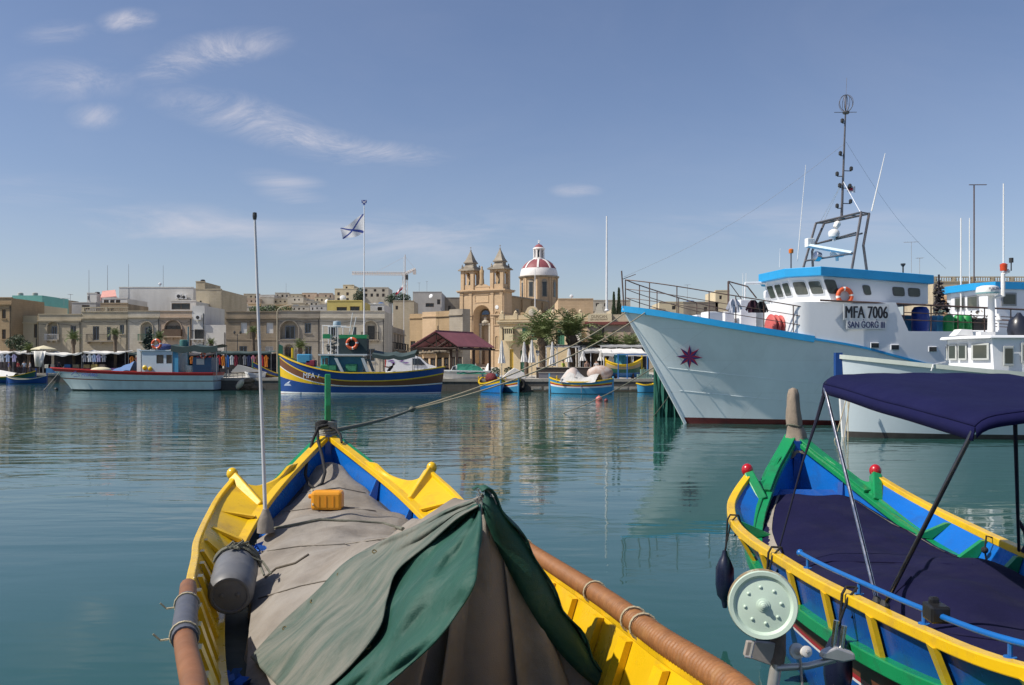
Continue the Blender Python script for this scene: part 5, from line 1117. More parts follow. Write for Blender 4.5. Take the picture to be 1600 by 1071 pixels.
 mb=MB();rows=[[(lerp(ax(178,Y),ax(212,Y),i/8)-X0,y,mz+(.3+1.0*(i/8))*(1-abs(y)/1.3*.8)+.05*math.sin(i*2+y*4))for y in(-1.3,-.8,-.3,.3,.8,1.3)]for i in range(9)];mb.grid(rows);mb.build('blue_tarpaulin',M('blue tarpaulin',(.08,.16,.33),.7,.12,2,fold=(5,.5,.1)),root,smooth=70)
 mb=MB();zp=az(586,Y);xp=ax(153,Y)-X0
 lettering('MFB 0863',.42,(xp,-1.66,zp),(R(84),0,R(-6)),blue_flag,root,'registration_lettering',.9)
 mb=MB();xe=ax(130,Y)-X0;mb.tube([(xe-.45,-1.36,zp),(xe,-1.40,zp+.35),(xe+.35,-1.44,zp-.1),(xe-.2,-1.40,zp-.15)],.03,4);mb.build('emblem',blue_flag,root)
 mb=MB();mb.tube([(-.6,-.2,bz+.1),(-1.8,-1.5,.02),(-2.2,-2,-.3)],.035,5);mb.build('anchor_line',iron_dark,root);mb=MB();mb.tube([(-.5,-.2,bz),(-1.5,-1.2,.05)],.02,5);mb.build('anchor_line',iron_dark,root)
white_fisher()
def buoy(label,px,py,r_px,Y,mat,name='buoy'):
 r=r_px/FPX*Y;mb=MB();mb.ball((0,0,0),r,14,10,(1,1,.95));mb.tube([(0,0,r*.85),(0,0,r*1.2)],r*.2,6);tag(mb.build(name,mat,None,smooth=60,loc=(ax(px,Y),Y,r*.35)),label,'buoy')
buoy('small dark mooring float in front of the pale blue boat bow',88,606,3,84,iron_dark)
buoy('pink float on the water right of the tarpaulin covered boat',936,624,5.5,60,M('pink float',(.55,.16,.14),.5,.1))
buoy('small dark red float beside the pink one',947,625,3.2,59,M('dark red float',(.16,.03,.03),.5,.1))
buoy('white blue buoy floating behind the pale blue boat bow',84,583,4.2,130,M('grey blue buoy',(.3,.36,.42),.5,.1))
# --- two small double ended boats at far left
def small_boat(label,px0,px1,yw,Y,zb,zm,bands,B=1.7,rail=None,lining=None,rz=0,flip=False,stem=None,name='rowing_boat',L=None,p=2.4,sternb=0,zsn=None,z0=0):
 L=L or(ax(px1,Y)-ax(px0,Y))/math.cos(rz);xc=ax((px0+px1)/2,Y)
 r2=rz+(math.pi if flip else 0)
 d=Vector((math.cos(r2),math.sin(r2),0))*L/2
 root=thing(name,label,'boat',(xc-d.x,Y-d.y,z0),r2)
 zs=lambda t:zm+(zb-zm)*abs(1-2*t)**2.4*(1 if t<.5 else(zsn if zsn is not None else.8))
 pt=hull(root,L,B,zs,bands,rail=rail,lining=lining,deck=deck_wood,p=p,ns=20,sternb=sternb,rake=.12)
 if stem:
  for t,f in((0,1),(1,.6))if sternb==0 else((0,1),):
   q=pt(t,1,1);mb=MB();mb.box(q[0]-.06,q[0]+.06,-.05,.05,-.2,q[2]+.35*f);mb.build('stem_post',stem,root)
 return root,pt,L
bb=lambda a,b:[('bottom',antifoul,-1,.04),('hull',a,.04,.72),('topside',b,.72,1.0)]
small_boat('small plain blue rowing boat at far left',12,72,593,118 if False else 112,.95,.5,bb(blue_b,blue_b),rail=PT('pale boat rail',(.5,.48,.36)),lining=lblue_b,flip=True,stem=blue_b,B=1.9)
r_,pt_,L_=small_boat('blue and dark green wooden boat with white cover at far left',-40,54,586,115,1.5,.75,[('bottom',antifoul,-1,.04),('hull',blue_b,.04,.55),('topside',dgreen_b,.55,1.0)],rail=yellow_b,lining=dgreen_b,flip=True,stem=blue_b,B=2.3)
mb=MB();rows=[[(L_*lerp(.3,.85,i/8),y,.75+(1.1-.5*abs(i/4-1))*(1-abs(y)/1.0))for y in(-1,-.6,-.2,.2,.6,1)]for i in range(9)];mb.grid(rows);mb.build('cover',canvas_white,r_,smooth=50)
# --- pale stern launch and rocks between the two big boats
r_,pt_,L_=small_boat('white open launch with dark hull number moored right of the pale blue boat',340,406,604,88,1.15,.95,[('bottom',antifoul,-1,.06),('hull',white_b,.06,.85),('topside',dgreen_b,.85,1.0)],B=2.2,rail=steel_grey,lining=white_b,flip=True,sternb=.8,name='launch')
mb=MB();
for x in(.9,1.9,2.8):strut(mb,(x,-.8,.7),(x+.1,-.7,1.9),.03);strut(mb,(x,.8,.7),(x+.1,.7,1.9),.03)
mb.build('frame',steel_grey,r_)
Y=86;rk=M('brown rock',(.16,.12,.075),.9,.25,2,.8,6)
for i,(px,py,s)in enumerate([(378,603,.42),(385,606,.5),(392,603,.4),(388,597,.42),(398,606,.36),(394,595,.34)]):
 p=at(px,py,Y-2);mb=MB();mb.ball((0,0,0),s,9,6,(1.2,1,.85));r=random.Random(i)
 mb.v=[tuple(Vector(v)*r.uniform(.85,1.12))for v in mb.v]
 tag(mb.build('rock',rk,None,loc=(p[0],Y-2,p[2]),smooth=40),'brown boulder, %s of the heap at the foot of the stone jetty'%ORD[i],'rock','boulders at the jetty')
mb=MB();mb.ball((0,0,0),.42,12,8,(.7,.7,1.3));o=mb.build('fender',M('cream fender',(.55,.5,.36),.5,.1),None,smooth=60,loc=(ax(375,83),83,.55));o.rotation_euler=(0,R(35),0);tag(o,'cream sausage fender hanging left of the boulders','fender')
mb=MB();Y=86;P=[at(362,582,Y),at(372,570,Y),at(412,581,Y),at(396,583,Y)];mb.add([(p[0],Y-.3+i*.2,p[2])for i,p in enumerate(P)]+[(p[0],Y+2.2,p[2]-.15)for p in P],[(0,1,2,3),(1,5,6,2),(0,4,5,1),(7,6,5,4),(3,2,6,7),(0,3,7,4)]);tag(mb.build('grey_cover',canvas_grey,None),'grey canvas cover stretched over the jetty','canvas cover')
r_,pt_,L_=small_boat('white dinghy lying on the jetty under the grey cover',384,414,583,85.6,.5,.35,bb(white_b,white_b),rail=white_b,lining=white_b,B=1.2,name='dinghy',z0=GZ+.03)
# blue and yellow boat end behind the launch
small_boat('blue luzzu with yellow trim, its bow beside the jetty lamp post',415,452,600,90,2.6,1.4,[('bottom',antifoul,-1,.04),('hull',blue_b,.04,.6),('brown_strake',brown_b,.6,.75),('yellow_strake',yellow_b,.75,.82),('topside',blue_b,.82,1.0)],rail=yellow_b,lining=blue_b,rz=R(60),stem=dgreen_b,name='wooden_boat',L=6,B=2.2)
# --- big blue luzzu
def big_luzzu():
 Y=75;X0=ax(438,Y);root=thing('luzzu_boat','big blue wooden boat with brown and yellow stripes and cyan wheelhouse','boat',(X0,Y,0));L=ax(689,Y)-X0
 bz,mz,sz=az(554,Y),az(583,Y),az(574,Y)
 zs=lambda t:mz+(bz-mz)*max(0,1-t/.48)**1.9+(sz-mz)*max(0,(t-.62)/.38)**2
 B_=lambda a,m,s=None:(lambda t:m+(a-m)*max(0,1-t/.5)**2.0+((s-m)if s is not None else(a-m)*.55)*max(0,(t-.6)/.4)**2)
 f=[-1,.0,.05,B_(.05,.05),B_(.44,.34,.36),B_(.70,.345,.37),B_(.725,.385,.41),B_(.93,.60,.74),B_(.955,.65,.79),1.0]
 bands=[('bottom',red_b,-1,.005),('waterline_stripe',white_b,.005,.05),('hull',blue_b,.05,f[4]),('yellow_bow_panel',yellow_b,f[4],f[5]),('white_line',white_b,f[5],f[6]),('brown_strake',brown_b,f[6],f[7]),('yellow_line',yellow_b,f[7],f[8]),('topside',blue_b,f[8],1.0)]
 pt=hull(root,L,4.0,zs,bands,rake=.03,p=3.6,rail=yellow_b,lining=cyan_b,deck=deck_wood,ns=44,srake=.3,railw=.12,flare=.22)
 mb=MB();mb.prism([(-.12,-.12,-.2),(.12,-.12,-.2),(.22,-.12,bz+.2),(.22,-.12,az(541,Y)),(-.1,-.12,az(538,Y)),(-.18,-.12,bz-.2)],(0,.24,0));mb.build('stem_post',dgreen_b,root)
 lx=lambda p:ax(p,Y)-X0;zd=mz*.62;zt=az(556,Y)
 mb=MB();x0,x1=lx(506),lx(518);ops=[(.12,.28,zt-zd-1.0,zt-zd-.25,False,.05),(.35,.6,zt-zd-1.0,zt-zd-.2,False,.05)]
 wall_with_openings(mb,x1-x0,zt-zd,ops,2.4);mb.v=[(v[0]+x0,v[1]-1.2,v[2]+zd)for v in mb.v];c=mb.build('wheelhouse',cyan_b,root)
 for o in ops:m2=MB();m2.box(x0+o[0]+.01,x0+o[1]-.01,-1.17,-1.155,zd+o[2]+.01,zd+o[3]-.01);m2.build('cabin_window',M('brownish cabin glass',(.12,.08,.06),.2,.2),c)
 mb=MB();mb.box(lx(518)+.002,lx(570),-1.1,1.1,zd,zt-.05);mb.build('deck_cabin',M('dark teal cabin',(.02,.13,.20),.5,.1),root)
 mb=MB();mb.box(lx(503),lx(578),-1.5,1.5,zt+.001,zt+.12);mb.build('cabin_roof',M('pale grey roof',(.5,.55,.58),.5,.08),root)
 gst=M('grey strut paint',(.40,.46,.50),.5,.1)
 for a,b in(((530,560),(540,581)),((571,560),(579,581))):
  mb=MB();
  for y in(-1.55,1.45):mb.prism([(lx(a[0])-.12,y,az(a[1],Y)),(lx(a[0])+.14,y,az(a[1],Y)),(lx(b[0])+.14,y,az(b[1],Y)),(lx(b[0])-.12,y,az(b[1],Y))],(0,.1,0))
  mb.build('roof_strut',gst,root)
 for(p0,p1,q0,q1,mt,nm)in((534,577,524,530,green_b,'green_screen'),(534,577,530.2,555,M('dark screen cloth',(.02,.04,.045),.8,.2,2),'dark_screen'),(509,520,523,530,green_b,'green_locker')):
  mb=MB();mb.box(lx(p0),lx(p1),-1.2,-.2,az(q1,Y)+.01,az(q0,Y));mb.build(nm,mt,root)
 lifebuoy(None,(lx(554.5),-1.33,az(537.5,Y)),.52,0,root)
 mb=MB();
 for px in(509,521,532):strut(mb,(lx(px),-1.1,zt+.1),(lx(px),-1.1,az(510,Y)),.035);strut(mb,(lx(px),1.1,zt+.1),(lx(px),1.1,az(510,Y)),.035)
 strut(mb,(lx(508),-1.1,az(510,Y)),(lx(545),-1.1,az(511,Y)),.04);strut(mb,(lx(508),1.1,az(510,Y)),(lx(545),1.1,az(511,Y)),.04)
 strut(mb,(lx(540),0,zt),(lx(551),0,az(489,Y)),.03);strut(mb,(lx(543),.2,zt),(lx(556),.2,az(495,Y)),.03);mb.build('gear_frame',steel_white,root)
 mb=MB();leaf_cloud(mb,[(lx(521),0,az(545,Y),.7,.6,.5),(lx(529),0,az(530,Y),.5,.5,.4)],160,.16,4);mb.build('net_heap',M('grey net',(.12,.13,.13),.9,.4,5),root)
 mb=MB();mb.lathe([(.3,az(512,Y)),(.34,az(508,Y)),(.3,az(503,Y)),(0,az(502,Y))],10,Matrix.Translation((lx(528),-.4,0)));mb.build('radar_dome',M('blue grey dome',(.35,.45,.52),.5,.1),root,smooth=40)
 for(px,py,s,mt,nm)in((513,575,.5,green_b,'green_crate'),(524,575,.45,M('green net',(.04,.22,.12),.8,.3,6),'green_net'),(553,575,.6,MATS['green net']if 'green net' in MATS else green_b,'green_net'),(480,561,.7,lblue_b,'blue_crate'),(490,568,.5,M('maroon cloth',(.2,.02,.05),.8,.2,3),'maroon_cloth')):
  mb=MB();mb.cbox((lx(px),-.9,az(py,Y)),(s*1.6,.8,s*1.1));mb.build(nm,mt,root,bevel=.08)
 mb=MB();rows=[[(lerp(lx(586),lx(652),i/10),y,az(553,Y)+.1*math.sin(i*.9)+.3*(1-abs(y)/1.5)-.25*math.sin(math.pi*((i/5)%1.001)))for y in(-1.6,-.8,0,.8,1.6)]for i in range(11)]
 mb.grid(rows);mb.grid([[(p[0],p[1],p[2]-.04)for p in r]for r in rows],flip=True);mb.grid([[(r[0][0],r[0][1],r[0][2]-.3)for r in rows],[r[0]for r in rows]]);mb.build('awning',canvas_dark,root,smooth=60)
 mb=MB()
 for px in(590,650):strut(mb,(lx(px),-1.4,zd),(lx(px),-1.4,az(553,Y)),.03);strut(mb,(lx(px),1.4,zd),(lx(px),1.4,az(553,Y)),.03)
 mb.build('awning_pole',steel_grey,root)
 lettering('MFA 7',.62,(lx(494),-1.80,az(587,Y)),(R(84),0,R(-2)),M('pale lettering paint',(.5,.58,.68),.5,.05),root,'registration_lettering',.85)
 mb=MB();q=(lx(456),-1.34,az(600,Y));mb.prism([(q[0]-.3,q[1],q[2]-.12),(q[0]+.32,q[1]-.12,q[2]-.12),(q[0]+.22,q[1]-.1,q[2]),(q[0]+.1,q[1]-.1,q[2]+.08),(q[0]+.25,q[1]-.1,q[2]+.3),(q[0]-.1,q[1]-.03,q[2]+.1),(q[0]-.25,q[1],q[2])],(0,-.03,0));mb.build('swan_emblem',MATS['pale lettering paint'],root)
 mb=MB();mb.lathe([(.1,az(560,Y)),(.1,az(544,Y))],6,Matrix.Translation((lx(458),-.2,0)));mb.build('bitt',yellow_b,root)
 return root
big_luzzu()
person('person in dark clothes bending over on the deck of the big blue boat',(ax(605,74),74.6,.95),R(-60),shirt=(.02,.02,.025),trous=(.03,.03,.04),lean=-.75,reach=.8)
mb=MB();mb.lathe([(.3,0),(.38,.5),(.3,.55),(0,.6)],12);tag(mb.build('white_bucket',paint_white,None,loc=(ax(608.5,73.6),73.7,1.25),smooth=40),'white tub beside the bending person on the big blue boat','tub')
# --- cabin cruiser with green cover, small luzzus, tarpaulin boat, dinghy
def cruiser():
 Y=80.6;X0=ax(692,Y);root=thing('cabin_boat','white cabin boat with a green canvas cover on the quay edge','boat',(X0,Y,GZ));L=ax(764,Y)-X0;lx=lambda p:ax(p,Y)-X0;lz=lambda p:az(p,Y)-GZ
 hull(root,L,1.9,lambda t:.75-.1*t,[('hull',white_b,-.4,.7),('rub_line',steel_grey,.7,.78),('topside',white_b,.78,1.0)],rake=1.2,sternb=.85,rail=white_b,p=2.6,draft=.1)
 mb=MB();mb.prism([(lx(700),-.8,.62),(lx(764),-.8,.62),(lx(762),-.7,.72),(lx(716),-.7,lz(570)),(lx(708),-.7,lz(573)),(lx(704),-.75,lz(581))],(0,1.5,0));c=mb.build('cabin',white_b,root)
 mb=MB();mb.prism([(lx(706),-.82,lz(580)),(lx(713),-.82,lz(580)),(lx(713),-.78,lz(572)),(lx(709),-.78,lz(573))],(0,-.02,0));mb.build('cabin_window',glass_dark,c)
 mb=MB();rows=[]
 for i in range(8):
  t=i/7;x=lerp(lx(715),lx(752),t);rows.append([(x+(.5*(t>.6))*(1-k/5),-.95+.2*math.sin(k/5*1.5)+.04*math.sin(i*2.3),lerp(.45,lz(569)-.45*max(0,t-.6)*2,k/5))for k in range(6)]+[(x,.8,lz(569)-.45*max(0,t-.6)*2)])
 mb.grid(rows);mb.build('canvas_cover',M('sea green canvas',(.03,.24,.16),.75,.12,2,fold=(4,.6,.1)),root,smooth=60)
cruiser()
def mini_luzzu(label,px0,px1,Y,rz,L,zb=1.25,zm=.75,cover=None,stripe=True,flip=False,group=None,B=1.9):
 bands=[('bottom',antifoul,-1,.03),('hull',lblue_b,.03,.5),('white_strake',white_b,.5,.62),('red_strake',red_b,.62,.72),('yellow_strake',yellow_b,.72,.8),('topside',lblue_b,.8,1.0)]if stripe else[('bottom',antifoul,-1,.03),('hull',M('bright blue boat paint',(.01,.16,.48),.4,.1),.03,.75),('topside',yellow_b,.75,1.0)]
 r,pt,Lx=small_boat(label,px0,px1,613,Y,zb,zm,bands,rail=yellow_b,lining=orange_b if not stripe else yellow_b,rz=rz,flip=flip,stem=lblue_b,name='small_luzzu',L=L,B=B)
 if group:r['group']=group
 for s in(-1,1):
  q=pt(.16,1,s);mb=MB();mb.cbox((q[0],q[1]*1.02,q[2]+.1),(.07,.07,.35));mb.ball((q[0],q[1]*1.02,q[2]+.32),.07,8,6);mb.build('bow_post',yellow_b,r)
 return r,pt,Lx
r_,p_,L_=mini_luzzu('small bright blue boat seen bow on beside the quay, dark red sail cover in it',750,786,77.5,R(-70),4.6,stripe=False)
r_['label']='small bright blue boat, bow on, with a maroon bundle inside'
mb=MB();mb.ball((2.2,0,1.2),.6,12,8,(1.4,.8,.8));mb.build('maroon_bundle',M('maroon bundle',(.12,.01,.015),.8,.2,3,fold=(5,.8,.15)),r_,smooth=70)
mini_luzzu('small dark green and yellow boat right of the bright blue one',780,806,78.6,R(-60),3.6,zb=1.2,zm=.8,stripe=True,B=1.6)
def tarp_boat():
 Y=74;r,pt,L=mini_luzzu('pale blue striped boat with a grey cover and blue stern beside the quay',873,943,Y,R(-24),5.3,zb=1.3,zm=.95,B=2.2)
 mb=MB();rows=[[(L*lerp(.22,.8,i/9),y,.95+(1.0+.35*math.sin(i*.9)-.5*abs(i/4.5-.7))*(1-(abs(y)/1.12)**1.6)+.04*math.sin(i*2.2+y*5))for y in(-1.12,-.9,-.6,-.2,.2,.6,.9,1.12)]for i in range(10)]
 mb.grid(rows);mb.build('canvas_cover',M('grey white canvas',(.48,.47,.45),.8,.1,2,fold=(4,.7,.1)),r,smooth=60)
 mb=MB();rows=[[(L*lerp(.25,.48,i/6),y,1.35+(.85*math.sin(math.pi*i/6)**.6)*(1-(abs(y)/.8)**2))for y in(-.8,-.5,-.2,.2,.5,.8)]for i in range(7)]
 mb.grid(rows);mb.build('pale_pink_cover',M('pale pink canvas',(.5,.42,.38),.8,.1,2),r,smooth=60)
 mb=MB();mb.tube([(1.3,-.9,1.2),(1.35,-1.0,.9)],.14,8);mb.tube([(3.0,-1.0,.95),(3.05,-1.05,.1)],.03,5);mb.build('fender',M('grey fender',(.2,.21,.23),.5,.1),r)
tarp_boat()
small_boat('tiny pale blue dinghy with yellow rail left of the trawler stem',996,1022,614,77.5,.75,.6,bb(lblue_b,lblue_b),rail=yellow_b,lining=yellow_b,B=1.1,name='dinghy',rz=R(8),sternb=.7)
r_,p_,L_=small_boat('striped wooden boat standing on blocks on the quay under the white awning',948,1000,588,82,1.35,.8,[('bottom',PT('blue keel paint',(.03,.14,.36)),-1,.1),('hull',dgreen_b,.1,.5),('tan_strake',PT('tan strake',(.36,.28,.16)),.5,.8),('topside',yellow_b,.8,1.0)],rail=yellow_b,lining=cyan_b,flip=True,stem=yellow_b,B=1.8,z0=GZ+.45,name='small_luzzu')
for q in(.2,.7):mb=MB();mb.box(L_*q,L_*(q+.05),-.5,.5,-.45,.02);mb.build('cradle',wood_dark,r_)
mb=MB();rows=[[(L_*lerp(.38,.75,i/8),-.93+.05*math.sin(i*2.5),lerp(.75,1.75,k/4))for k in range(5)]+[(L_*lerp(.38,.75,i/8),.5,1.7)]for i in range(9)];mb.grid(rows);mb.build('turquoise_cover',M('turquoise canvas',(.06,.30,.42),.8,.15,2,fold=(5,.7,.1)),r_,smooth=60)
# quay frame, covered heap, tyre fenders, crates
def blue_frame():
 Y=80.5;x0,x1=ax(966,Y),ax(1012,Y);root=thing('boat_hoist','bright blue steel frame standing over the boat on the quay','frame',(x0,Y,GZ));bm=M('bright blue steel',(.02,.14,.42),.45,.08);h=az(554,Y)-GZ
 for x in(0,(ax(980,Y)-x0),x1-x0):
  mb=MB();strut(mb,(x,0,0),(x,0,h),.05);mb.box(x-.15,x+.15,-.15,.15,0,.05);mb.build('post',bm,root)
 mb=MB();strut(mb,(-.1,0,h),(x1-x0+.1,0,h),.05);mb.build('beam',bm,root)
blue_frame()
mb=MB();mb.ball((0,0,0),.8,14,9,(1.45,.9,.9));r=random.Random(4);mb.v=[(v[0]*r.uniform(.94,1.06),v[1],v[2]*r.uniform(.9,1.06))for v in mb.v]
tag(mb.build('covered_heap',M('pink patterned cover',(.45,.32,.26),.8,.2,2,c2=(.5,.48,.46),amt=.45,vs2=2),None,smooth=60,loc=(ax(938,81),81.2,GZ+.5)),'heap under a pink and white patterned cover on the quay','covered heap')
mb=MB();mb.prism([(-1.0,0,0),(1.3,0,0),(1.1,0,.55),(.2,0,1.0),(-.4,0,.6)],(0,1.2,0));tag(mb.build('covered_engine',canvas_white,None,loc=(ax(800,81),80.8,GZ),bevel=.06),'white covered heap on the quay behind the bright blue boat','covered heap')
for i,(px,lab)in enumerate([(812,'black tyre hung on the quay right of the bright blue boat'),(1040,'black tyre hung on the quay near the trawler stem')]):
 mb=MB();rows=[[((.42+.16*math.cos(2*math.pi*j/8))*math.cos(2*math.pi*k/18),.16*math.sin(2*math.pi*j/8),(.42+.16*math.cos(2*math.pi*j/8))*math.sin(2*math.pi*k/18))for j in range(8)]for k in range(19)]
 mb.grid(rows,close=True);tag(mb.build('tyre',MATS['tyre rubber'],None,smooth=60,loc=(ax(px,79),79.05,.62)),lab,'tyre')
for i,px in enumerate([838,858,875,960,975,990]):
 mb=MB();mb.box(-.45,.45,-.06,.08,-.15,.15);mb.box(-.3,.3,-.1,-.061,-.08,.08);tag(mb.build('quay_fender',concrete,None,loc=(ax(px,79),79.0,.3)),'pale block set low in the quay wall, %s from the left'%ORD[i],'fender','blocks low in the quay wall')
net_pale=M('pale green crates',(.20,.33,.28),.7,.2,3)
for i,(px,dz)in enumerate([(1002,0),(1012,0),(1007,.42)]):
 mb=MB();mb.box(-.35,.35,-.3,.3,0,.05)
 for k in range(3):z=.08+k*.12;mb.box(-.35,.35,-.3,-.27,z,z+.07);mb.box(-.35,.35,.27,.3,z,z+.07);mb.box(-.35,-.32,-.269,.269,z,z+.07);mb.box(.32,.35,-.269,.269,z,z+.07)
 for sx in(-.33,.33):
  for sy in(-.28,.28):mb.cbox((sx,sy,.2),(.05,.05,.4))
 tag(mb.build('fish_crate',net_pale,None,loc=(ax(px,80.2),80.2,GZ+.035+dz)),'pale green fish crate, %s on the quay edge by the trawler'%('left','right','topmost')[i],'crate','fish crates on the quay')
# ------------------------------------------------------------------ the trawler
class Loc:
 def __init__(s,S,rz):s.S=S;s.c=math.cos(rz);s.s=math.sin(rz)
 def Yw(s,x,y):return s.S[1]+x*s.s+y*s.c
 def x(s,px,y):k=(px-800)/FPX;return(k*(s.S[1]+y*s.c)-s.S[0]+y*s.s)/(s.c-k*s.s)
 def z(s,py,x,y):return EYE+(HOR-py)/FPX*s.Yw(x,y)
 def p(s,px,py,y):x=s.x(px,y);return Vector((x,y,s.z(py,x,y)))
 def proj(s,p):X=s.S[0]+p[0]*s.c-p[1]*s.s;Y=s.S[1]+p[0]*s.s+p[1]*s.c;return(800+FPX*X/Y,HOR-FPX*(p[2]-EYE)/Y)
hull_grey=M('trawler hull paint',(.80,.87,.885),.42,.05,.7,c2=(.70,.76,.77),amt=.38,vs2=.8,st=(.8,1,.2),fold=(.5,.3,.05),brick=(2.6,1.3,.008,.22),chip=((.42,.36,.30),9,.74))
house_white=M('trawler house paint',(.74,.76,.78),.4,.04,.8,c2=(.66,.67,.67),amt=.22,vs2=1.0,st=(1,1,.25))
sky_blue=M('bright blue trim paint',(.015,.30,.62),.4,.07,1)
boot_red=M('red boot topping',(.20,.035,.03),.6,.15,1,c2=(.10,.03,.03),amt=.35,vs2=1.5)
rust_rail=M('rusty rail steel',(.13,.085,.07),.55,.25,4,metal=.3,c2=(.2,.1,.06),amt=.3,vs2=5)
steel_mast=M('weathered mast steel',(.17,.16,.16),.4,.25,4,metal=.7,c2=(.22,.15,.12),amt=.35,vs2=4)
steel_bright=M('bright steel',(.55,.55,.56),.22,.08,5,metal=1)
star_red=M('star red',(.36,.02,.06),.5,.06);star_navy=M('star navy',(.035,.03,.17),.5,.06)
tinted=M('tinted wheelhouse glass',(.06,.07,.06),.07,.15,1.2,c2=(.16,.15,.11),amt=.3,vs2=.8)
BD=[(0,0),(.03,.62),(.08,1.32),(.16,2.1),(.25,2.62),(.34,2.88),(.45,3.0),(1,3.0)]
BW=[(0,0),(.04,.28),(.12,.95),(.22,1.75),(.33,2.35),(.45,2.75),(1,2.85)]
def trawler_hull(root,zdeck,L=22.0,rk=2.65,W=1.0):
 def pt(t,f,s):
  g=max(f,0);bd=table(BD,t)[0]*W;bw=table(BW,t)[0]*W
  xd=lerp(-rk,L,t);xw=lerp(0,L,t);zd=zdeck(t)
  if f<0:return Vector((xw+.3*(1-t)**6,s*bw*(1+f*.6),f*1.0))
  return Vector((lerp(xw,xd,g**1.02),s*lerp(bw,bd,g**1.45),zd*g))
 T=[(i/60)**1.45 for i in range(61)]
 def strip(name,mat,f0,f1,n,ta=0,tb=61,off=0):
  mb=MB()
  for s in(-1,1):
   rows=[[pt(t,lerp(f0,f1,k/n),s)+Vector((0,s*off,0))for t in T[ta:tb]]for k in range(n+1)]
   mb.grid(rows,flip=(s>0))
  if tb==61:mb.grid([[pt(1,lerp(f0,f1,k/n),s)for s in(-1,1)]for k in range(n+1)])
  return mb.build(name,mat,root,smooth=40)
 return pt,T,strip
def trawler():
 S=(7.2,37.2);rz=R(10);Q=Loc(S,rz);root=thing('trawler','large pale grey blue trawler with white wheelhouse and blue roof edge','boat',(S[0],S[1],0),rz)
 tx=lambda x:(x+2.65)/24.65
 ZD=[(0,4.74),(tx(-1),4.42),(tx(1),4.02),(tx(4),3.50),(tx(6.2),3.14),(tx(8),2.7),(tx(11),2.1),(1,1.9)]
 pt,T,strip=trawler_hull(root,lambda t:table(ZD,t)[0])
 strip('bottom',boot_red,-1,.055,3);hl=strip('hull',hull_grey,.055,1,14)
 for(fa,fb)in((.30,.20),(.50,.46)):
  mb=MB();q=[pt(t,lerp(fa,fb,min(t/.5,1)),-1)for t in T[4:44]];mb.sweep([p+Vector((-.0,-.006,0))for p in q],[(-.004,-.009),(.004,-.009),(.004,.009),(-.004,.009)]);mb.build('plate_seam',hull_grey,root)
 mb=MB();mb.sweep([pt(0,f,1)+Vector((-.01,0,0))for f in[i/10 for i in range(11)]],[(-.06,-.05),(.06,-.05),(.06,.05),(-.06,.05)],up=(1,0,0));mb.build('stem_bar',hull_grey,root)
 i1=next(i for i,t in enumerate(T)if t>tx(4.0));mb=MB()
 for s in(-1,1):mb.sweep([pt(t,1,s)for t in T[:i1+1]],[(-.12,-.13),(.05,-.13),(.05,.12),(-.12,.12)])
 mb.build('blue_gunwale',sky_blue,root)
 mb=MB()
 for s in(-1,1):mb.sweep([pt(t,1,s)for t in T[i1:]],[(-.05,-.045),(.05,-.045),(.05,.045),(-.05,.045)])
 mb.build('blue_sheer_line',sky_blue,root)
 mb=MB();mb.grid([[pt(t,.9,s)for t in T[1:i1+6]]for s in(-1,1)]);mb.build('foredeck',house_white,root)
 xa,xb=Q.x(1266,-2.7),Q.x(1400,-3.0);top=4.92
 lo_t=[t for t in T if tx(xa)<=t]
 def up(t,k,s):
  p=pt(t,1,s);x=p.x;zt=top if x<xb else(lerp(top,3.78,(x-xb)/.55)if x<xb+.55 else 3.78)
  return Vector((p.x,p.y*(1.0 if k else 1.0),lerp(p.z+.04,zt,k)))
 xsu=[xa+(xb-xa)*i/14 for i in range(15)]+[xb+.27,xb+.55]+[xb+.55+(22-xb-.55)*i/10 for i in range(1,11)]
 tt=[tx(x)for x in xsu]
 mb=MB()
 for s in(-1,1):
  rows=[[up(t,k/4,s)for t in tt]for k in range(5)]
  fr=[]
  for k in range(5):
   p=up(tt[0],k/4,s);r=.75
   fr.append([Vector((p.x-r*math.sin(a),(abs(p.y)-r+r*math.cos(a))*s,p.z))for a in(R(90),R(75),R(60),R(45),R(30),R(15))])
  rows=[fr[k]+rows[k]for k in range(5)]
  mb.grid(rows,flip=(s>0))
 yf=abs(up(tt[0],0,1).y)-.75;xf=xa-.75
 mb.add([(xf,-yf,3.2),(xf,yf,3.2),(xf,yf,top),(xf,-yf,top)],[(3,2,1,0)]);mb.build('deckhouse_side',house_white,root,smooth=40)
 mb=MB();n=len(tt)
 poly=[[(xf,-yf,top),(xf,yf,top)]]+[[(up(t,1,-1).x,up(t,1,-1).y,top),(up(t,1,1).x,up(t,1,1).y,top)]for t in tt[:15]]
 mb.grid(poly);mb.grid([[up(t,1,s)-Vector((0,0,.7))for t in tt[15:]]for s in(-1,1)]);mb.build('boat_deck',house_white,root)
 zb,zt0,zt1=top,5.97,5.72;xs0,xs1=Q.x(1283,-2.4),Q.x(1450,-2.4)
 def ring(z,lean):return[(xs1,-2.4),(xs0+.35-lean,-2.4),(xs0-.45-lean,-1.1),(xs0-.45-lean,1.1),(xs0+.35-lean,2.4),(xs1,2.4)]
 bt,tp=ring(zb,-.12),ring(zt0,.28)
 ztop=lambda x:lerp(zt0,zt1,(x-xs0)/(xs1-xs0))
 mb=MB();mb.grid([[(p[0],p[1],zb)for p in bt],[(p[0],p[1],ztop(p[0]))for p in tp]],close=True);wh=mb.build('wheelhouse',house_white,root)
 ov=.22;mb=MB();rp=[(xs1+.12,-2.4-ov),(xs0+.15-.28,-2.4-ov),(xs0-.45-.28-ov,-1.2),(xs0-.45-.28-ov,1.2),(xs0+.15-.28,2.4+ov),(xs1+.12,2.4+ov)]
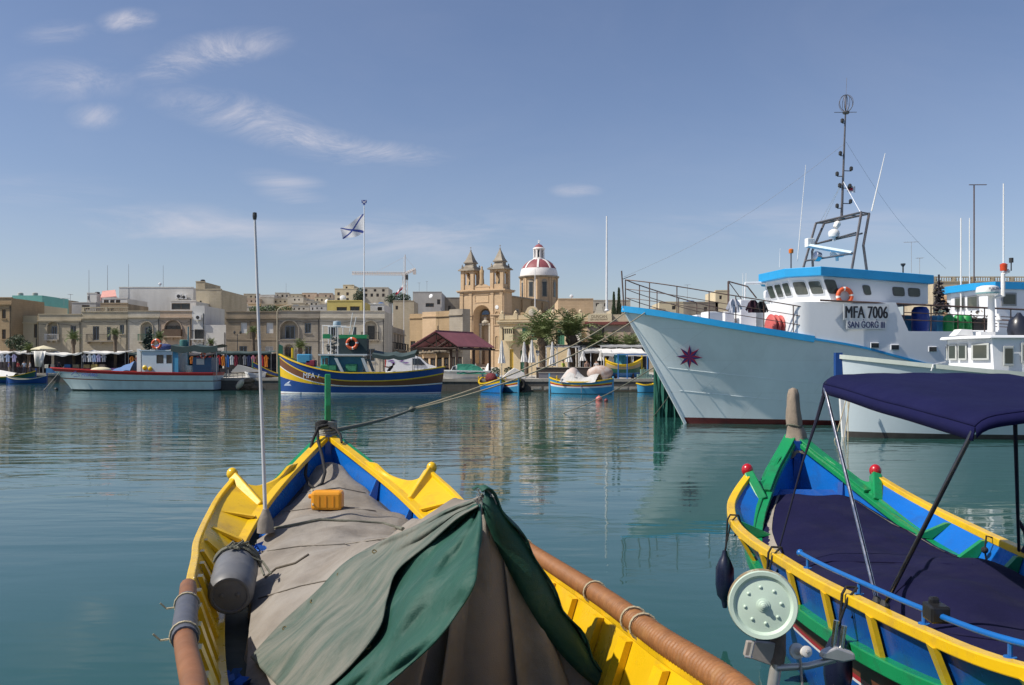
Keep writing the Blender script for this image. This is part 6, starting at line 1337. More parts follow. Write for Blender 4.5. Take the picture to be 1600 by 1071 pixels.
 mb.add([(p[0],p[1],ztop(p[0])+.002)for p in rp]+[(p[0],p[1],ztop(p[0])+.36)for p in rp],[tuple(range(6))[::-1],tuple(range(6,12))]+[(i,(i+1)%6,6+(i+1)%6,6+i)for i in range(6)]);mb.build('roof',sky_blue,root,bevel=.02)
 def pane(face,u0,u1,v0,v1,mat=tinted):
  a,b=bt[face],bt[face+1];c,d=tp[face+1],tp[face]
  A,B_,C,D=Vector((*a,zb)),Vector((*b,zb)),Vector((*c,ztop(c[0]))),Vector((*d,ztop(d[0])))
  f=lambda u,v:A.lerp(B_,u).lerp(D.lerp(C,u),v)
  nrm=(B_-A).cross(D-A).normalized();ctr=f(.5,.5)
  if nrm.dot(Vector((ctr.x-(xs0+xs1)/2,ctr.y,0)))<0:nrm=-nrm
  q=[f(u0,v0),f(u1,v0),f(u1,v1),f(u0,v1)]
  def rounded(q,k,off):
   out=[]
   for i in range(4):
    p0,p1,p2=q[i-1],q[i],q[(i+1)%4];a_,b_=p1+(p0-p1).normalized()*k,p1+(p2-p1).normalized()*k
    out+=[a_+nrm*off,(a_*.25+b_*.25+p1*.5)+nrm*off,b_+nrm*off]
   return out
  mb=MB();ctr=sum(q,Vector())/4;big=[ctr+(p-ctr)*1.1 for p in q];mb.prism(rounded(big,.09,.004),nrm*.025);w_=mb.build('window',M('window gasket',(.10,.10,.11),.6,.1)if face in(0,4)else house_white,root)
  mb=MB();mb.prism(rounded(q,.08,.024),nrm*.012);mb.build('pane',mat,w_)
 Lx=xs1-xs0
 u_of=lambda px:(xs1-Q.x(px,-2.4))/(xs1-bt[1][0])
 for a,b,mt in((1300,1315,tinted),(1354,1364,tinted),(1398,1414,tinted),(1421,1437,tinted)):pane(0,u_of(b),u_of(a),.36,.86 if a<1320 else.74,mt)
 for fc,us in((1,((.12,.46),(.56,.92))),(2,((.06,.30),(.38,.62),(.70,.94))),(3,((.08,.44),(.54,.88)))):
  for u0,u1 in us:pane(fc,u0,u1,.36,.84)
 lifebuoy(None,(Q.x(1319,-2.52),-2.56,Q.z(463,Q.x(1319,-2.52),-2.5)),.38,0,root)
 ys=-3.03;xm=Q.x(1354,ys);z1=Q.z(488.5,xm,ys);z2=Q.z(507.5,xm,ys)
 mb=MB();mb.box(xm-.98,xm+.98,ys+.01,ys+.025,z1-.30,z1+.32);b1=mb.build('name_board',paint_white,root)
 mb=MB();mb.box(xm-.86,xm+.86,ys+.01,ys+.025,z2-.18,z2+.17);b2=mb.build('name_board',paint_white,root)
 lt=lettering('MFA 7006',.68,(xm,ys+.004,z1-.02),(R(90),0,0),black_paint,b1,'registration_lettering',.66,bold=.024);lt.data.update()
 cu_w=lt.dimensions.x
 for ob,tw in((lt,1.84),):ob.scale.x=tw/max(max(v.co.x for v in ob.data.vertices)-min(v.co.x for v in ob.data.vertices),.01)
 l2=lettering('SAN \u0120OR\u0120 III',.36,(xm,ys+.004,z2-.02),(R(90),0,0),M('navy lettering paint',(.03,.04,.12),.5,.05),b2,'name_lettering',.75,bold=.009);l2.scale.x=1.58/max(max(v.co.x for v in l2.data.vertices)-min(v.co.x for v in l2.data.vertices),.01)
 for px,py in((1367,540),(1398.5,543),(1457.5,546)):
  p=Q.p(px,py,-3.02);mb=MB();mb.box(p.x-.19,p.x+.19,-3.03,-2.99,p.z-.115,p.z+.115);h=mb.build('porthole',house_white,root,bevel=.03);mb=MB();mb.box(p.x-.16,p.x+.16,-3.04,-3.031,p.z-.09,p.z+.09);mb.build('pane',glass_dark,h)
 best=None
 for i in range(120):
  for j in range(60):
   t,f=.002+.25*i/120,.3+.6*j/60;q=Q.proj(pt(t,f,-1));e=(q[0]-1078)**2+(q[1]-557.5)**2
   if best is None or e<best[0]:best=(e,t,f)
 _,t,f=best;c=pt(t,f,-1);du=(pt(t+.01,f,-1)-pt(t-.002,f,-1)).normalized();dv=(pt(t,f+.03,-1)-pt(t,f-.03,-1)).normalized();nn=du.cross(dv).normalized();nn=nn if nn.y<0 else-nn
 dv=nn.cross(du)*(1 if nn.cross(du).z>0 else-1);mb=MB();C=c+nn*.10
 for k in range(16):
  a0,a1=R(22.5*k+4),R(22.5*(k+1)+4);r0,r1=(.52,.22)if k%2==0 else(.22,.52);mb.mi=(k)%2
  P0,P1=C+(du*math.cos(a0)+dv*math.sin(a0))*r0,C+(du*math.cos(a1)+dv*math.sin(a1))*r1
  mb.prism([C,P0,P1],nn*.012)
 mb.build('star_emblem',[star_red,star_navy],root);
 def rail(s,i0,i1_,h,step,hs=(1.0,.66,.33),extra=0,name='bow_rail',base=None):
  base=base or(lambda t:pt(t,1,s)+Vector((0,-s*.06,.1)))
  pts=[base(t)for t in T[i0:i1_]]
  for k,hh in enumerate(hs):
   mb=MB();mb.tube([p+Vector((0,0,h*hh))for p in pts],.024 if k==0 else.016,6);mb.build(name,rust_rail,root)
  d=0;last=None
  for i,p in enumerate(pts):
   if last is None or(p-last).length>step or i==len(pts)-1:
    mb=MB();mb.tube([p-Vector((0,0,.1)),p+Vector((0,0,h))],.022,6);mb.build('stanchion',rust_rail,root);last=p
 rail(-1,1,i1+1,1.1,.95);rail(1,1,i1+1,1.1,.95)
 mb=MB();p0=pt(0,1,1);mb.tube([p0,p0+Vector((-.1,0,1.55))],.03,6);mb.tube([p0+Vector((-.08,0,1.2)),p0+Vector((.5,0,1.42))],.015,5);mb.build('bow_staff',rust_rail,root)
 bs=lambda t,s:(lambda p:Vector((p.x,p.y-s*.08,top if p.x<xb else 3.78)))(pt(t,1,s))
 for s in(-1,1):
  a,b=bs(tx(xa+.1),s),bs(tx(xb),s);xs_=[xa+.3+i*1.2 for i in range(14)]
  q=[Vector((x,s*2.93,lerp(4.98,4.55,(x-xa)/14)))for x in xs_]
  mb=MB();mb.tube(q,.04,6);mb.build('hand_rail',rust_rail,root)
  for dz in(.33,.62):
   mb=MB();mb.tube([p-Vector((0,0,dz))for p in q if p.x>xb],.02,5);mb.build('hand_rail',rust_rail,root)
  for p in q:
   if p.x>xb:mb=MB();mb.tube([(p.x,p.y,3.7),p],.025,5);mb.build('stanchion',rust_rail,root)
 zfd=lambda x:table(ZD,tx(x))[0]*.9
 def gbox(px,py0,py1,w_px,y,mat,name,d=.8):
  x=Q.x(px,y);z0,z1_=Q.z(py1,x,y),Q.z(py0,x,y);hw=w_px/FPX*Q.Yw(x,y)/2;mb=MB();mb.box(x-hw,x+hw,y-d/2,y+d/2,z0-.3,z1_);mb.build(name,mat,root,bevel=.03)
 gbox(1112,488,510,24,-.6,house_white,'deck_locker');gbox(1134,488,512,16,.3,house_white,'deck_locker');gbox(1160,470,510,26,.4,house_white,'windlass_house',1.2);gbox(1202,476,520,12,.2,house_white,'vent_box',1.0);gbox(1090,493,506,16,.9,house_white,'hatch');gbox(1240,470,525,50,1.0,house_white,'fore_cabin',2.2)
 mb=MB();a=Q.p(1138,440,.6);b=Q.p(1182,466,.6);mb.tube([Q.p(1138,512,.6),a],.04,6);mb.tube([a,Q.p(1168,448,.6),b],.03,6);mb.tube([a,Q.p(1160,470,.6)],.02,5);mb.build('derrick',rust_rail,root)
 mb=MB();mb.tube([Q.p(1164,443,1.0),Q.p(1206,442,1.0)],.06,8);mb.tube([Q.p(1164,443,1.0),Q.p(1164,470,1.0)],.03,6);mb.build('boom',house_white,root)
 for px in(1165,1160):mb=MB();mb.tube([Q.p(px,470,1.2),Q.p(px+1,427,1.2)],.012,5);mb.build('whip_aerial',paint_white,root)
 mb=MB();p=Q.p(1201,462,1.2);mb.lathe([(.1,-.3),(.22,-.1),(.22,.15),(.12,.25),(0,.28)],12,Matrix.Translation(p));mb.tube([p-Vector((0,0,.9)),p-Vector((0,0,.3))],.05,6);mb.build('search_light',house_white,root)
 rb=M('faded red float',(.48,.09,.08),.5,.12,2)
 p=Q.p(1219,509,-1.7);mb=MB();
 for k in range(5):mb.lathe([(.36-.02*k,-.5+.2*k),(.46-.02*k,-.42+.2*k),(.46-.02*k,-.38+.2*k),(.36-.02*k,-.3+.2*k)],16,Matrix.Translation(p)@Matrix.Rotation(R(90),4,'Y'))
 mb.build('hose_reel',rb,root,smooth=50)
 mb=MB();p=Q.p(1240,505,-1.7);mb.cbox(p,(.22,.4,.3));mb.build('reel_hub',iron_dark,root)
 ny,fy=-1.55,1.75;rf=lambda x:ztop(x)+.36
 g=lambda px,py,y:Q.p(px,py,y)
 def legs(y,pxs):
  for q in pxs:
   mb=MB();p=[g(a,b,y)for a,b in q];p[0].z=rf(p[0].x)-.02;mb.tube(p,.055,8);mb.build('gantry_leg',steel_mast,root)
 legs(ny,[[(1330,412),(1346,332)],[(1355,412),(1349,384),(1358,334)]]);legs(fy,[[(1250,408),(1275,349)],[(1271,405),(1269,393),(1288,349)]])
 for a,b,r in(((1275,349),(1346,332),.05),((1288,349),(1358,334),.05),((1280,380),(1337,364),.04),((1276,381),(1347,365),.04),((1258,408),(1335,396),.04)):
  mb=MB();mb.tube([g(*a,fy),g(*b,ny)],r,7);mb.build('gantry_beam',steel_mast,root)
 for k in range(5):t_=k/4;mb=MB();mb.tube([g(1275,349,fy).lerp(g(1346,332,ny),t_),g(1288,349,fy).lerp(g(1358,334,ny),t_)],.03,6);mb.build('gantry_rung',steel_mast,root)
 b0=g(1315,340,.1);t0=g(1322,150,.1);mb=MB();mb.tube([b0,b0.lerp(t0,.45),t0],[.06,.045,.03],8);mb.build('mast',steel_mast,root)
 mb=MB();c=t0-Vector((0,0,.32))
 for k in range(4):a=R(45*k);mb.tube([c+Vector((math.cos(a)*.3*math.sin(R(18*i)),math.sin(a)*.3*math.sin(R(18*i)),.36*math.cos(R(18*i))))for i in range(21)],.012,5,cap=False)
 mb.build('loop_aerial',steel_mast,root);mb=MB();mb.tube([c+Vector((0,0,.36)),c+Vector((.03,0,1.1))],.008,4);mb.tube([c+Vector((-.55,0,-.42)),c+Vector((.5,0,-.36))],.014,4);mb.lathe([(.12,-.06),(.16,0),(.1,.06)],8,Matrix.Translation(c+Vector((0,0,-.4))));mb.build('top_whip',steel_mast,root)
 for(px,py,dx)in((1316,189,-.1),(1313,240,-.22),(1308,272,-.3),(1330,264,.28),(1312,290,-.12),(1328,291,.2),(1329,315,.25),(1308,322,-.2)):
  p=g(px,py,.1);k=(p.z-b0.z)/(t0.z-b0.z);m_=b0.lerp(t0,k);mb=MB();mb.lathe([(.06,-.08),(.075,-.05),(.075,.06),(.03,.1)],8,Matrix.Translation(p));mb.tube([m_-Vector((0,0,.1)),p-Vector((0,0,.1))],.02,5);mb.build('mast_light',iron_dark,root)
 mb=MB()
 for q in((1288,345,fy),(1346,335,ny),(1280,350,fy)):mb.tube([b0.lerp(t0,.3),g(*q)],.012,4)
 mb.build('mast_stay',steel_white,root)
 mb=MB();p=g(1324,300,.1);mb.grid([[p+Vector((.36*i/6,.05*math.sin(i),.28*j/4-.04*i/6))for i in range(7)]for j in range(5)])
 for i in range(len(mb.m)):mb.m[i]=1 if 1<=i%6<=3 and(i//6)in(1,2)else 0
 o=mb.build('small_flag',[white_cloth,MATS['red flag cloth']],root,smooth=80)
 for(a,b,r,nm)in(((1246,408),(1259,258),.016,'whip_aerial'),((1362,330),(1383,240),.022,'whip_aerial'),((1218,418),(1219,388),.012,'whip_aerial')):
  y=fy+.4 if a[0]<1300 else ny;p0,p1=g(*a,y),g(*b,y);mb=MB();mb.tube([p0,p1],[r*1.3,r*.6],6);mb.build(nm,paint_white,root)
 wp=paint_white
 mb=MB();q0,q1=g(1262,384,1.2),g(1331,396,-1.2);mb.tube([q0,q1],.09,4);mb.build('radar_scanner',M('pale blue radar',(.5,.62,.68),.4,.05),root)
 mb=MB();mb.cbox(g(1265,380,1.2),(.34,.3,.4));mb.build('radar_motor',wp,root,bevel=.03)
 for(px,py,r)in((1308,397,.3),(1303,366,.24)):
  p=g(px,py,.1);mb=MB();mb.lathe([(r*.9,-.12),(r,0),(r*.9,.12),(r*.4,.2),(0,.22)],14,Matrix.Translation(p));mb.tube([p-Vector((0,0,.3)),p-Vector((0,0,.1))],.07,8);mb.build('dome_aerial',wp,root,smooth=50)
 mb=MB();p=g(1307,353,.1);mb.lathe([(.11,-.1),(.15,.1),(.08,.2)],10,trs(p,ry=R(30)));mb.build('camera_pod',wp,root)
 mb=MB();p=g(1281,402,.6);mb.lathe([(.02,-.1),(.2,.0),(.23,.22),(.2,.24)],14,trs(p,ry=R(-80)));mb.build('flood_light',steel_bright,root,smooth=40)
 p=g(1236,396,2.0);mb=MB();mb.tube([Vector((p.x,p.y,rf(p.x)-.1)),p],.03,6);mb.build('lamp_bracket',steel_mast,root);mb=MB();mb.lathe([(.1,0),(.11,.16),(.06,.2)],10,Matrix.Translation(p));mb.build('amber_lamp',M('amber lamp',(.6,.14,.01),.3,.1),root)
 p=g(1411,414,-.5);mb=MB();mb.tube([Vector((p.x,p.y,rf(p.x)-.1)),p],.03,6);mb.lathe([(.04,-.08),(.1,.0),(.1,.05)],8,Matrix.Translation(p));mb.build('roof_vent',iron_dark,root)
 for a,b in((g(1318,226,.1),pt(0,1,1)+Vector((0,0,1.3))),(g(1322,222,.1),g(1478,420,.1))):
  mb=MB();mb.tube([a.lerp(b,k/10)-Vector((0,0,.5*math.sin(math.pi*k/10)))for k in range(11)],.0055,4);mb.build('wire_stay',steel_grey,root)
 def barrel(px,py0,py1,hw,y,mat,name,sq=1):
  x=Q.x(px,y);z0,z1_=Q.z(py1,x,y),Q.z(py0,x,y);r=hw/FPX*Q.Yw(x,y);h=z1_-z0;mb=MB()
  mb.lathe([(r*.8,z0-.1),(r,z0+h*.1),(r,z0+h*.32),(r*1.03,z0+h*.35),(r,z0+h*.38),(r,z0+h*.62),(r*1.03,z0+h*.65),(r,z0+h*.68),(r*.98,z0+h*.85),(r*.7,z1_),(r*.3,z1_+.02)],18,Matrix.Translation((x,y,0)));mb.build(name,mat,root,smooth=50)
 barrel(1438,480,517,13,-1.9,M('blue plastic barrel',(.015,.05,.30),.35,.1),'barrel');gp=M('green plastic can',(.02,.26,.06),.4,.12)
 for px in(1482,1498,1510):barrel(px,493,517,8,-2.0+(px-1480)*.01,gp,'green_can')
 gbox(1417,494,516,18,-1.0,lblue_b,'blue_crate');gbox(1460,494,516,12,-1.2,lblue_b,'blue_crate')
 mb=MB();p=Q.p(1467,462,-.6);leaf_cloud(mb,[(p.x,p.y,p.z+.1,.22,.2,.55),(p.x+.12,p.y,p.z-.5,.36,.3,.3)],340,.11,8);mb.tube([(p.x,p.y,3.7),p+Vector((0,0,.9))],.04,6);mb.build('flag_bundle',M('black flag cloth',(.02,.017,.025),.8,.3,4),root)
 mb=MB();p=Q.p(1470,505,-.9);leaf_cloud(mb,[(p.x,p.y,p.z,.5,.4,.6)],160,.14,9);mb.build('net_heap',M('grey green net',(.11,.15,.13),.9,.4,5),root)
 mb=MB();p=Q.p(1528,507,-1.6);mb.cbox(p,(.7,.4,.5));leaf_cloud(mb,[(p.x,p.y,p.z+.2,.5,.3,.4)],60,.12,9);mb.build('deck_engine',M('greasy engine',(.08,.07,.06),.5,.3,4,metal=.4),root)
 return root,Q,pt
trw,TQ,tpt=trawler()
def garment_on(label,px,py,y,c,w_,h):
 p=TQ.p(px,py,y);X,Yw=TQ.S[0]+p.x*TQ.c-p.y*TQ.s,TQ.S[1]+p.x*TQ.s+p.y*TQ.c
 o=garment(label,X,Yw,p.z,c,w_,h);o['group']='washing on the trawler rail';return o
garment_on('white shirt drying on the trawler bow rail',1147,467,-2.05,(.62,.62,.70),.42,.55);garment_on('dark maroon shorts drying on the trawler rail',1177,469,-2.2,(.05,.015,.03),.4,.5);garment_on('black cloth drying beside the maroon shorts',1190,471,-2.3,(.015,.015,.02),.36,.45)
# --- green net hanging behind the stem
def green_net():
 Y=41.5;X0,X1=ax(1024,Y),ax(1068,Y);zt=az(575,Y);mb=MB();rows=[]
 for j in range(9):
  z=lerp(-.3,zt,j/8);rows.append([(lerp(X0,X1,i/24)+.05*math.sin(i*2.1+j*.4),Y+.12*math.sin(i*1.9)+.06*math.sin(j+i),z)for i in range(25)])
 mb.grid(rows);mb.grid([[(p[0],p[1]+.25,p[2])for p in r]for r in rows],flip=True);mb.grid([rows[8],[(p[0],p[1]+.25,p[2])for p in rows[8]]])
 root=thing('hanging_net','dark green net hung in the water behind the trawler stem','net',((X0+X1)/2,Y,0));mb.build('netting',M('dark green netting',(.012,.10,.075),.8,.35,3,.8,25,st=(3,3,.4)),root,smooth=60,origin=root.location)
 mb=MB();mb.tube([(X0,Y,zt),(X1,Y,zt)],.05,6)
 for x in(X0,X1):mb.tube([(x,Y+.12,-1),(x,Y+.12,zt+.1)],.07,6)
 mb.build('net_frame',dgreen_b,root,origin=root.location)
green_net()
# ------------------------------------------------------------------ sister trawler behind with blue roof
def sister():
 S=(17.2,46.2);rz=R(10);Q=Loc(S,rz);root=thing('second_trawler','white trawler with a blue roofed wheelhouse behind the cargo deck','boat',(S[0],S[1],0),rz)
 pt,T,strip=trawler_hull(root,lambda t:3.4-1.2*t**.6,20,1.5,.85)
 strip('bottom',boot_red,-1,.06,2);strip('hull',house_white,.06,1,6)
 mb=MB();mb.grid([[pt(t,.85,s)for t in T[1:]]for s in(-1,1)]);mb.build('deck',house_white,root)
 xs0,xs1=Q.x(1558,-1.9),Q.x(1640,-1.9);zt=Q.z(452,xs0,-1.9);z0=1.8
 bt=[(xs1,-1.9),(xs0+.2,-1.9),(xs0-.2,-1.0),(xs0-.2,1.0),(xs0+.2,1.9),(xs1,1.9)];tp=[(p[0]-(.3 if p[0]<xs1 else 0),p[1])for p in bt]
 mb=MB();mb.grid([[(p[0],p[1],z0)for p in bt],[(p[0],p[1],zt)for p in tp]],close=True);mb.build('wheelhouse',house_white,root)
 mb=MB();rp=[(xs1+.2,-2.1),(xs0-.25,-2.1),(xs0-.75,-1.1),(xs0-.75,1.1),(xs0-.25,2.1),(xs1+.2,2.1)];mb.add([(p[0],p[1],zt+.002)for p in rp]+[(p[0],p[1],zt+.36)for p in rp],[tuple(range(6))[::-1],tuple(range(6,12))]+[(i,(i+1)%6,6+(i+1)%6,6+i)for i in range(6)]);mb.build('roof',sky_blue,root)
 for a,b,c,d in((1565,1588,458,478),):
  p,q=Q.p(a,d,-1.93),Q.p(b,c,-1.93);mb=MB();mb.box(p.x,q.x,-1.96,-1.9,p.z,q.z);w_=mb.build('window',steel_grey,root);mb=MB();mb.box(p.x+.08,q.x-.08,-1.98,-1.961,p.z+.08,q.z-.08);mb.build('pane',tinted,w_)
 fa,fb=Vector((xs0-.2-.18,1.0,0)),Vector((xs0-.2-.18,-1.0,0))
 for y in(-.7,.3):
  mb=MB();mb.box(xs0-.50,xs0-.42,y-.4,y+.4,zt-.95,zt-.25);w_=mb.build('window',steel_grey,root);mb=MB();mb.box(xs0-.515,xs0-.501,y-.33,y+.33,zt-.88,zt-.32);mb.build('pane',tinted,w_)
 for px,yt,r,mt in((1501.5,341,.05,paint_white),(1515,341,.04,paint_white),(1568,287,.05,paint_white)):
  p=Q.p(px,yt,0);mb=MB();mb.tube([(p.x,p.y,zt+.3 if px>1540 else 2.5),p],[r,r*.6],6);mb.build('whip_aerial',mt,root)
 p=Q.p(1522,290,.8);mb=MB();mb.tube([(p.x,p.y,2.5),p],.035,6);mb.tube([p+Vector((-.3,0,.02)),p+Vector((.75,0,.06))],.025,5);mb.build('aerial_mast',rust_rail,root)
 mb=MB();a=Q.p(1410,478,-2.4)
 for k in range(8):pass
 return root
sister()
# ------------------------------------------------------------------ white fishing boat in front, right
def white_boat():
 S=(11.08,30.4);Q=Loc(S,0);root=thing('white_fishing_boat','white fishing boat with small wheelhouse and radar, moored in front of the trawler','boat',(S[0],S[1],0))
 wb=M('white boat hull paint',(.54,.62,.655),.4,.05,1,c2=(.43,.49,.51),amt=.3,vs2=1.2,st=(1,1,.3))
 zs=lambda t:2.70-.9*(1-(1-t)**2)
 L=13.0
 def b(t):return 1.95*(1-(1-min(t/.5,1))**2.2)**.8
 def pt(t,f,s):
  g=max(f,0);return Vector((L*t+.18*(1-g)*(1-t)**3-.0,s*b(t)*(lerp(.54,1,g**1.1)if f>=0 else.54*(1+f*.5)),zs(t)*g if f>=0 else f*.8))
 T=[(i/40)**1.5 for i in range(41)]
 for nm,mt,f0,f1 in(('bottom',M('weedy waterline',(.055,.05,.045),.8,.3,3),-1,.075),('hull',wb,.075,.9),('topside',wb,.9,1)):
  mb=MB()
  for s in(-1,1):mb.grid([[pt(t,lerp(f0,f1,k/5),s)for t in T]for k in range(6)],flip=(s>0))
  mb.build(nm,mt,root,smooth=40)
 mb=MB();mb.sweep([pt(0,f/10,1)for f in range(11)],[(-.07,-.06),(.07,-.06),(.07,.06),(-.07,.06)],up=(1,0,0));mb.build('lower_stem',paint_white,root)
 mb=MB();mb.box(-.13,.1,-.1,.1,1.75,2.86);mb.build('stem_post',blue_b,root)
 mb=MB()
 for s in(-1,1):mb.sweep([pt(t,1,s)for t in T],[(-.1,-.04),(.06,-.04),(.06,.1),(-.1,.1)])
 mb.build('cap_rail',M('pale green rail',(.50,.55,.50),.5,.08),root)
 mb=MB();mb.grid([[pt(t,.78,s)for t in T[1:]]for s in(-1,1)]);mb.build('deck',paint_white,root)
 lx=lambda px,y:Q.x(px,y)
 x0,x1=lx(1551,-1.5),13-3.5;zr=Q.z(529,x0,-1.5);zd=1.4;zw=Q.z(575,x0,-1.5)
 bt=[(x1,-1.5),(x0+.1,-1.5),(x0-.25,-.7),(x0-.25,.7),(x0+.1,1.5),(x1,1.5)];tp=[(p[0]+(.0 if p[0]>6 else-.12),p[1])for p in bt]
 mb=MB();mb.grid([[(p[0],p[1],zd)for p in bt],[(p[0],p[1],zr)for p in tp]],close=True);mb.build('wheelhouse',house_white,root)
 mb=MB();rp=[(x1+.1,-1.62),(x0-.15,-1.62),(x0-.62,-.8),(x0-.62,.8),(x0-.15,1.62),(x1+.1,1.62)];mb.add([(p[0],p[1],zr+.002)for p in rp]+[(p[0]+.05*(1 if p[0]<6 else-1),p[1]*.97,zr+.1)for p in rp],[tuple(range(6))[::-1],tuple(range(6,12))]+[(i,(i+1)%6,6+(i+1)%6,6+i)for i in range(6)]);mb.build('roof',house_white,root,bevel=.03)
 gf=M('pale window frame',(.45,.47,.45),.5,.08)
 def win(a,b_,z0,z1,frame=gf):
  a,b_=Vector(a),Vector(b_);d=(b_-a).normalized();n=Vector((d.y,-d.x,0));n=-n if n.dot(Vector((a.x-(x0+x1)/2,a.y,0)))<0 else n
  mb=MB();P=[Vector((*p,z))for p,z in(((a.x,a.y),z0),((b_.x,b_.y),z0),((b_.x,b_.y),z1),((a.x,a.y),z1))];mb.prism([p+n*.004-Vector((0,0,0))+(n*.05)for p in P],n*.035);w_=mb.build('window',frame,root,bevel=.015)
  c=sum(P,Vector())/4;mb=MB();mb.prism([c+(p-c)*.76+n*.088 for p in P],n*.006);mb.build('pane',tinted,w_)
 w0,w1=Q.z(563,x0,-1.5),Q.z(536,x0,-1.5)
 f=lambda k,u0,u1:(lambda A,B_:(A.lerp(B_,u0),A.lerp(B_,u1)))(Vector((bt[k][0]-.07,bt[k][1],0)),Vector((bt[k+1][0]-.07,bt[k+1][1],0)))
 for k,u0,u1 in((1,.12,.88),(2,.06,.46),(2,.54,.94),(3,.12,.88)):a,b_=f(k,u0,u1);win((a.x,a.y,0),(b_.x,b_.y,0),w0,w1)
 win((lx(1566,-1.5),-1.5,0),(lx(1582,-1.5),-1.5,0),Q.z(572,x0,-1.5),Q.z(541,x0,-1.5));win((lx(1594,-1.5),-1.5,0),(lx(1616,-1.5),-1.5,0),w0-.1,w1)
 m0=Q.p(1549,525,0);zt_=Q.z(462,m0.x,0);mb=MB();mb.tube([(m0.x,0,zr),(m0.x,0,zt_)],[.13,.10],10);mb.build('radar_mast',paint_white,root,smooth=40)
 mb=MB();c=Vector((m0.x-.18,-.1,Q.z(455,m0.x,0)));mb.lathe([(.3,-.16),(.36,-.12),(.37,.0),(.34,.12),(.2,.17),(0,.18)],20,Matrix.Translation(c));rd=mb.build('radar_dome',paint_white,root,smooth=40)
 mb=MB();mb.lathe([(.372,-.11),(.376,-.06)],20,Matrix.Translation(c));mb.build('radar_band',M('teal band',(.2,.36,.38),.4,.05),rd)
 lettering('FURUNO',.11,(c.x+.05,c.y-.375,c.z+.04),(R(90),0,0),MATS['navy lettering paint'],rd,'radar_lettering',.9)
 mb=MB();p=Vector((m0.x+.45,.1,0));mb.tube([(p.x,p.y,Q.z(463,p.x,0)),(p.x,p.y,Q.z(428,p.x,0)),(p.x+.2,p.y,Q.z(423,p.x,0))],.07,8);mb.tube([(m0.x,0,zt_-.1),(p.x,p.y,Q.z(462,p.x,0))],.05,6);mb.build('lamp_mast',paint_white,root)
 mb=MB();mb.lathe([(.11,0),(.12,.22),(.05,.26)],12,Matrix.Translation((p.x+.02,p.y,Q.z(423,p.x,0))));mb.build('beacon',M('red amber beacon',(.5,.05,.01),.25,.1),root,smooth=40)
 mb=MB();q=Q.p(1580,407,.1);mb.lathe([(.07,-.08),(.07,.08)],10,Matrix.Translation(q));mb.tube([(q.x,q.y,Q.z(423,p.x,0)),q-Vector((0,0,.08))],.02,5);mb.build('top_light',iron_dark,root)
 mb=MB();q=Q.p(1560,500,-.6);mb.lathe([(.03,-.35),(.03,0),(.1,.0),(.05,.14),(.05,.2)],8,Matrix.Translation(q));mb.build('gps_aerial',paint_white,root)
 mb=MB();q=Q.p(1505,520,.2);mb.prism([q+Vector((-.25,0,-.1)),q+Vector((.35,0,-.1)),q+Vector((.3,0,.1)),q+Vector((-.05,0,.12))],(0,.5,0));mb.build('roof_box',paint_white,root)
 mb=MB();q=Q.p(1540,522,-.2);mb.cbox(q,(.5,.3,.12));mb.build('roof_box',paint_white,root)
 mb=MB();q=Q.p(1592,512,-.3);mb.lathe([(.3,-.4),(.36,-.1),(.3,.25),(.12,.4),(.05,.5)],14,Matrix.Translation(q));mb.build('black_float',M('black plastic float',(.015,.018,.03),.35,.1),root,smooth=50)
 mb=MB();a=Q.p(1410+45,572,-1.6);mb.tube([Q.p(1455,580,-1.5),Q.p(1458,570,-1.5),Q.p(1478,566,-1.3)],.02,5);mb.build('pulpit',steel_white,root)
white_boat()
# ------------------------------------------------------------------ mooring ropes
rope=M('pale worn rope',(.42,.36,.24),.9,.2,40,.6,120);rope_grey=M('grey green rope',(.13,.13,.10),.9,.25,40,.6,120);rope_black=M('black rope',(.012,.012,.014),.8,.3,40,.6,120)
def W_of(Q,p):return Vector((Q.S[0]+p[0]*Q.c-p[1]*Q.s,Q.S[1]+p[0]*Q.s+p[1]*Q.c,p[2]))
def rope_line(label,a,b,sag,r,mat,n=28,knot=None):
 a,b=Vector(a),Vector(b);pts=[a.lerp(b,k/n)-Vector((0,0,sag*4*(k/n)*(1-k/n)))for k in range(n+1)]
 mb=MB();mb.tube(pts,r,7)
 if knot:
  p=a.lerp(b,knot)-Vector((0,0,sag*4*knot*(1-knot)));mb.ball(p,r*2.6,8,6)
 return tag(mb.build('mooring_rope',mat,None,smooth=60),label,'rope','mooring ropes')
rp=[W_of(TQ,tpt(0,.97,1)),W_of(TQ,tpt(.028,.99,-1))]
# ------------------------------------------------------------------ foreground boats
y_fg=M('glossy yellow boat paint',(.74,.46,.008),.3,.05,2,c2=(.52,.31,.03),amt=.36,vs2=5,bump=.1,bs=26,coat=.15,chip=((.30,.20,.10),12,.715))
g_fg=M('glossy green boat paint',(.008,.23,.075),.28,.07,2,c2=(.02,.13,.055),amt=.36,vs2=5,bump=.1,bs=26,coat=.15,chip=((.14,.15,.10),12,.715))
b_fg=M('glossy blue boat paint',(.006,.13,.50),.25,.07,2,c2=(.02,.095,.32),amt=.36,vs2=5,bump=.1,bs=26,coat=.2,chip=((.16,.22,.30),12,.715))
b2_fg=M('deep blue boat paint',(.006,.075,.34),.3,.07,2,c2=(.015,.05,.2),amt=.36,vs2=5,bump=.1,bs=26,coat=.15,chip=((.12,.14,.2),12,.715))
r_fg=M('glossy red boat paint',(.42,.008,.014),.25,.05,3,coat=.4)
w_fg=M('white line paint',(.7,.7,.7),.4,.06,3);br_fg=M('varnished brown wood',(.13,.045,.018),.45,.2,2,st=(6,1,1));dark_in=M('dark boat inside',(.03,.035,.045),.8,.3,3)
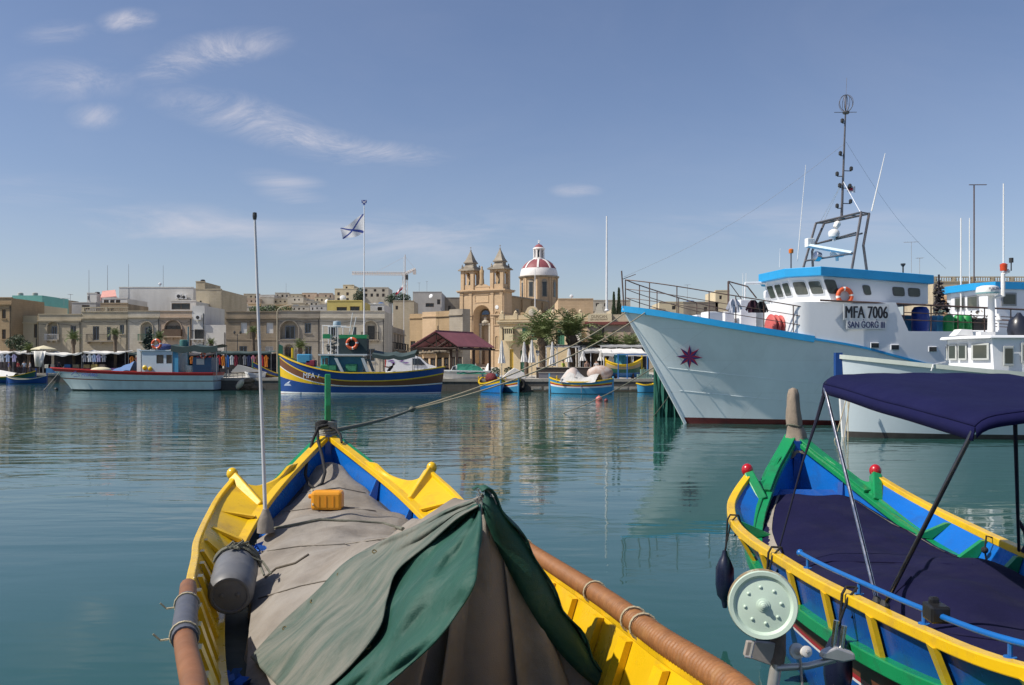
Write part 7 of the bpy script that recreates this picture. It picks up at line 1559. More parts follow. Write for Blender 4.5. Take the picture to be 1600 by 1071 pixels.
class Luzzu:
 """local axes: x to starboard (right), y towards the bow, so a station u metres aft of the stem is at y = -u"""
 def __init__(s,S,ang,sheer,rail,u0):s.S,s.ang,s.sheer,s.rail,s.u0=S,ang,sheer,rail,u0;s.c,s.s=math.cos(ang),math.sin(ang)
 def W(s,p):return Vector((s.S[0]+p[0]*s.c-p[1]*s.s,s.S[1]+p[0]*s.s+p[1]*s.c,p[2]))
 def L(s,p):dx,dy=p[0]-s.S[0],p[1]-s.S[1];return Vector((dx*s.c+dy*s.s,-dx*s.s+dy*s.c,p[2]))
 def G(s,u,sd,inn=0,dz=0):b,z=table(s.sheer,u);return Vector((sd*max(b-inn,0),-u,z+dz))
 def Rl(s,u,sd,inn=0,dz=0):b,z=table(s.rail,u);return Vector((sd*(b-inn),-u,z+dz))
 def proj(s,p):w_=s.W(p);return(800+FPX*w_.x/w_.y,HOR-FPX*(w_.z-EYE)/w_.y)
 def ray(s,px,py,zf,off=0):
  """first point where the sight line through a photo pixel meets the height field zf(v, u)"""
  o=Vector((0,0,EYE));d=Vector(((px-800)/FPX,1,(HOR-py)/FPX));prev=None;t=1.5
  while t<14:
   p=s.L(o+d*t);h=p.z-zf(p.x,-p.y)-off
   if prev is not None and h<=0<prev[1]:
    a,b=prev[0],t
    for _ in range(18):
     m=(a+b)/2;q=s.L(o+d*m)
     if q.z-zf(q.x,-q.y)-off>0:a=m
     else:b=m
    return s.L(o+d*b)
   prev=(t,h);t+=.04
  return None
def frange(a,b,n):return[lerp(a,b,i/n)for i in range(n+1)]
def luzzu_hull(B,root,uend,hullm,bands,lining,cap,capw=(.05,.03)):
 U=[uend*(i/60)**1.15 for i in range(61)]
 def sec(u,f,sd):
  b,z=table(B.sheer,u);k=min(u/1.2,1)
  if f>=0:return Vector((sd*b*lerp(.55+.27*k,1,f**.8),-u-(.14*(1-f))*max(0,1-u/.8),z*f))
  return Vector((sd*b*(.55+.27*k)*(1+f*.5),-u-.14*max(0,1-u/.8),f*.5))
 mb=MB()
 for sd in(-1,1):mb.grid([[sec(u,f,sd)for u in U]for f in(-1,-.5,0,.15,.3,.45,.6)],flip=(sd>0))
 mb.build('hull',hullm,root,smooth=60)
 for nm,mt,f0,f1 in bands:
  mb=MB()
  for sd in(-1,1):mb.grid([[sec(u,lerp(f0,f1,k/2),sd)for u in U]for k in range(3)],flip=(sd>0))
  mb.build(nm,mt,root,smooth=60)
 mb=MB()
 for sd in(-1,1):mb.grid([[(lambda p:Vector((p.x-sd*min(.035,abs(p.x)*.5),p.y-(.05 if u<.05 else 0),p.z)))(sec(u,f,sd))for u in U]for f in(.3,.5,.7,.85,1.0)],flip=(sd<0))
 mb.build('lining',lining,root,smooth=60)
 for sd in(-1,1):
  mb=MB();mb.sweep([B.G(u,sd,capw[0]*.5)for u in U[:-1]],[(-capw[0],-.02),(capw[0],-.02),(capw[0],capw[1]),(-capw[0],capw[1])]);mb.build('cap_rail',cap,root,bevel=.006)
 return sec,U
def washboard(B,root,u0,u1,inner,outer,top,rib,stanch=None,topw=.04,step=.62,ribname='knee',fw=.33,foot_w=.16,rib_w=.028,rib0=0):
 U=frange(u0,u1,60)
 for sd in(-1,1):
  a=lambda u,k,t:B.G(u+fw*max(0,1-(u-u0)/1.1),sd,0,.03).lerp(B.Rl(u,sd),k)+Vector((sd*t,0,0))
  mb=MB();mb.grid([[a(u,k,.0)for u in U]for k in(0,.33,.66,1)],flip=(sd<0));mb.build('washboard_inside',inner,root,smooth=60)
  mb=MB();mb.grid([[a(u,k,.025)for u in U]for k in(0,.33,.66,1)],flip=(sd>0));mb.build('washboard_outside',outer,root,smooth=60)
  mb=MB();mb.sweep([B.Rl(u,sd,-.012)for u in U],[(-topw,-.035),(topw,-.035),(topw,.03),(-topw,.03)]);mb.build('top_rail',top,root,bevel=.008)
  n=int((u1-u0)/step)
  for i in range(n+1):
   u=u0+fw+.3+rib0+i*step
   if u>u1-.1:break
   g,r=B.G(u,sd,.01,.03),B.Rl(u,sd,.02,-.03);w_=rib_w
   mb=MB();foot=g+Vector((-sd*foot_w,0,0));mb.prism([g+Vector((0,w_,0)),r+Vector((0,w_,0)),r+Vector((-sd*min(.05,foot_w),w_,0)),foot+Vector((0,w_,.02))],(0,-2*w_,0));mb.build(ribname,rib,root)
   if stanch:
    g2,r2=B.G(u,sd,-.03,.0),B.Rl(u,sd,-.03,-.03);mb=MB();mb.prism([g2+Vector((0,.045,0)),r2+Vector((0,.045,0)),r2+Vector((sd*.03,.045,0)),g2+Vector((sd*.03,.045,0))],(0,-.09,0));mb.build('stanchion',stanch,root)
def bow_wing(B,root,up,plate,ball,knob_r=.055,du=.62,post=.24,fw=.33):
 """curved plate sweeping from the bow rail to the knobbed post that ends the washboard"""
 for sd in(-1,1):
  rows_o,n=[],16
  top=[];bot=[]
  for i in range(n+1):
   t=i/n;u=up-du+(du+fw)*t;g=B.G(u,sd,0,.02);r=B.Rl(up,sd)
   h=.05*math.exp(-((t-.16)/.12)**2)+t**2.6;e=Vector((lerp(g.x,r.x,t**2.2*.97),lerp(-u,r.y,t**2.2),lerp(g.z+.015,r.z+.02,t**2.6)+.05*math.exp(-((t-.18)/.12)**2)));top.append(e);bot.append(g)
  mb=MB();off=Vector((-sd*.03,0,0))
  mb.grid([bot,top],flip=(sd<0));mb.grid([[p+off for p in bot],[p+off for p in top]],flip=(sd>0));mb.grid([top,[p+off for p in top]],flip=(sd<0));mb.build('bow_wing',plate,root,smooth=50)
  r,g=B.Rl(up,sd),B.G(up+fw,sd);d=(r-g).normalized();d=(d+Vector((0,0,.3))).normalized();p0=g;p1=r+d*post*.45
  mb=MB();mb.sweep([p0,p1],[(-.05,-.05),(.05,-.05),(.05,.05),(-.05,.05)],up=(0,1,0));mb.build('bow_post',plate,root,bevel=.012)
  mb=MB();q=p1+d*knob_r*.9;mb.tube([p1-d*.01,p1+d*.03],[.028,.028],10);mb.ball(q,knob_r,16,12,(1,1,1.12));mb.build('knob',ball,root,smooth=60)
# --- left boat
LB=Luzzu((-2.12,10.3),.26,[(0,0,1.69),(.3,.16,1.57),(.7,.36,1.42),(1.2,.57,1.26),(1.7,.74,1.11),(2.3,.88,.96),(2.9,.96,.86),(3.6,1.0,.82),(4.8,.96,.84),(6.0,.88,.92),(7.2,.75,1.05),(8.2,.58,1.18),(8.9,.12,1.32)],[(1.3,.96,1.36),(1.7,1.08,1.24),(2.2,1.14,1.15),(2.8,1.16,1.12),(3.4,1.15,1.13),(4.0,1.11,1.15),(4.8,1.07,1.19),(5.6,1.01,1.25),(6.4,.95,1.31),(7.2,.85,1.38),(8.2,.71,1.48),(8.9,.3,1.6)],1.3)
def left_boat():
 root=thing('luzzu','yellow railed wooden boat with grey and green covers in the foreground left','boat',(LB.S[0],LB.S[1],0),LB.ang)
 sec,U=luzzu_hull(LB,root,8.9,b2_fg,[('brown_strake',br_fg,.6,.78),('topside',g_fg,.78,1.0)],b_fg,y_fg,(.05,.035))
 mb=MB()
 for sd in(-1,1):mb.sweep([LB.G(u,sd,-.045,-.01)for u in U[:-2]],[(-.035,-.03),(.035,-.03),(.035,.03),(-.035,.03)])
 mb.build('rub_rail',g_fg,root)
 washboard(LB,root,1.3,8.6,y_fg,y_fg,y_fg,y_fg,None,.024,.5,foot_w=.03,rib_w=.04)
 bow_wing(LB,root,1.3,y_fg,y_fg,.055,.55,.06)
 mb=MB();mb.prism([(-.032,.08,-.3),(-.032,-.03,-.3),(-.032,-.08,1.62),(-.032,-.10,2.02),(-.032,-.06,2.38),(-.032,.03,2.36),(-.032,.06,2.0)],(.064,0,0));mb.build('stem_post',g_fg,root,bevel=.01)
 mb=MB();rr=random.Random(2)
 mb.tube([(0,-.02,1.64),(.005,-.025,1.75),(0,-.03,1.83)],[.10,.088,.08],12)
 for k in range(7):z=1.66+k*.028;mb.tube([((.105-k*.002)*math.cos(a),-.025+(.105-k*.002)*math.sin(a),z+.01*math.sin(a*2+k))for a in[2*math.pi*i/18 for i in range(19)]],.016,6,cap=False)
 mb.build('rope_wrap',M('grey wrapping',(.26,.25,.22),.9,.25,12,.8,60),root,smooth=70)
 mb=MB();mb.prism([(-.035,-.06,1.3),(.035,-.06,1.3),(.035,-.10,1.68),(-.035,-.10,1.68)],(0,-.06,0));mb.build('apron',b_fg,root)
 for u in(1.05,1.75):
  for sd in(1,):
   g=LB.G(u,sd,.04);mb=MB();mb.prism([g+Vector((0,.03,-.02)),g+Vector((-sd*.03,.03,-.02)),g+Vector((-sd*.16,.03,-.33)),g+Vector((-.04*sd,.03,-.33))],(0,-.06,0));mb.build('frame_rib',b_fg,root)
 mb=MB();mb.grid([[LB.G(u,sd,.05,-.24)+Vector((0,0,0))for u in U[6:-1]]for sd in(-1,1)]);mb.build('side_deck',dark_in,root)
 for sd in(-1,1):
  mb=MB();mb.sweep([LB.G(u,sd,.13,-.09)for u in frange(1.9,8.2,30)],[(-.09,-.015),(.09,-.015),(.09,.015),(-.09,.015)]);mb.build('inner_shelf',M('shelf with painted shade',(.035,.045,.035),.85,.3,3)if sd<0 else M('mid green shelf paint',(.06,.24,.08),.5,.15,2,c2=(.2,.2,.05),amt=.3),root)  # left shelf coloured dark to paint in the shade of the gap
 mb=MB();a,b=LB.G(2.05,-1,.1,-.06),LB.G(2.05,1,.1,-.06);mb.box(a.x,b.x,-2.14,-1.96,a.z-.06,a.z);mb.build('beam',b_fg,root,bevel=.01)
 return root
lb=left_boat()
# fender rolls on the rails: left grey sleeve on brown roll, right a long rope wound roll
def coil(B,sd,u0,u1,r,mat,out=.0,n=70,turns=None,lift=.0):
 pts=[B.Rl(u,sd,-out,lift)for u in frange(u0,u1,n)];return pts
rope_brown=M('brown rope winding',(.25,.105,.034),.55,.2,20,.2,60,c2=(.32,.17,.06),amt=.3,vs2=6)
def rolls():
 root=thing('fender_roll','long rope wound brown roll lashed along the right rail of the left boat','fender',LB.W(LB.Rl(4.5,1)),0)
 pts=[LB.W(LB.Rl(u,1,-.02,.035))for u in frange(3.6,8.3,940)];mb=MB()
 mb.tube(pts,[.045+(.0,.005,.0065,.0065,.005,.0)[i%6]for i in range(len(pts))],12)
 for i in range(len(mb.m)):mb.m[i]=1 if(i//12)%6 in(5,0)else 0  # shade between the windings is put into the groove colour
 mb.build('winding',[rope_brown,M('painted groove shade',(.07,.028,.012),.8,.2,20)],root,smooth=60,origin=root.location)
 for u in(4.05,4.45,6.2,6.9,7.05):
  c=LB.Rl(u,1,-.02,.035);mb=MB();mb.tube([LB.W(c+Vector((.056*math.cos(a),.03*math.sin(a*.5),.056*math.sin(a))))for a in[2*math.pi*i/16 for i in range(17)]]+[LB.W(c+Vector((-.05,.0,-.2))),LB.W(c+Vector((-.03,.05,-.36)))],.006,5);mb.build('lashing',rope,root,origin=root.location)
 r2=thing('fender_sleeve','grey sleeve tied over the brown roll on the left rail','fender',LB.W(LB.Rl(6.0,-1)),0)
 mb=MB();mb.tube([LB.W(LB.Rl(u,-1,-.02,.02))for u in frange(5.1,8.3,50)],.046,14);mb.build('brown_roll',M('worn brown roll',(.21,.085,.03),.55,.25,4,c2=(.1,.05,.03),amt=.35),r2,smooth=60,origin=r2.location)
 mb=MB();mb.tube([LB.W(LB.Rl(u,-1,-.02,.02))for u in frange(5.6,6.5,16)],.055,16);mb.build('sleeve',M('grey plastic sleeve',(.075,.08,.10),.5,.15,5,c2=(.13,.13,.14),amt=.3,vs2=8),r2,smooth=60,origin=r2.location)
 for u in(5.68,6.42):
  c=LB.Rl(u,-1,-.02,.02);mb=MB();mb.tube([LB.W(c+Vector((.060*math.cos(a),0,.060*math.sin(a))))for a in[2*math.pi*i/16 for i in range(17)]]+[LB.W(c+Vector((-.10,.02,-.02))),LB.W(c+Vector((-.13,.02,.01)))],.005,5);mb.build('tie',rope,r2,origin=r2.location)
rolls()
# --- canvas covers of the left boat
ZR=[(.35,1.40),(.7,1.30),(1.1,1.18),(1.5,1.10),(1.9,1.09),(2.3,1.15),(2.5,1.09),(3.0,1.12),(3.6,1.16),(4.2,1.27),(4.8,1.42),(5.4,1.60),(6.0,1.78),(6.6,1.93),(7.4,1.95)]
ZE=[(.35,1.38),(.7,1.20),(1.1,1.05),(1.5,.97),(2.0,.93),(2.5,.93),(3.2,.93),(4.2,.93),(5.2,.90),(6.0,.82),(7.4,.72)]
VR=[(.35,0),(3,0),(4.5,.12),(6.6,.30),(7.4,.32)]
def lbw(u,sd):return min(table(LB.sheer,u)[0]-.06,.74)if sd<0 else lerp(min(table(LB.sheer,u)[0]-.06,.74),.89,min(max((u-4.2)/2.0,0),1))
def lb_canvas(v,u):
 u=min(max(u,.35),7.4);zr,ze,vr=table(ZR,u)[0],table(ZE,u)[0],table(VR,u)[0]
 hw=lbw(u,1 if v>vr else-1);ze+=(.20*min(max((u-4.4)/1.8,0),1)if v>vr else 0)
 t=(v-vr)/(hw-vr)if v>vr else(vr-v)/(hw+vr);t=min(max(t,0),1.25)
 k=min(max((u-3.2)/2.0,0),1)
 prof=lerp(t**2.4,t**1.12,k)
 z=lerp(zr,ze,prof)
 z+=.014*math.sin(u*7.3+v*4)*(1-k*.3)+.010*math.sin(v*13+u*3.1)+.02*k*math.sin(v*9-u*5+math.sin(u*4))*(1-abs(t-.5))
 z+=.022*mnoise(Vector((v*2.2,u*2.6,1)))+.010*mnoise(Vector((v*6+3,u*4.5,7)))-.012*abs(mnoise(Vector((v*3.5+u*2,u*1.6-v,4))))
 if 2.28<u<2.52:z+=.03*math.sin((u-2.28)/.24*math.pi)
 return z
cv=M('weathered grey canvas',(.205,.182,.155),.95,.16,3,.4,220,c2=(.275,.252,.222),amt=.48,vs2=2.6,fold=(5,.5,.04),spec=.2)
cv2=M('pale canvas edge',(.30,.275,.235),.95,.14,3,.4,220,c2=(.21,.19,.16),amt=.42,vs2=4,fold=(6,.4,.03),spec=.2)
gt=M('green tarpaulin',(.014,.070,.050),.6,.18,3,.3,160,c2=(.05,.105,.082),amt=.36,vs2=3.5,st=(.7,2,1),fold=(6,.4,.04),spec=.35)
gt2=M('faded green tarpaulin',(.075,.108,.09),.85,.22,4,.35,160,c2=(.165,.17,.145),amt=.52,vs2=3.2,st=(.7,2.2,1),fold=(6,.45,.04),spec=.25)
def left_covers():
 root=thing('boat_cover','weathered grey canvas cover spread over the left boat like a tent','canvas cover',LB.W((0,-3,0)),0);Wd=lambda p:LB.W(p)
 mb=MB();rows=[]
 for i in range(130):
  u=lerp(.38,6.62,i/129);h0,h1=lbw(u,-1),lbw(u,1);rows.append([Wd((lerp(-h0,h1,j/44),-u,lb_canvas(lerp(-h0,h1,j/44),u)))for j in range(45)])
 mb.grid(rows);mb.build('canvas',cv,root,smooth=70,origin=root.location)
 for sd in(-1,1):
  mb=MB();rows=[[],[],[]]
  for i in range(90):
   u=lerp(2.2,6.62,i/89);hw=lbw(u,sd);z=lb_canvas(sd*hw,u)
   for k in range(3):rows[k].append(Wd((sd*(hw+.012*k+.012*math.sin(i*.9)*k),-u,z-k*(.16+.05*math.sin(i*.31)))))
  mb.grid(rows,flip=(sd<0));mb.build('skirt',cv2,root,smooth=70,origin=root.location)
 def on(px,py,off=.012):p=LB.ray(px,py,lb_canvas,off);return p
 def cord(pts,r,mat,name):
  q=[]
  for a,b in zip(pts,pts[1:]):
   for k in range(6):
    p=on(lerp(a[0],b[0],k/6),lerp(a[1],b[1],k/6),.006)
    if p is not None:q.append(Wd(p))
  mb=MB();mb.tube(q,r,6);mb.build(name,mat,root,smooth=70,origin=root.location)
 cord([(425,826),(450,822),(500,812),(560,815),(600,818),(636,829)],.012,rope_grey,'tie_cord')
 cord([(414,903),(432,888),(462,880),(486,864)],.009,M('frayed brown cord',(.10,.085,.065),.9,.2,30),'tie_cord');cord([(400,850),(405,880),(414,903)],.008,rope_grey,'tie_cord')
 for pts in([(408,862),(470,853),(540,850),(640,836)],[(404,935),(470,915),(520,905)],[(440,800),(520,790),(600,800)],[(470,770),(530,762),(580,772)]):cord(pts,.005,cv,'seam')
 pk=(table(VR,6.62)[0],6.62);mb=MB();rows=[]
 for j in range(31):
  t=j/30;v=lerp(-.73,.885,t);z=lb_canvas(v,6.62);rows.append([Wd((v+.03*math.sin(k*1.3)*(k/6),-6.62+.13*(k/6)*math.sin(t*17+.6*math.sin(t*9))+.05*mnoise(Vector((t*9,k*.7,2)))*(k/6),lerp(z,.45,k/6)))for k in range(7)])
 mb.grid(rows);mb.build('end_panel',M('tan panel canvas',(.27,.235,.20),.92,.14,2.5,.35,200,fold=(2.5,.4,.06)),root,smooth=70,origin=root.location)  # even tan colour for the end canvas
 for(va,vb,off,mt,ph)in((-.55,-.12,.025,MATS['tan panel canvas'],0),(.02,.36,.03,cv,1.2),(.5,.88,.028,cv2,2.1)):
  mb=MB();rows=[]
  for j in range(17):
   t=j/16;v0=lerp(va,vb,t);rows.append([Wd((lerp(lerp(pk[0],v0,.35),v0+.10*(v0-pk[0]),k/8),-6.62-off-.05*(k/8)*math.sin(t*7+ph+k*.2)-.03*math.exp(-(t*6)**2)*k/8,lerp(lb_canvas(lerp(pk[0],v0,.35),6.6)-.05-.04*t,.4,k/8)))for k in range(9)])
  mb.grid(rows);o=mb.build('hanging_panel',mt,root,smooth=60,origin=root.location);sm=o.modifiers.new('t','SOLIDIFY');sm.thickness=.006
 r2=thing('green_tarpaulin','torn green tarpaulin draped over the tent ridge of the left boat','tarpaulin',LB.W((0.2,-5.8,0)),0)
 def curve(P,t):
  n=len(P)-1;k=min(int(t*n),n-1);f=t*n-k;p0,p1,p2,p3=P[max(k-1,0)],P[k],P[k+1],P[min(k+2,n)]
  return tuple(.5*(2*b+(c-a)*f+(2*a-5*b+4*c-d)*f*f+(3*b-a-3*c+d)*f**3)for a,b,c,d in zip(p0,p1,p2,p3))
 def sheet(A,Bc,name,mat,off,n=64,m=26,ripple=.01,hemoff=0):
  rows=[]
  for i in range(n+1):
   t=i/n;a,b=curve(A,t),curve(Bc,t);row=[]
   for j in range(m+1):
    s_=j/m;px,py=lerp(a[0],b[0],s_),lerp(a[1],b[1],s_)
    o_=off+ripple*(.5+.5*math.sin(s_*15+t*4))+ripple*.8*math.sin(t*21+s_*6)*.5+hemoff*max(0,s_-.82)/.18
    o_+=ripple*.7*mnoise(Vector((px*.02,py*.012,off*50)))+ripple*.5*abs(mnoise(Vector((px*.035+py*.02,py*.01-px*.006,3))));p=on(px,py,max(o_,.004))
    row.append(p)
   rows.append(row)
  last=None
  for r in rows:
   for j,p in enumerate(r):
    if p is None:r[j]=last if last is not None else Vector((0,-6,1.5))
    last=r[j]
  rows=[[Wd(p)for p in r]for r in rows]
  mb=MB();mb.grid(rows);o=mb.build(name,mat,r2,smooth=80,origin=r2.location);sm=o.modifiers.new('t','SOLIDIFY');sm.thickness=.006;sm.offset=-1;return o
 sheet([(742,782),(700,797),(652,822),(600,845),(540,880),(495,925),(440,975),(392,1028)],[(748,792),(715,812),(672,850),(622,892),(606,935),(592,985),(540,1050),(470,1110)],'faded_sheet',gt2,.035,ripple=.022,hemoff=.03)
 sheet([(745,788),(712,812),(668,850),(620,892),(602,935),(588,985),(535,1050),(465,1110)],[(750,790),(752,830),(748,870),(742,915),(715,960),(680,1005),(630,1050),(560,1110)],'green_sheet',gt,.014,ripple=.028)
 for(px,py)in((640,838),(585,862),(530,898),(488,940),(445,982),(407,1022),(612,905),(600,950),(575,1010)):
  p=on(px,py,.045)
  if p is not None:
   mb=MB();mb.tube([Wd(p+Vector((.011*math.cos(a),.011*math.sin(a),.006*math.sin(a))))for a in[2*math.pi*i/10 for i in range(11)]],.0035,5,cap=False);mb.build('eyelet',M('dull brass',(.28,.22,.10),.4,.15,6,metal=.8),r2,origin=r2.location)
 mb=MB();rows=[]
 for i in range(40):
  t=i/39;v=lerp(pk[0]-.02,.90,t);w_=lerp(.2,.34,t)
  rows.append([Wd((v+.012*math.sin(i*.7),-6.68+w_*k/5,lb_canvas(v,6.6)+.03+.012*math.sin(i*.5+k)))for k in range(6)])
 mb.grid(rows);o=mb.build('far_flap',gt,r2,smooth=80,origin=r2.location);sm=o.modifiers.new('t','SOLIDIFY');sm.thickness=.006
 mb=MB();rows=[]
 for i in range(22):
  t=i/21;v=lerp(pk[0],.87,t);z=lb_canvas(v,6.62);rows.append([Wd((v-.06*k/4*math.sin(3*t+.4),-6.665-.018*math.sin(k*.8)-.006*math.sin(i*.9),z+.02-(.06+.10*math.sin(math.pi*t)**.5)*k/4))for k in range(5)])
 mb.grid(rows);o=mb.build('flap_lip',gt,r2,smooth=80,origin=r2.location);sm=o.modifiers.new('t','SOLIDIFY');sm.thickness=.006
 mb=MB();rr=random.Random(3);base=Wd((pk[0],-6.62,lb_canvas(pk[0],6.62)+.03))
 for k in range(30):a=rr.uniform(0,6.28);p=base+Vector((rr.uniform(-.03,.04),rr.uniform(-.06,.0),rr.uniform(-.09,-.01)));mb.tube([p,p+Vector((math.cos(a)*.012,math.sin(a)*.012,rr.uniform(-.02,.005))),p+Vector((math.cos(a+1)*.02,math.sin(a+1)*.02,rr.uniform(-.05,-.01)))],.003,4)
 mb.build('frayed_peak',M('frayed threads',(.2,.21,.2),.9,.3,20),r2,origin=r2.location)
 return on
on_lb=left_covers()
# yellow canister, grey barrel, pole, black rope
def canister():
 p=LB.ray(512,797,lb_canvas,0);c=LB.W(p);root=thing('canister','orange yellow plastic canister lying on the grey cover','canister',c,.02)
 mb=MB();w_,d,h=.30,.17,.19;mb.box(-w_/2,w_/2,-d/2,d/2,.005,h);o=mb.build('body',M('orange yellow plastic',(.72,.30,.015),.38,.05,2),root,bevel=.03)
 mb=MB()
 for x in(-.07,.0,.07):mb.box(x-.004,x+.004,-d/2-.004,-d/2+.003,.04,h-.04)
 mb.build('rib',MATS['orange yellow plastic'],root);mb=MB();mb.lathe([(.022,0),(.022,.03),(.018,.035)],10,trs((-w_/2,0,h*.7),ry=R(-90)));mb.build('cap',MATS['orange yellow plastic'],root)
canister()
def barrel():
 Y=6.0;c=Vector(at(366,902,Y));root=thing('barrel','grey plastic barrel wedged beside the left rail','barrel',(c.x,c.y,c.z-.2),0);M_=trs((0,0,.2),rz=R(12))@Matrix.Rotation(R(-80),4,'X')
 g=M('grey barrel plastic',(.115,.12,.13),.5,.12,3,c2=(.17,.17,.175),amt=.35,vs2=5)
 r,L=.145,.26;mb=MB();mb.lathe([(0,-L-.03),(r*.72,-L-.028),(r*.75,-L-.038),(r*.84,-L-.038),(r*.93,-L-.02),(r,-L+.015),(r,-L*.35),(r*1.015,-L*.3),(r,-L*.25),(r,L*.3),(r*1.015,L*.35),(r,L*.4),(r,L-.04),(r*.85,L),(r*.4,L+.02),(r*.3,L+.05),(0,L+.05)],32,M_);mb.build('body',g,root,smooth=50)
 mb=MB();
 for x in(-.05,.05):mb.lathe([(.014,0),(.014,.006),(.005,.008)],8,M_@Matrix.Translation((x,0,-L-.03))@Matrix.Rotation(R(180),4,'X'))
 mb.build('bung',g,root)
 rr=random.Random(5);mb=MB()
 for k in range(5):
  zz=L*.55+rr.uniform(-.03,.05);mb.tube([M_@Vector(((r+.012)*math.cos(a),(r+.012)*math.sin(a),zz+.03*math.sin(a*2+k)))for a in[R(200)+R(160)*i/14 for i in range(15)]],.009,5)
 pts=[M_@Vector((rr.uniform(-.05,.09),-r-.015-rr.uniform(0,.02),L*.55+rr.uniform(-.07,.06)))for k in range(16)];mb.tube(pts,.008,5);mb.tube([M_@Vector((.09,-r*.7,L*.4)),M_@Vector((.18,-r*.4,.1)),M_@Vector((.24,-.02,-.02))],.009,5);mb.build('cord',rope_grey,root)
barrel()
def boat_pole():
 b=LB.L(at(415,812,7.75));t=LB.L(at(398,338,7.9));root=thing('pole','slender pale pole with a black tip standing in the left boat','pole',LB.W(b),0);a,c=LB.W(b),LB.W(t)
 mb=MB();mb.tube([a-a,(c-a)*.5,c-a],[.017,.014,.010],10);mb.build('shaft',M('pale grey pole',(.5,.51,.53),.4,.06,2),root,smooth=50);mb=MB();mb.lathe([(.016,-.03),(.02,0),(.018,.03),(0,.035)],10,Matrix.Translation(c-a));mb.build('tip',iron_dark,root)
 mb=MB();mb.lathe([(.075,-.06),(.07,.02),(.045,.09),(.025,.14)],12,Matrix.Translation((0,0,-.05)));mb.build('canvas_boot',cv,root,smooth=60)
boat_pole()
def black_loop():
 mb=MB();pts=[LB.W(LB.L(at(x,y,Yv)))for x,y,Yv in[(512,664,10.15),(497,668,10.1),(488,690,10.0),(480,720,9.7),(477,742,9.5),(483,758,9.35),(492,764,9.3),(503,756,9.35),(508,738,9.5),(503,712,9.75),(497,690,10.0),(496,672,10.1),(510,660,10.2)]]
 P=[]
 for k in range(len(pts)-1):
  for q in range(5):P.append(pts[k].lerp(pts[k+1],q/5))
 mb.tube(P,.017,7)
 for k in range(4):mb.tube([Vector(at(505+9*math.cos(a)*1.2,670+5*math.sin(a)-k*2.2,10.25+.08*math.sin(a)))for a in[2*math.pi*i/14 for i in range(15)]],.018,6)
 mb.tube([Vector(at(*q))for q in[(512,668,10.2),(524,670,10.15),(532,680,10.1),(534,692,10.0)]],.015,6)
 o=mb.build('black_rope',rope_black,None,smooth=70);tag(o,'black rope looped round the bow post of the left boat','rope')
 mb=MB();mb.tube([Vector(at(488,765,9.25)),Vector(at(487,778,8.9)),Vector(at(489,790,8.6))],.008,5);mb.build('pale_cord',rope,o)
black_loop()
stem_l=LB.W((.02,-.02,1.72))
k0=Vector(at(648,638,22));
rope_line('dark thick mooring rope from the left boat bow to the splice',stem_l,k0,.05,.028,rope_grey,knot=.93)
rope_line('upper pale mooring rope from the splice to the trawler bow',k0,rp[0],.35,.022,rope)
rope_line('lower pale mooring rope from the splice to the trawler side',k0+Vector((.02,0,-.02)),rp[1],.42,.022,rope)
rope_line('single rope from the trawler stem down into the water',W_of(TQ,tpt(0,.5,1)),at(880,646,45),.15,.022,rope_grey)
rope_line('short rope hanging from the trawler stem into the water',W_of(TQ,tpt(.005,.28,-1)),at(1021,651,41),.03,.02,rope_grey)
for i,(a,b)in enumerate([((1333,628),(1325,690)),((1352,630),(1300,700)),((1345,632),(1318,690))]):
 rope_line(['left','slanting','middle'][i]+' rope hanging from the white fishing boat bow into the water',at(1325+i*3,600,29.6),at(b[0],b[1],29),.1,.016,rope)
# rubbish and blue cloth inside the left boat
mb=MB();leaf_cloud(mb,[(0,0,0,.16,.35,.08)],40,.07,12);p=LB.W((-.86,-5.9,.86));tag(mb.build('blue_cloth',M('bright blue cloth',(.01,.10,.42),.7,.2,5),None,loc=p),'crumpled blue cloth beside the left rail near the bottom edge','cloth')
mb=MB();leaf_cloud(mb,[(0,0,0,.14,.2,.06)],34,.06,13);p=LB.W((-.8,-2.75,.92));tag(mb.build('blue_bag',MATS['bright blue cloth'],None,loc=p),'crumpled blue plastic bag above the grey barrel','bag')
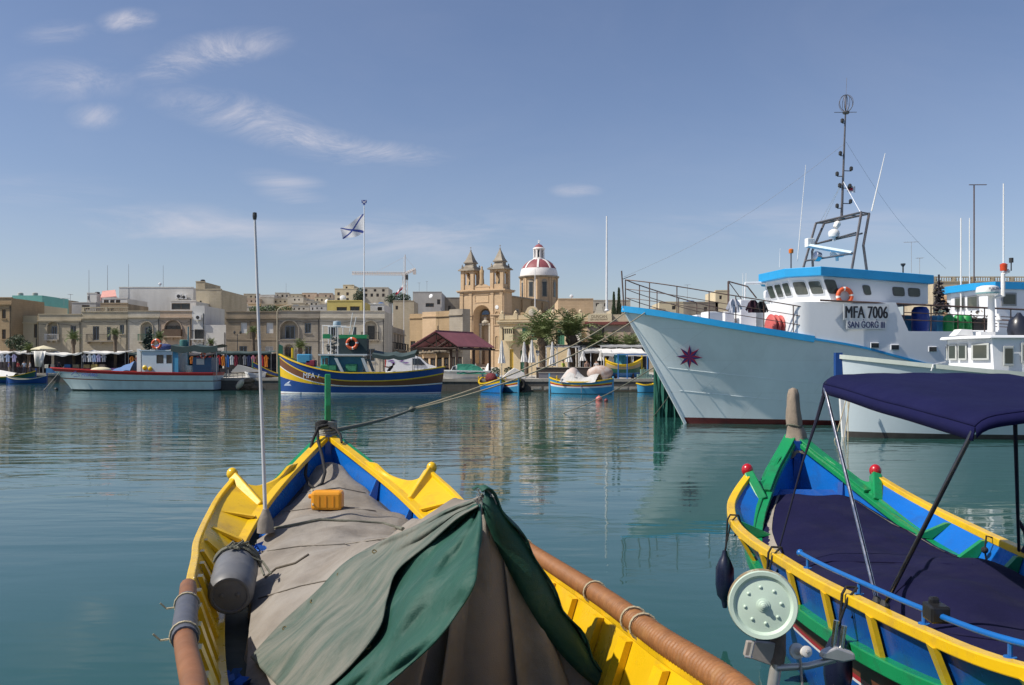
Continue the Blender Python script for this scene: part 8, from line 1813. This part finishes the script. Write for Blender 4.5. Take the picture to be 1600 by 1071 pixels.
# --- right boat
RB=Luzzu((3.24,10.3),-.05,[(0,0,1.66),(.25,.17,1.48),(.55,.36,1.30),(.9,.53,1.12),(1.3,.70,.94),(1.8,.84,.80),(2.4,.92,.73),(3.2,.93,.70),(4.2,.86,.70),(5.2,.74,.75),(6.0,.58,.84),(6.8,.3,.98),(7.2,.05,1.1)],[(.75,.66,1.29),(1.0,.82,1.17),(1.35,.96,1.07),(2.0,1.05,1.0),(2.7,1.04,.98),(3.4,.99,.99),(4.1,.93,1.0),(4.8,.86,1.03),(5.5,.77,1.06),(6.2,.66,1.11),(6.8,.45,1.2),(7.1,.2,1.28)],.75)
navy=M('navy canvas',(.0085,.0085,.040),.9,.12,2,.3,260,c2=(.016,.0155,.045),amt=.42,vs2=2.2,fold=(4,.35,.04),spec=.15)
def right_boat():
 root=thing('luzzu','blue wooden boat with yellow rail and green frames in the foreground right','boat',(RB.S[0],RB.S[1],0),RB.ang)
 sec,U=luzzu_hull(RB,root,7.2,b2_fg,[('white_line',w_fg,.6,.63),('red_line',r_fg,.63,.68),('brown_strake',br_fg,.68,.9),('topside',b_fg,.9,1.0)],b_fg,g_fg,(.05,.03))
 mb=MB()
 for sd in(-1,1):mb.sweep([RB.G(u,sd,-.05,-.01)for u in U[:-2]],[(-.05,-.045),(.045,-.045),(.045,.045),(-.05,.045)])
 mb.build('rub_rail',g_fg,root,bevel=.008)
 washboard(RB,root,.75,7.0,b_fg,b2_fg,y_fg,g_fg,y_fg,.04,.66,fw=.26,rib0=.45)
 bow_wing(RB,root,.75,g_fg,r_fg,.062,.45,.06,.26)
 for sd in(-1,1):
  mb=MB();q=[RB.G(u,sd,.0,.03)for u in frange(0.0,.9,12)];mb.sweep(q,[(-.055,-.015),(.055,-.015),(.055,.03),(-.055,.03)]);mb.build('bow_plate',g_fg,root,bevel=.006)
 mb=MB();mb.prism([(-.035,.06,-.3),(-.035,-.02,-.3),(-.035,-.07,1.6),(-.035,-.045,1.8),(-.035,.0,1.85),(-.035,.03,1.8),(-.035,.04,1.7)],(.07,0,0));mb.build('stem_post',g_fg,root,bevel=.01)
 mb=MB();mb.prism([(-.04,-.06,1.0),(.04,-.06,1.0),(.04,-.10,1.62),(-.04,-.10,1.62)],(0,-.07,0));mb.build('apron',b2_fg,root)
 for(x,z)in((.34,1.16),(.44,1.14)):
  mb=MB();mb.prism([(x,-.62,z-.12),(x+.04,-.66,z-.12),(x+.06,-.62,z+.06),(x+.02,-.58,z+.06)],(-.05,-.03,0));mb.build('cleat',b2_fg,root)
 mb=MB();mb.prism([(-.065,-.16,1.56),(-.02,-.10,1.62),(-.03,-.11,1.5),(-.08,-.17,1.44)],(-.004,.006,.004));mb.build('eye_plate',iron_dark,root)
 mb=MB();mb.grid([[RB.G(u,sd,.05,-.2)for u in U[6:-1]]for sd in(-1,1)]);mb.build('side_deck',b2_fg,root)
 mb=MB();rows=[];rr=random.Random(6)
 P=[(1.50,.155,.17),(1.58,.14,.14),(1.65,.12,.12),(1.72,.095,.10),(1.78,.075,.08),(1.81,.082,.085),(1.87,.08,.08),(1.97,.075,.075),(2.06,.07,.07),(2.14,.06,.06),(2.20,.045,.05),(2.22,.01,.01)]
 for(z,rx,ry)in P:
  rows.append([((rx*(1+.12*math.sin(a*5+z*9)+.08*math.sin(a*9-z*14)))*math.cos(a)-.02*(z-1.6),-.02+(ry*(1+.12*math.sin(a*4+z*7)))*math.sin(a),z+.05*math.cos(a)*(z<1.75)-.12*abs(math.cos(a))*(z<1.65))for a in[2*math.pi*k/26 for k in range(26)]])
 mb.grid(rows,close=True);mb.build('stem_wrap',M('brown grey wrapping cloth',(.25,.205,.16),.95,.18,8,.5,90,c2=(.17,.14,.11),amt=.35,vs2=9),root,smooth=70)
 mb=MB();mb.tube([(.086*math.cos(a),-.02+.088*math.sin(a),1.79+.012*math.sin(a*2))for a in[2*math.pi*i/20 for i in range(21)]],.011,6);mb.build('wrap_tie',rope_grey,root)
 mb=MB();mb.tube([RB.Rl(u,-1,.03,.11)for u in frange(3.75,6.6,30)],.017,8);e=RB.Rl(3.75,-1,.03,.11);mb.ball(e,.027,10,8);mb.build('blue_hand_rail',M('blue pipe paint',(.008,.12,.40),.35,.1,4,c2=(.01,.08,.26),amt=.3),root,smooth=60)
 for u in(3.9,4.75,5.5,6.2):
  mb=MB();p,q=RB.Rl(u,-1,.03,.03),RB.Rl(u,-1,.03,.11);mb.tube([p,q],.011,6);mb.lathe([(.03,0),(.03,.006)],10,Matrix.Translation(p));mb.build('rail_standoff',MATS['blue pipe paint'],root)
 p=RB.Rl(5.62,-1,.03,.12);mb=MB();mb.cbox(p,(.10,.13,.09));mb.cbox(p+Vector((0,.03,.05)),(.05,.04,.05));mb.build('clamp',M('black plastic clamp',(.012,.012,.013),.4,.15,5),root,bevel=.012)
 return root
rb_=right_boat()
def rb_canvas(v,u):
 hw=max(table(RB.sheer,u)[0]-.055,.05);t=min(abs(v)/hw,1.2)
 zc=table([(.7,1.10),(1.0,1.05),(1.5,.96),(2.2,.90),(3.0,.90),(3.5,.96),(4.2,1.0),(5.0,.98),(6.0,.95),(7.2,.95)],u)[0];ze=table([(.7,1.08),(1.0,1.01),(1.5,.88),(2.2,.79),(3.0,.77),(4.0,.78),(6,.84),(7.2,.95)],u)[0]
 z=lerp(zc,ze,t**2.6)
 z+=.10*math.exp(-((u-3.55)/.45)**2-((v-.45)/.38)**2)+.05*math.exp(-((u-4.6)/.5)**2-((v+.25)/.3)**2)
 z+=.016*mnoise(Vector((v*2.5,u*2,5)))+.007*mnoise(Vector((v*7,u*5,8)))-.010*abs(mnoise(Vector((v*3-u,u*1.5,2))))+.008*math.sin(u*6+v*7)+.006*math.sin(v*15-u*4)+.012*math.sin(u*3.1-v*5.3)*min(max(u-2.4,0),1)
 return z
def right_cover():
 root=thing('boat_cover','dark navy canvas cover laced over the right boat','canvas cover',RB.W((0,-3,0)),0)
 mb=MB();rows=[]
 for i in range(100):
  u=lerp(.72,6.7,i/99);hw=max(table(RB.sheer,u)[0]-.055,.05);rows.append([RB.W((lerp(-hw,hw,j/40),-u,rb_canvas(lerp(-hw,hw,j/40),u)))for j in range(41)])
 mb.grid(rows);mb.build('canvas',navy,root,smooth=70,origin=root.location)
 mb=MB()
 for sd in(-1,1):
  q=[[],[]]
  for u in frange(.72,4.6,50):
   hw=max(table(RB.sheer,u)[0]-.055,.05);q[0].append(RB.W((sd*hw*.85,-u,rb_canvas(hw*.85*sd,u)+.006)));q[1].append(RB.W((sd*(hw+.015),-u,rb_canvas(hw*sd,u)-.015)))
  mb.grid(q,flip=(sd>0))
 o=mb.build('pale_hem',cv2,root,smooth=70,origin=root.location)
 def fold_shadow_strip(pts,r):
  q=[RB.ray(x,y,rb_canvas,.004)for x,y in pts];q=[RB.W(p)for p in q if p is not None];P=[]
  for a,b in zip(q,q[1:]):P+=[a.lerp(b,k/5)for k in range(5)]
  mb=MB();mb.tube(P,r,6);mb.build('fold',navy,root,smooth=70,origin=root.location)
 fold_shadow_strip([(1250,893),(1272,882),(1300,877),(1400,879),(1480,881),(1530,884)],.006);fold_shadow_strip([(1380,955),(1400,925),(1415,912),(1425,900)],.010);fold_shadow_strip([(1440,985),(1500,992),(1560,1000),(1600,1003)],.008)  # first strip is a ridge standing in for a rope's cast shadow line
right_cover()
def bimini():
 """folding sun canopy: two hoops, cloth and poles"""
 a=RB.L(at(1287,601,7.25));b=RB.L(at(1524,668,4.7));W2=1.5
 root=thing('sun_canopy','navy cloth sun canopy on steel poles above the right boat','canopy',RB.W((0,-4.2,0)),0)
 u0,u1=-a.y,-b.y;x0,x1=a.x,b.x;wd=1.62
 mb=MB();rows=[];n=30
 def sec(t,s):
  u=lerp(u0,u1,t);xl=lerp(x0,x1,t);zl=lerp(a.z,b.z,t)
  xs=xl+wd*s;e=min(s,1-s)*wd;z=zl+.075*(1-math.exp(-e/.055))+.012*math.sin(math.pi*s)+.006*mnoise(Vector((s*5,t*4,1)))
  z-=.03*math.sin(math.pi*t)*math.sin(math.pi*s);return Vector((xs,-u,z+.004*math.sin(s*30+t*9)))
 S_=[0,.008,.02,.04,.065,.1,.15,.22]+frange(.3,.7,6)+[.78,.85,.9,.935,.96,.98,.992,1]
 rows=[[RB.W(sec(t,s))for s in S_]for t in frange(0,1,n)]
 mb.grid(rows);top=mb.build('cloth',M('navy canopy cloth',(.0065,.0075,.046),.85,.1,2,.25,260,c2=(.0095,.0105,.054),amt=.4,vs2=1.5,fold=(3,.25,.04),spec=.15),root,smooth=60,origin=root.location);sm=top.modifiers.new('t','SOLIDIFY');sm.thickness=.008
 mb=MB()
 for sd in(0,1):
  q=[[RB.W(sec(t,sd)-Vector((0,0,.0)))for t in frange(0,1,n)],[RB.W(sec(t,sd)+Vector(((-.01 if sd==0 else.01),0,-.075)))for t in frange(0,1,n)]];mb.grid(q,flip=(sd==1))
 for t in(0,1):
  mb.grid([[RB.W(sec(t,s))for s in S_],[RB.W(sec(t,s)+Vector((0,.012 if t==0 else-.012,-.06)))for s in S_]],flip=(t==0))
 v_=mb.build('valance',MATS['navy canopy cloth'],root,smooth=60,origin=root.location);sm=v_.modifiers.new('t','SOLIDIFY');sm.thickness=.006
 mb=MB()
 for sd in(.022,.978):mb.tube([RB.W(sec(t,sd)+Vector((0,0,.004)))for t in frange(0,1,n)],.0035,4)
 mb.build('seam',M('pale stitching',(.05,.05,.10),.8,.1),root,origin=root.location)
 for t,nm,mt in((0.012,'front_hoop',steel_bright),(.988,'rear_hoop',M('dark steel tube',(.10,.10,.105),.3,.15,6,metal=.9))):
  foot=[]
  L_=RB.L(at(1337,930,5.45))if t<.5 else RB.L(at(1364,950,5.35));L_=Vector((-table(RB.rail,-L_.y)[0]+.07,L_.y,table(RB.rail,-L_.y)[1]+(.02)))
  Rr_=Vector((-L_.x,L_.y,L_.z))
  pts=[L_,sec(t,0)-Vector((0,0,.03))]+[sec(t,s)-Vector((0,0,.02))for s in S_[2:-2]]+[sec(t,1)-Vector((0,0,.03)),Rr_]
  P=[]
  for i in range(len(pts)):P.append(RB.W(pts[i]))
  mb=MB();mb.tube(P,.0135,10);mb.build(nm,mt,root,smooth=60,origin=root.location)
  for q in(L_,Rr_):mb=MB();mb.lathe([(.03,-.03),(.03,.0),(.02,.03)],10,Matrix.Translation(RB.W(q)));mb.build('pole_socket',iron_dark,root,origin=root.location)
 st=M('dark blue strap',(.008,.010,.03),.8,.1)
 p0=RB.W(sec(.02,.01));p1=RB.W(RB.L(at(1216,862,7.55)));mid=p0.lerp(p1,.45)+Vector((-.02,0,-.02));mb=MB();mb.tube([p0,p0.lerp(p1,.2),mid,p1],[.018,.014,.008,.007],6);mb.build('strap',st,root,origin=root.location)
 p0=RB.W(sec(.97,.19));p1=RB.W(RB.Rl(2.95,1,.05,.0));p0=Vector(at(1586,655,5.2));p1=Vector(at(1583,868,7.05));p1=RB.W(RB.Rl(3.1,1,.05,.02));mb=MB();mb.tube([p0,p0.lerp(p1,.75),p1],.012,6);mb.build('strap',st,root,origin=root.location)
 q=p0.lerp(p1,.86);mb=MB();mb.tube([q+Vector((0,0,.12)),q+Vector((.05,0,.04)),q+Vector((.07,0,-.05)),q+Vector((.03,0,-.12))],.016,6);mb.build('strap_tail',st,root,origin=root.location)
bimini()
fb=M('navy fender plastic',(.010,.014,.035),.3,.12,4)
def hung_fender(label,u,L,r,drop,out=.12):
 p=RB.Rl(u,-1,-.02,.03);w0=RB.W(p);root=thing('fender',label,'fender',w0,0,'fenders hung on the right boat');c=RB.W(RB.Rl(u,-1,-out,-drop))-w0
 mb=MB();mb.lathe([(.02,L*.62),(.03,L*.5),(r*.6,L*.42),(r,L*.22),(r*1.02,-L*.15),(r*.85,-L*.38),(r*.4,-L*.5),(.03,-L*.55),(.02,-L*.66)],18,Matrix.Translation(c));mb.build('body',fb,root,smooth=60)
 mb=MB();mb.tube([c+Vector((0,0,L*.6)),c+Vector((0.01,0,drop*.55)),Vector((-.055,0,.0)),Vector((-.03,0,.045)),Vector((.05,.01,.04)),Vector((.07,.02,-.02)),Vector((.02,.03,-.16))],.009,6);mb.tube([c+Vector((0,0,L*.6)),Vector((-.03,-.03,-.02)),Vector((.03,-.03,.05))],.008,6);mb.build('lanyard',rope_black,root)
hung_fender('navy fender at the bow of the right boat, half behind the hauler wheel',1.95,.42,.085,.52,.10);hung_fender('navy fender hung amidships between hauler wheel and yellow rail',3.35,.42,.085,.50,.10);hung_fender('navy fender at the bottom edge under the blue rail',4.75,.40,.085,.42,.10)
mb=MB();p=RB.W(RB.Rl(2.55,1,.03,.02));mb.tube([p,p+Vector((-.06,-.02,.02)),p+Vector((-.08,-.03,-.1)),p+Vector((-.06,-.02,-.2))],.008,6);mb.ball(p+Vector((-.08,-.03,-.1)),.03,10,6);tag(mb.build('tied_cord',rope_black,None),'black knotted cord on the far rail of the right boat','rope')
# ------------------------------------------------------------------ line hauler in front of the right boat
def hauler():
 Y=4.05;c=Vector(at(1192,945,Y));foot=LB.W(LB.G(7.5,1,-.03,-.12));root=thing('line_hauler','pale green hauler wheel on a steel post with rollers, near the bottom edge','line hauler',(c.x,c.y,c.z-.5),0)
 T=trs((0,0,.5))@Matrix.Rotation(R(-13),4,'Z')@Matrix.Rotation(R(82),4,'X');r=.152
 pg=M('chipped pale green enamel',(.50,.62,.52),.42,.05,4,c2=(.44,.53,.44),amt=.25,vs2=9);ru=M('rusty rim',(.22,.16,.09),.75,.3,12,.5,40,c2=(.45,.52,.42),amt=.42,vs2=14)
 mb=MB();mb.lathe([(r*.25,.028),(r*.78,.018),(r*.86,.032),(r*.97,.034),(r,.022),(r*.99,.006),(r*.93,-.004)],48,T);mb.build('disc',pg,root,smooth=35)
 mb=MB();mb.lathe([(r*.93,-.005),(r*.80,-.022),(r*.80,-.034),(r*.95,-.05),(r*1.02,-.058),(r*1.0,-.075),(r*.5,-.085),(0,-.085)],48,T);mb.build('rear_sheave',ru,root,smooth=35)
 mb=MB();mb.lathe([(r*.2,.024),(r*.19,.032),(r*.13,.034),(r*.12,.044),(r*.07,.046),(r*.06,.056),(0,.058)],20,T);mb.build('hub',pg,root,smooth=35)
 for k in range(8):a=R(45*k+8);mb=MB();mb.lathe([(.008,0),(.008,.005),(.005,.008),(0,.009)],8,T@Matrix.Translation((r*.52*math.cos(a),r*.52*math.sin(a),.021)));mb.build('bolt',pg,root,smooth=40)
 br=M('greasy bracket steel',(.38,.34,.31),.55,.2,6,metal=.25,c2=(.36,.22,.12),amt=.3,vs2=9);stl=M('dull stainless steel',(.52,.51,.49),.36,.12,8,metal=.55)
 g=lambda px,py,dy=0:Vector(at(px,py,Y+dy))-Vector((c.x,c.y,c.z-.5))
 mb=MB();mb.prism([g(1168,1003,.05),g(1212,1006,.05),g(1206,1041,.05),g(1163,1026,.05)],(0,.03,0));mb.build('bracket_plate',br,root,bevel=.004)
 mb=MB();mb.tube([g(1178,1002,-.02),g(1172,1028,-.02)],.007,6);mb.tube([g(1164,1026,-.02),g(1176,1028,-.02)],.006,6);mb.build('lever',stl,root)
 mb=MB();
 mb.tube([g(1216,985,.1),g(1215,1020,.08),g(1213,1040,.06)],[.036,.038,.034],12);mb.build('wrapped_neck',M('brown rag',(.17,.13,.10),.9,.25,12,.6,60),root,smooth=60)
 base=g(1208,1071,.05);ft=foot-Vector((c.x,c.y,c.z-.5))+Vector((0,0,.05))
 mb=MB();mb.tube([g(1213,1036,.06),base,base+Vector((-.02,.0,-.14)),base.lerp(ft,.5)+Vector((0,0,-.16)),ft],.027,12);mb.build('post',stl,root,smooth=50)
 mb=MB();mb.tube([g(1214,1044,.04),g(1262,1041,.02),g(1305,1030,.0)],.016,10);mb.build('arm',stl,root,smooth=50)
 mb=MB();mb.prism([g(1284,1030,-.03),g(1318,1036,-.03),g(1338,1032,-.03),g(1336,1022,-.03),g(1308,1012,-.03),g(1288,1020,-.03)],(0,.05,0));mb.build('fairlead_block',stl,root,bevel=.008)
 for a,b in(((1301,1018),(1307,970)),((1313,1022),(1319,978))):mb=MB();mb.tube([g(*a),g(*b)],.0125,12);mb.build('guide_pin',steel_bright,root,smooth=40)
 Tr=Matrix.Translation(g(1252,1018,-.01))@Matrix.Rotation(R(35),4,'Y')@Matrix.Rotation(R(70),4,'X')
 mb=MB();mb.lathe([(0,.055),(.014,.055),(.026,.05),(.026,.034),(.018,.03),(.018,-.03),(.036,-.034),(.036,-.046),(0,-.05)],20,Tr);mb.build('roller',M('white nylon',(.68,.66,.62),.4,.06,6),root,smooth=35);mb=MB();mb.lathe([(0,.064),(.008,.062),(.010,.056)],8,Tr);mb.build('roller_bolt',stl,root)
 mb=MB();mb.tube([g(1250,1030,.0),g(1252,1056,.0),g(1254,1075,.0)],.006,6);mb.build('chain',stl,root)
hauler()
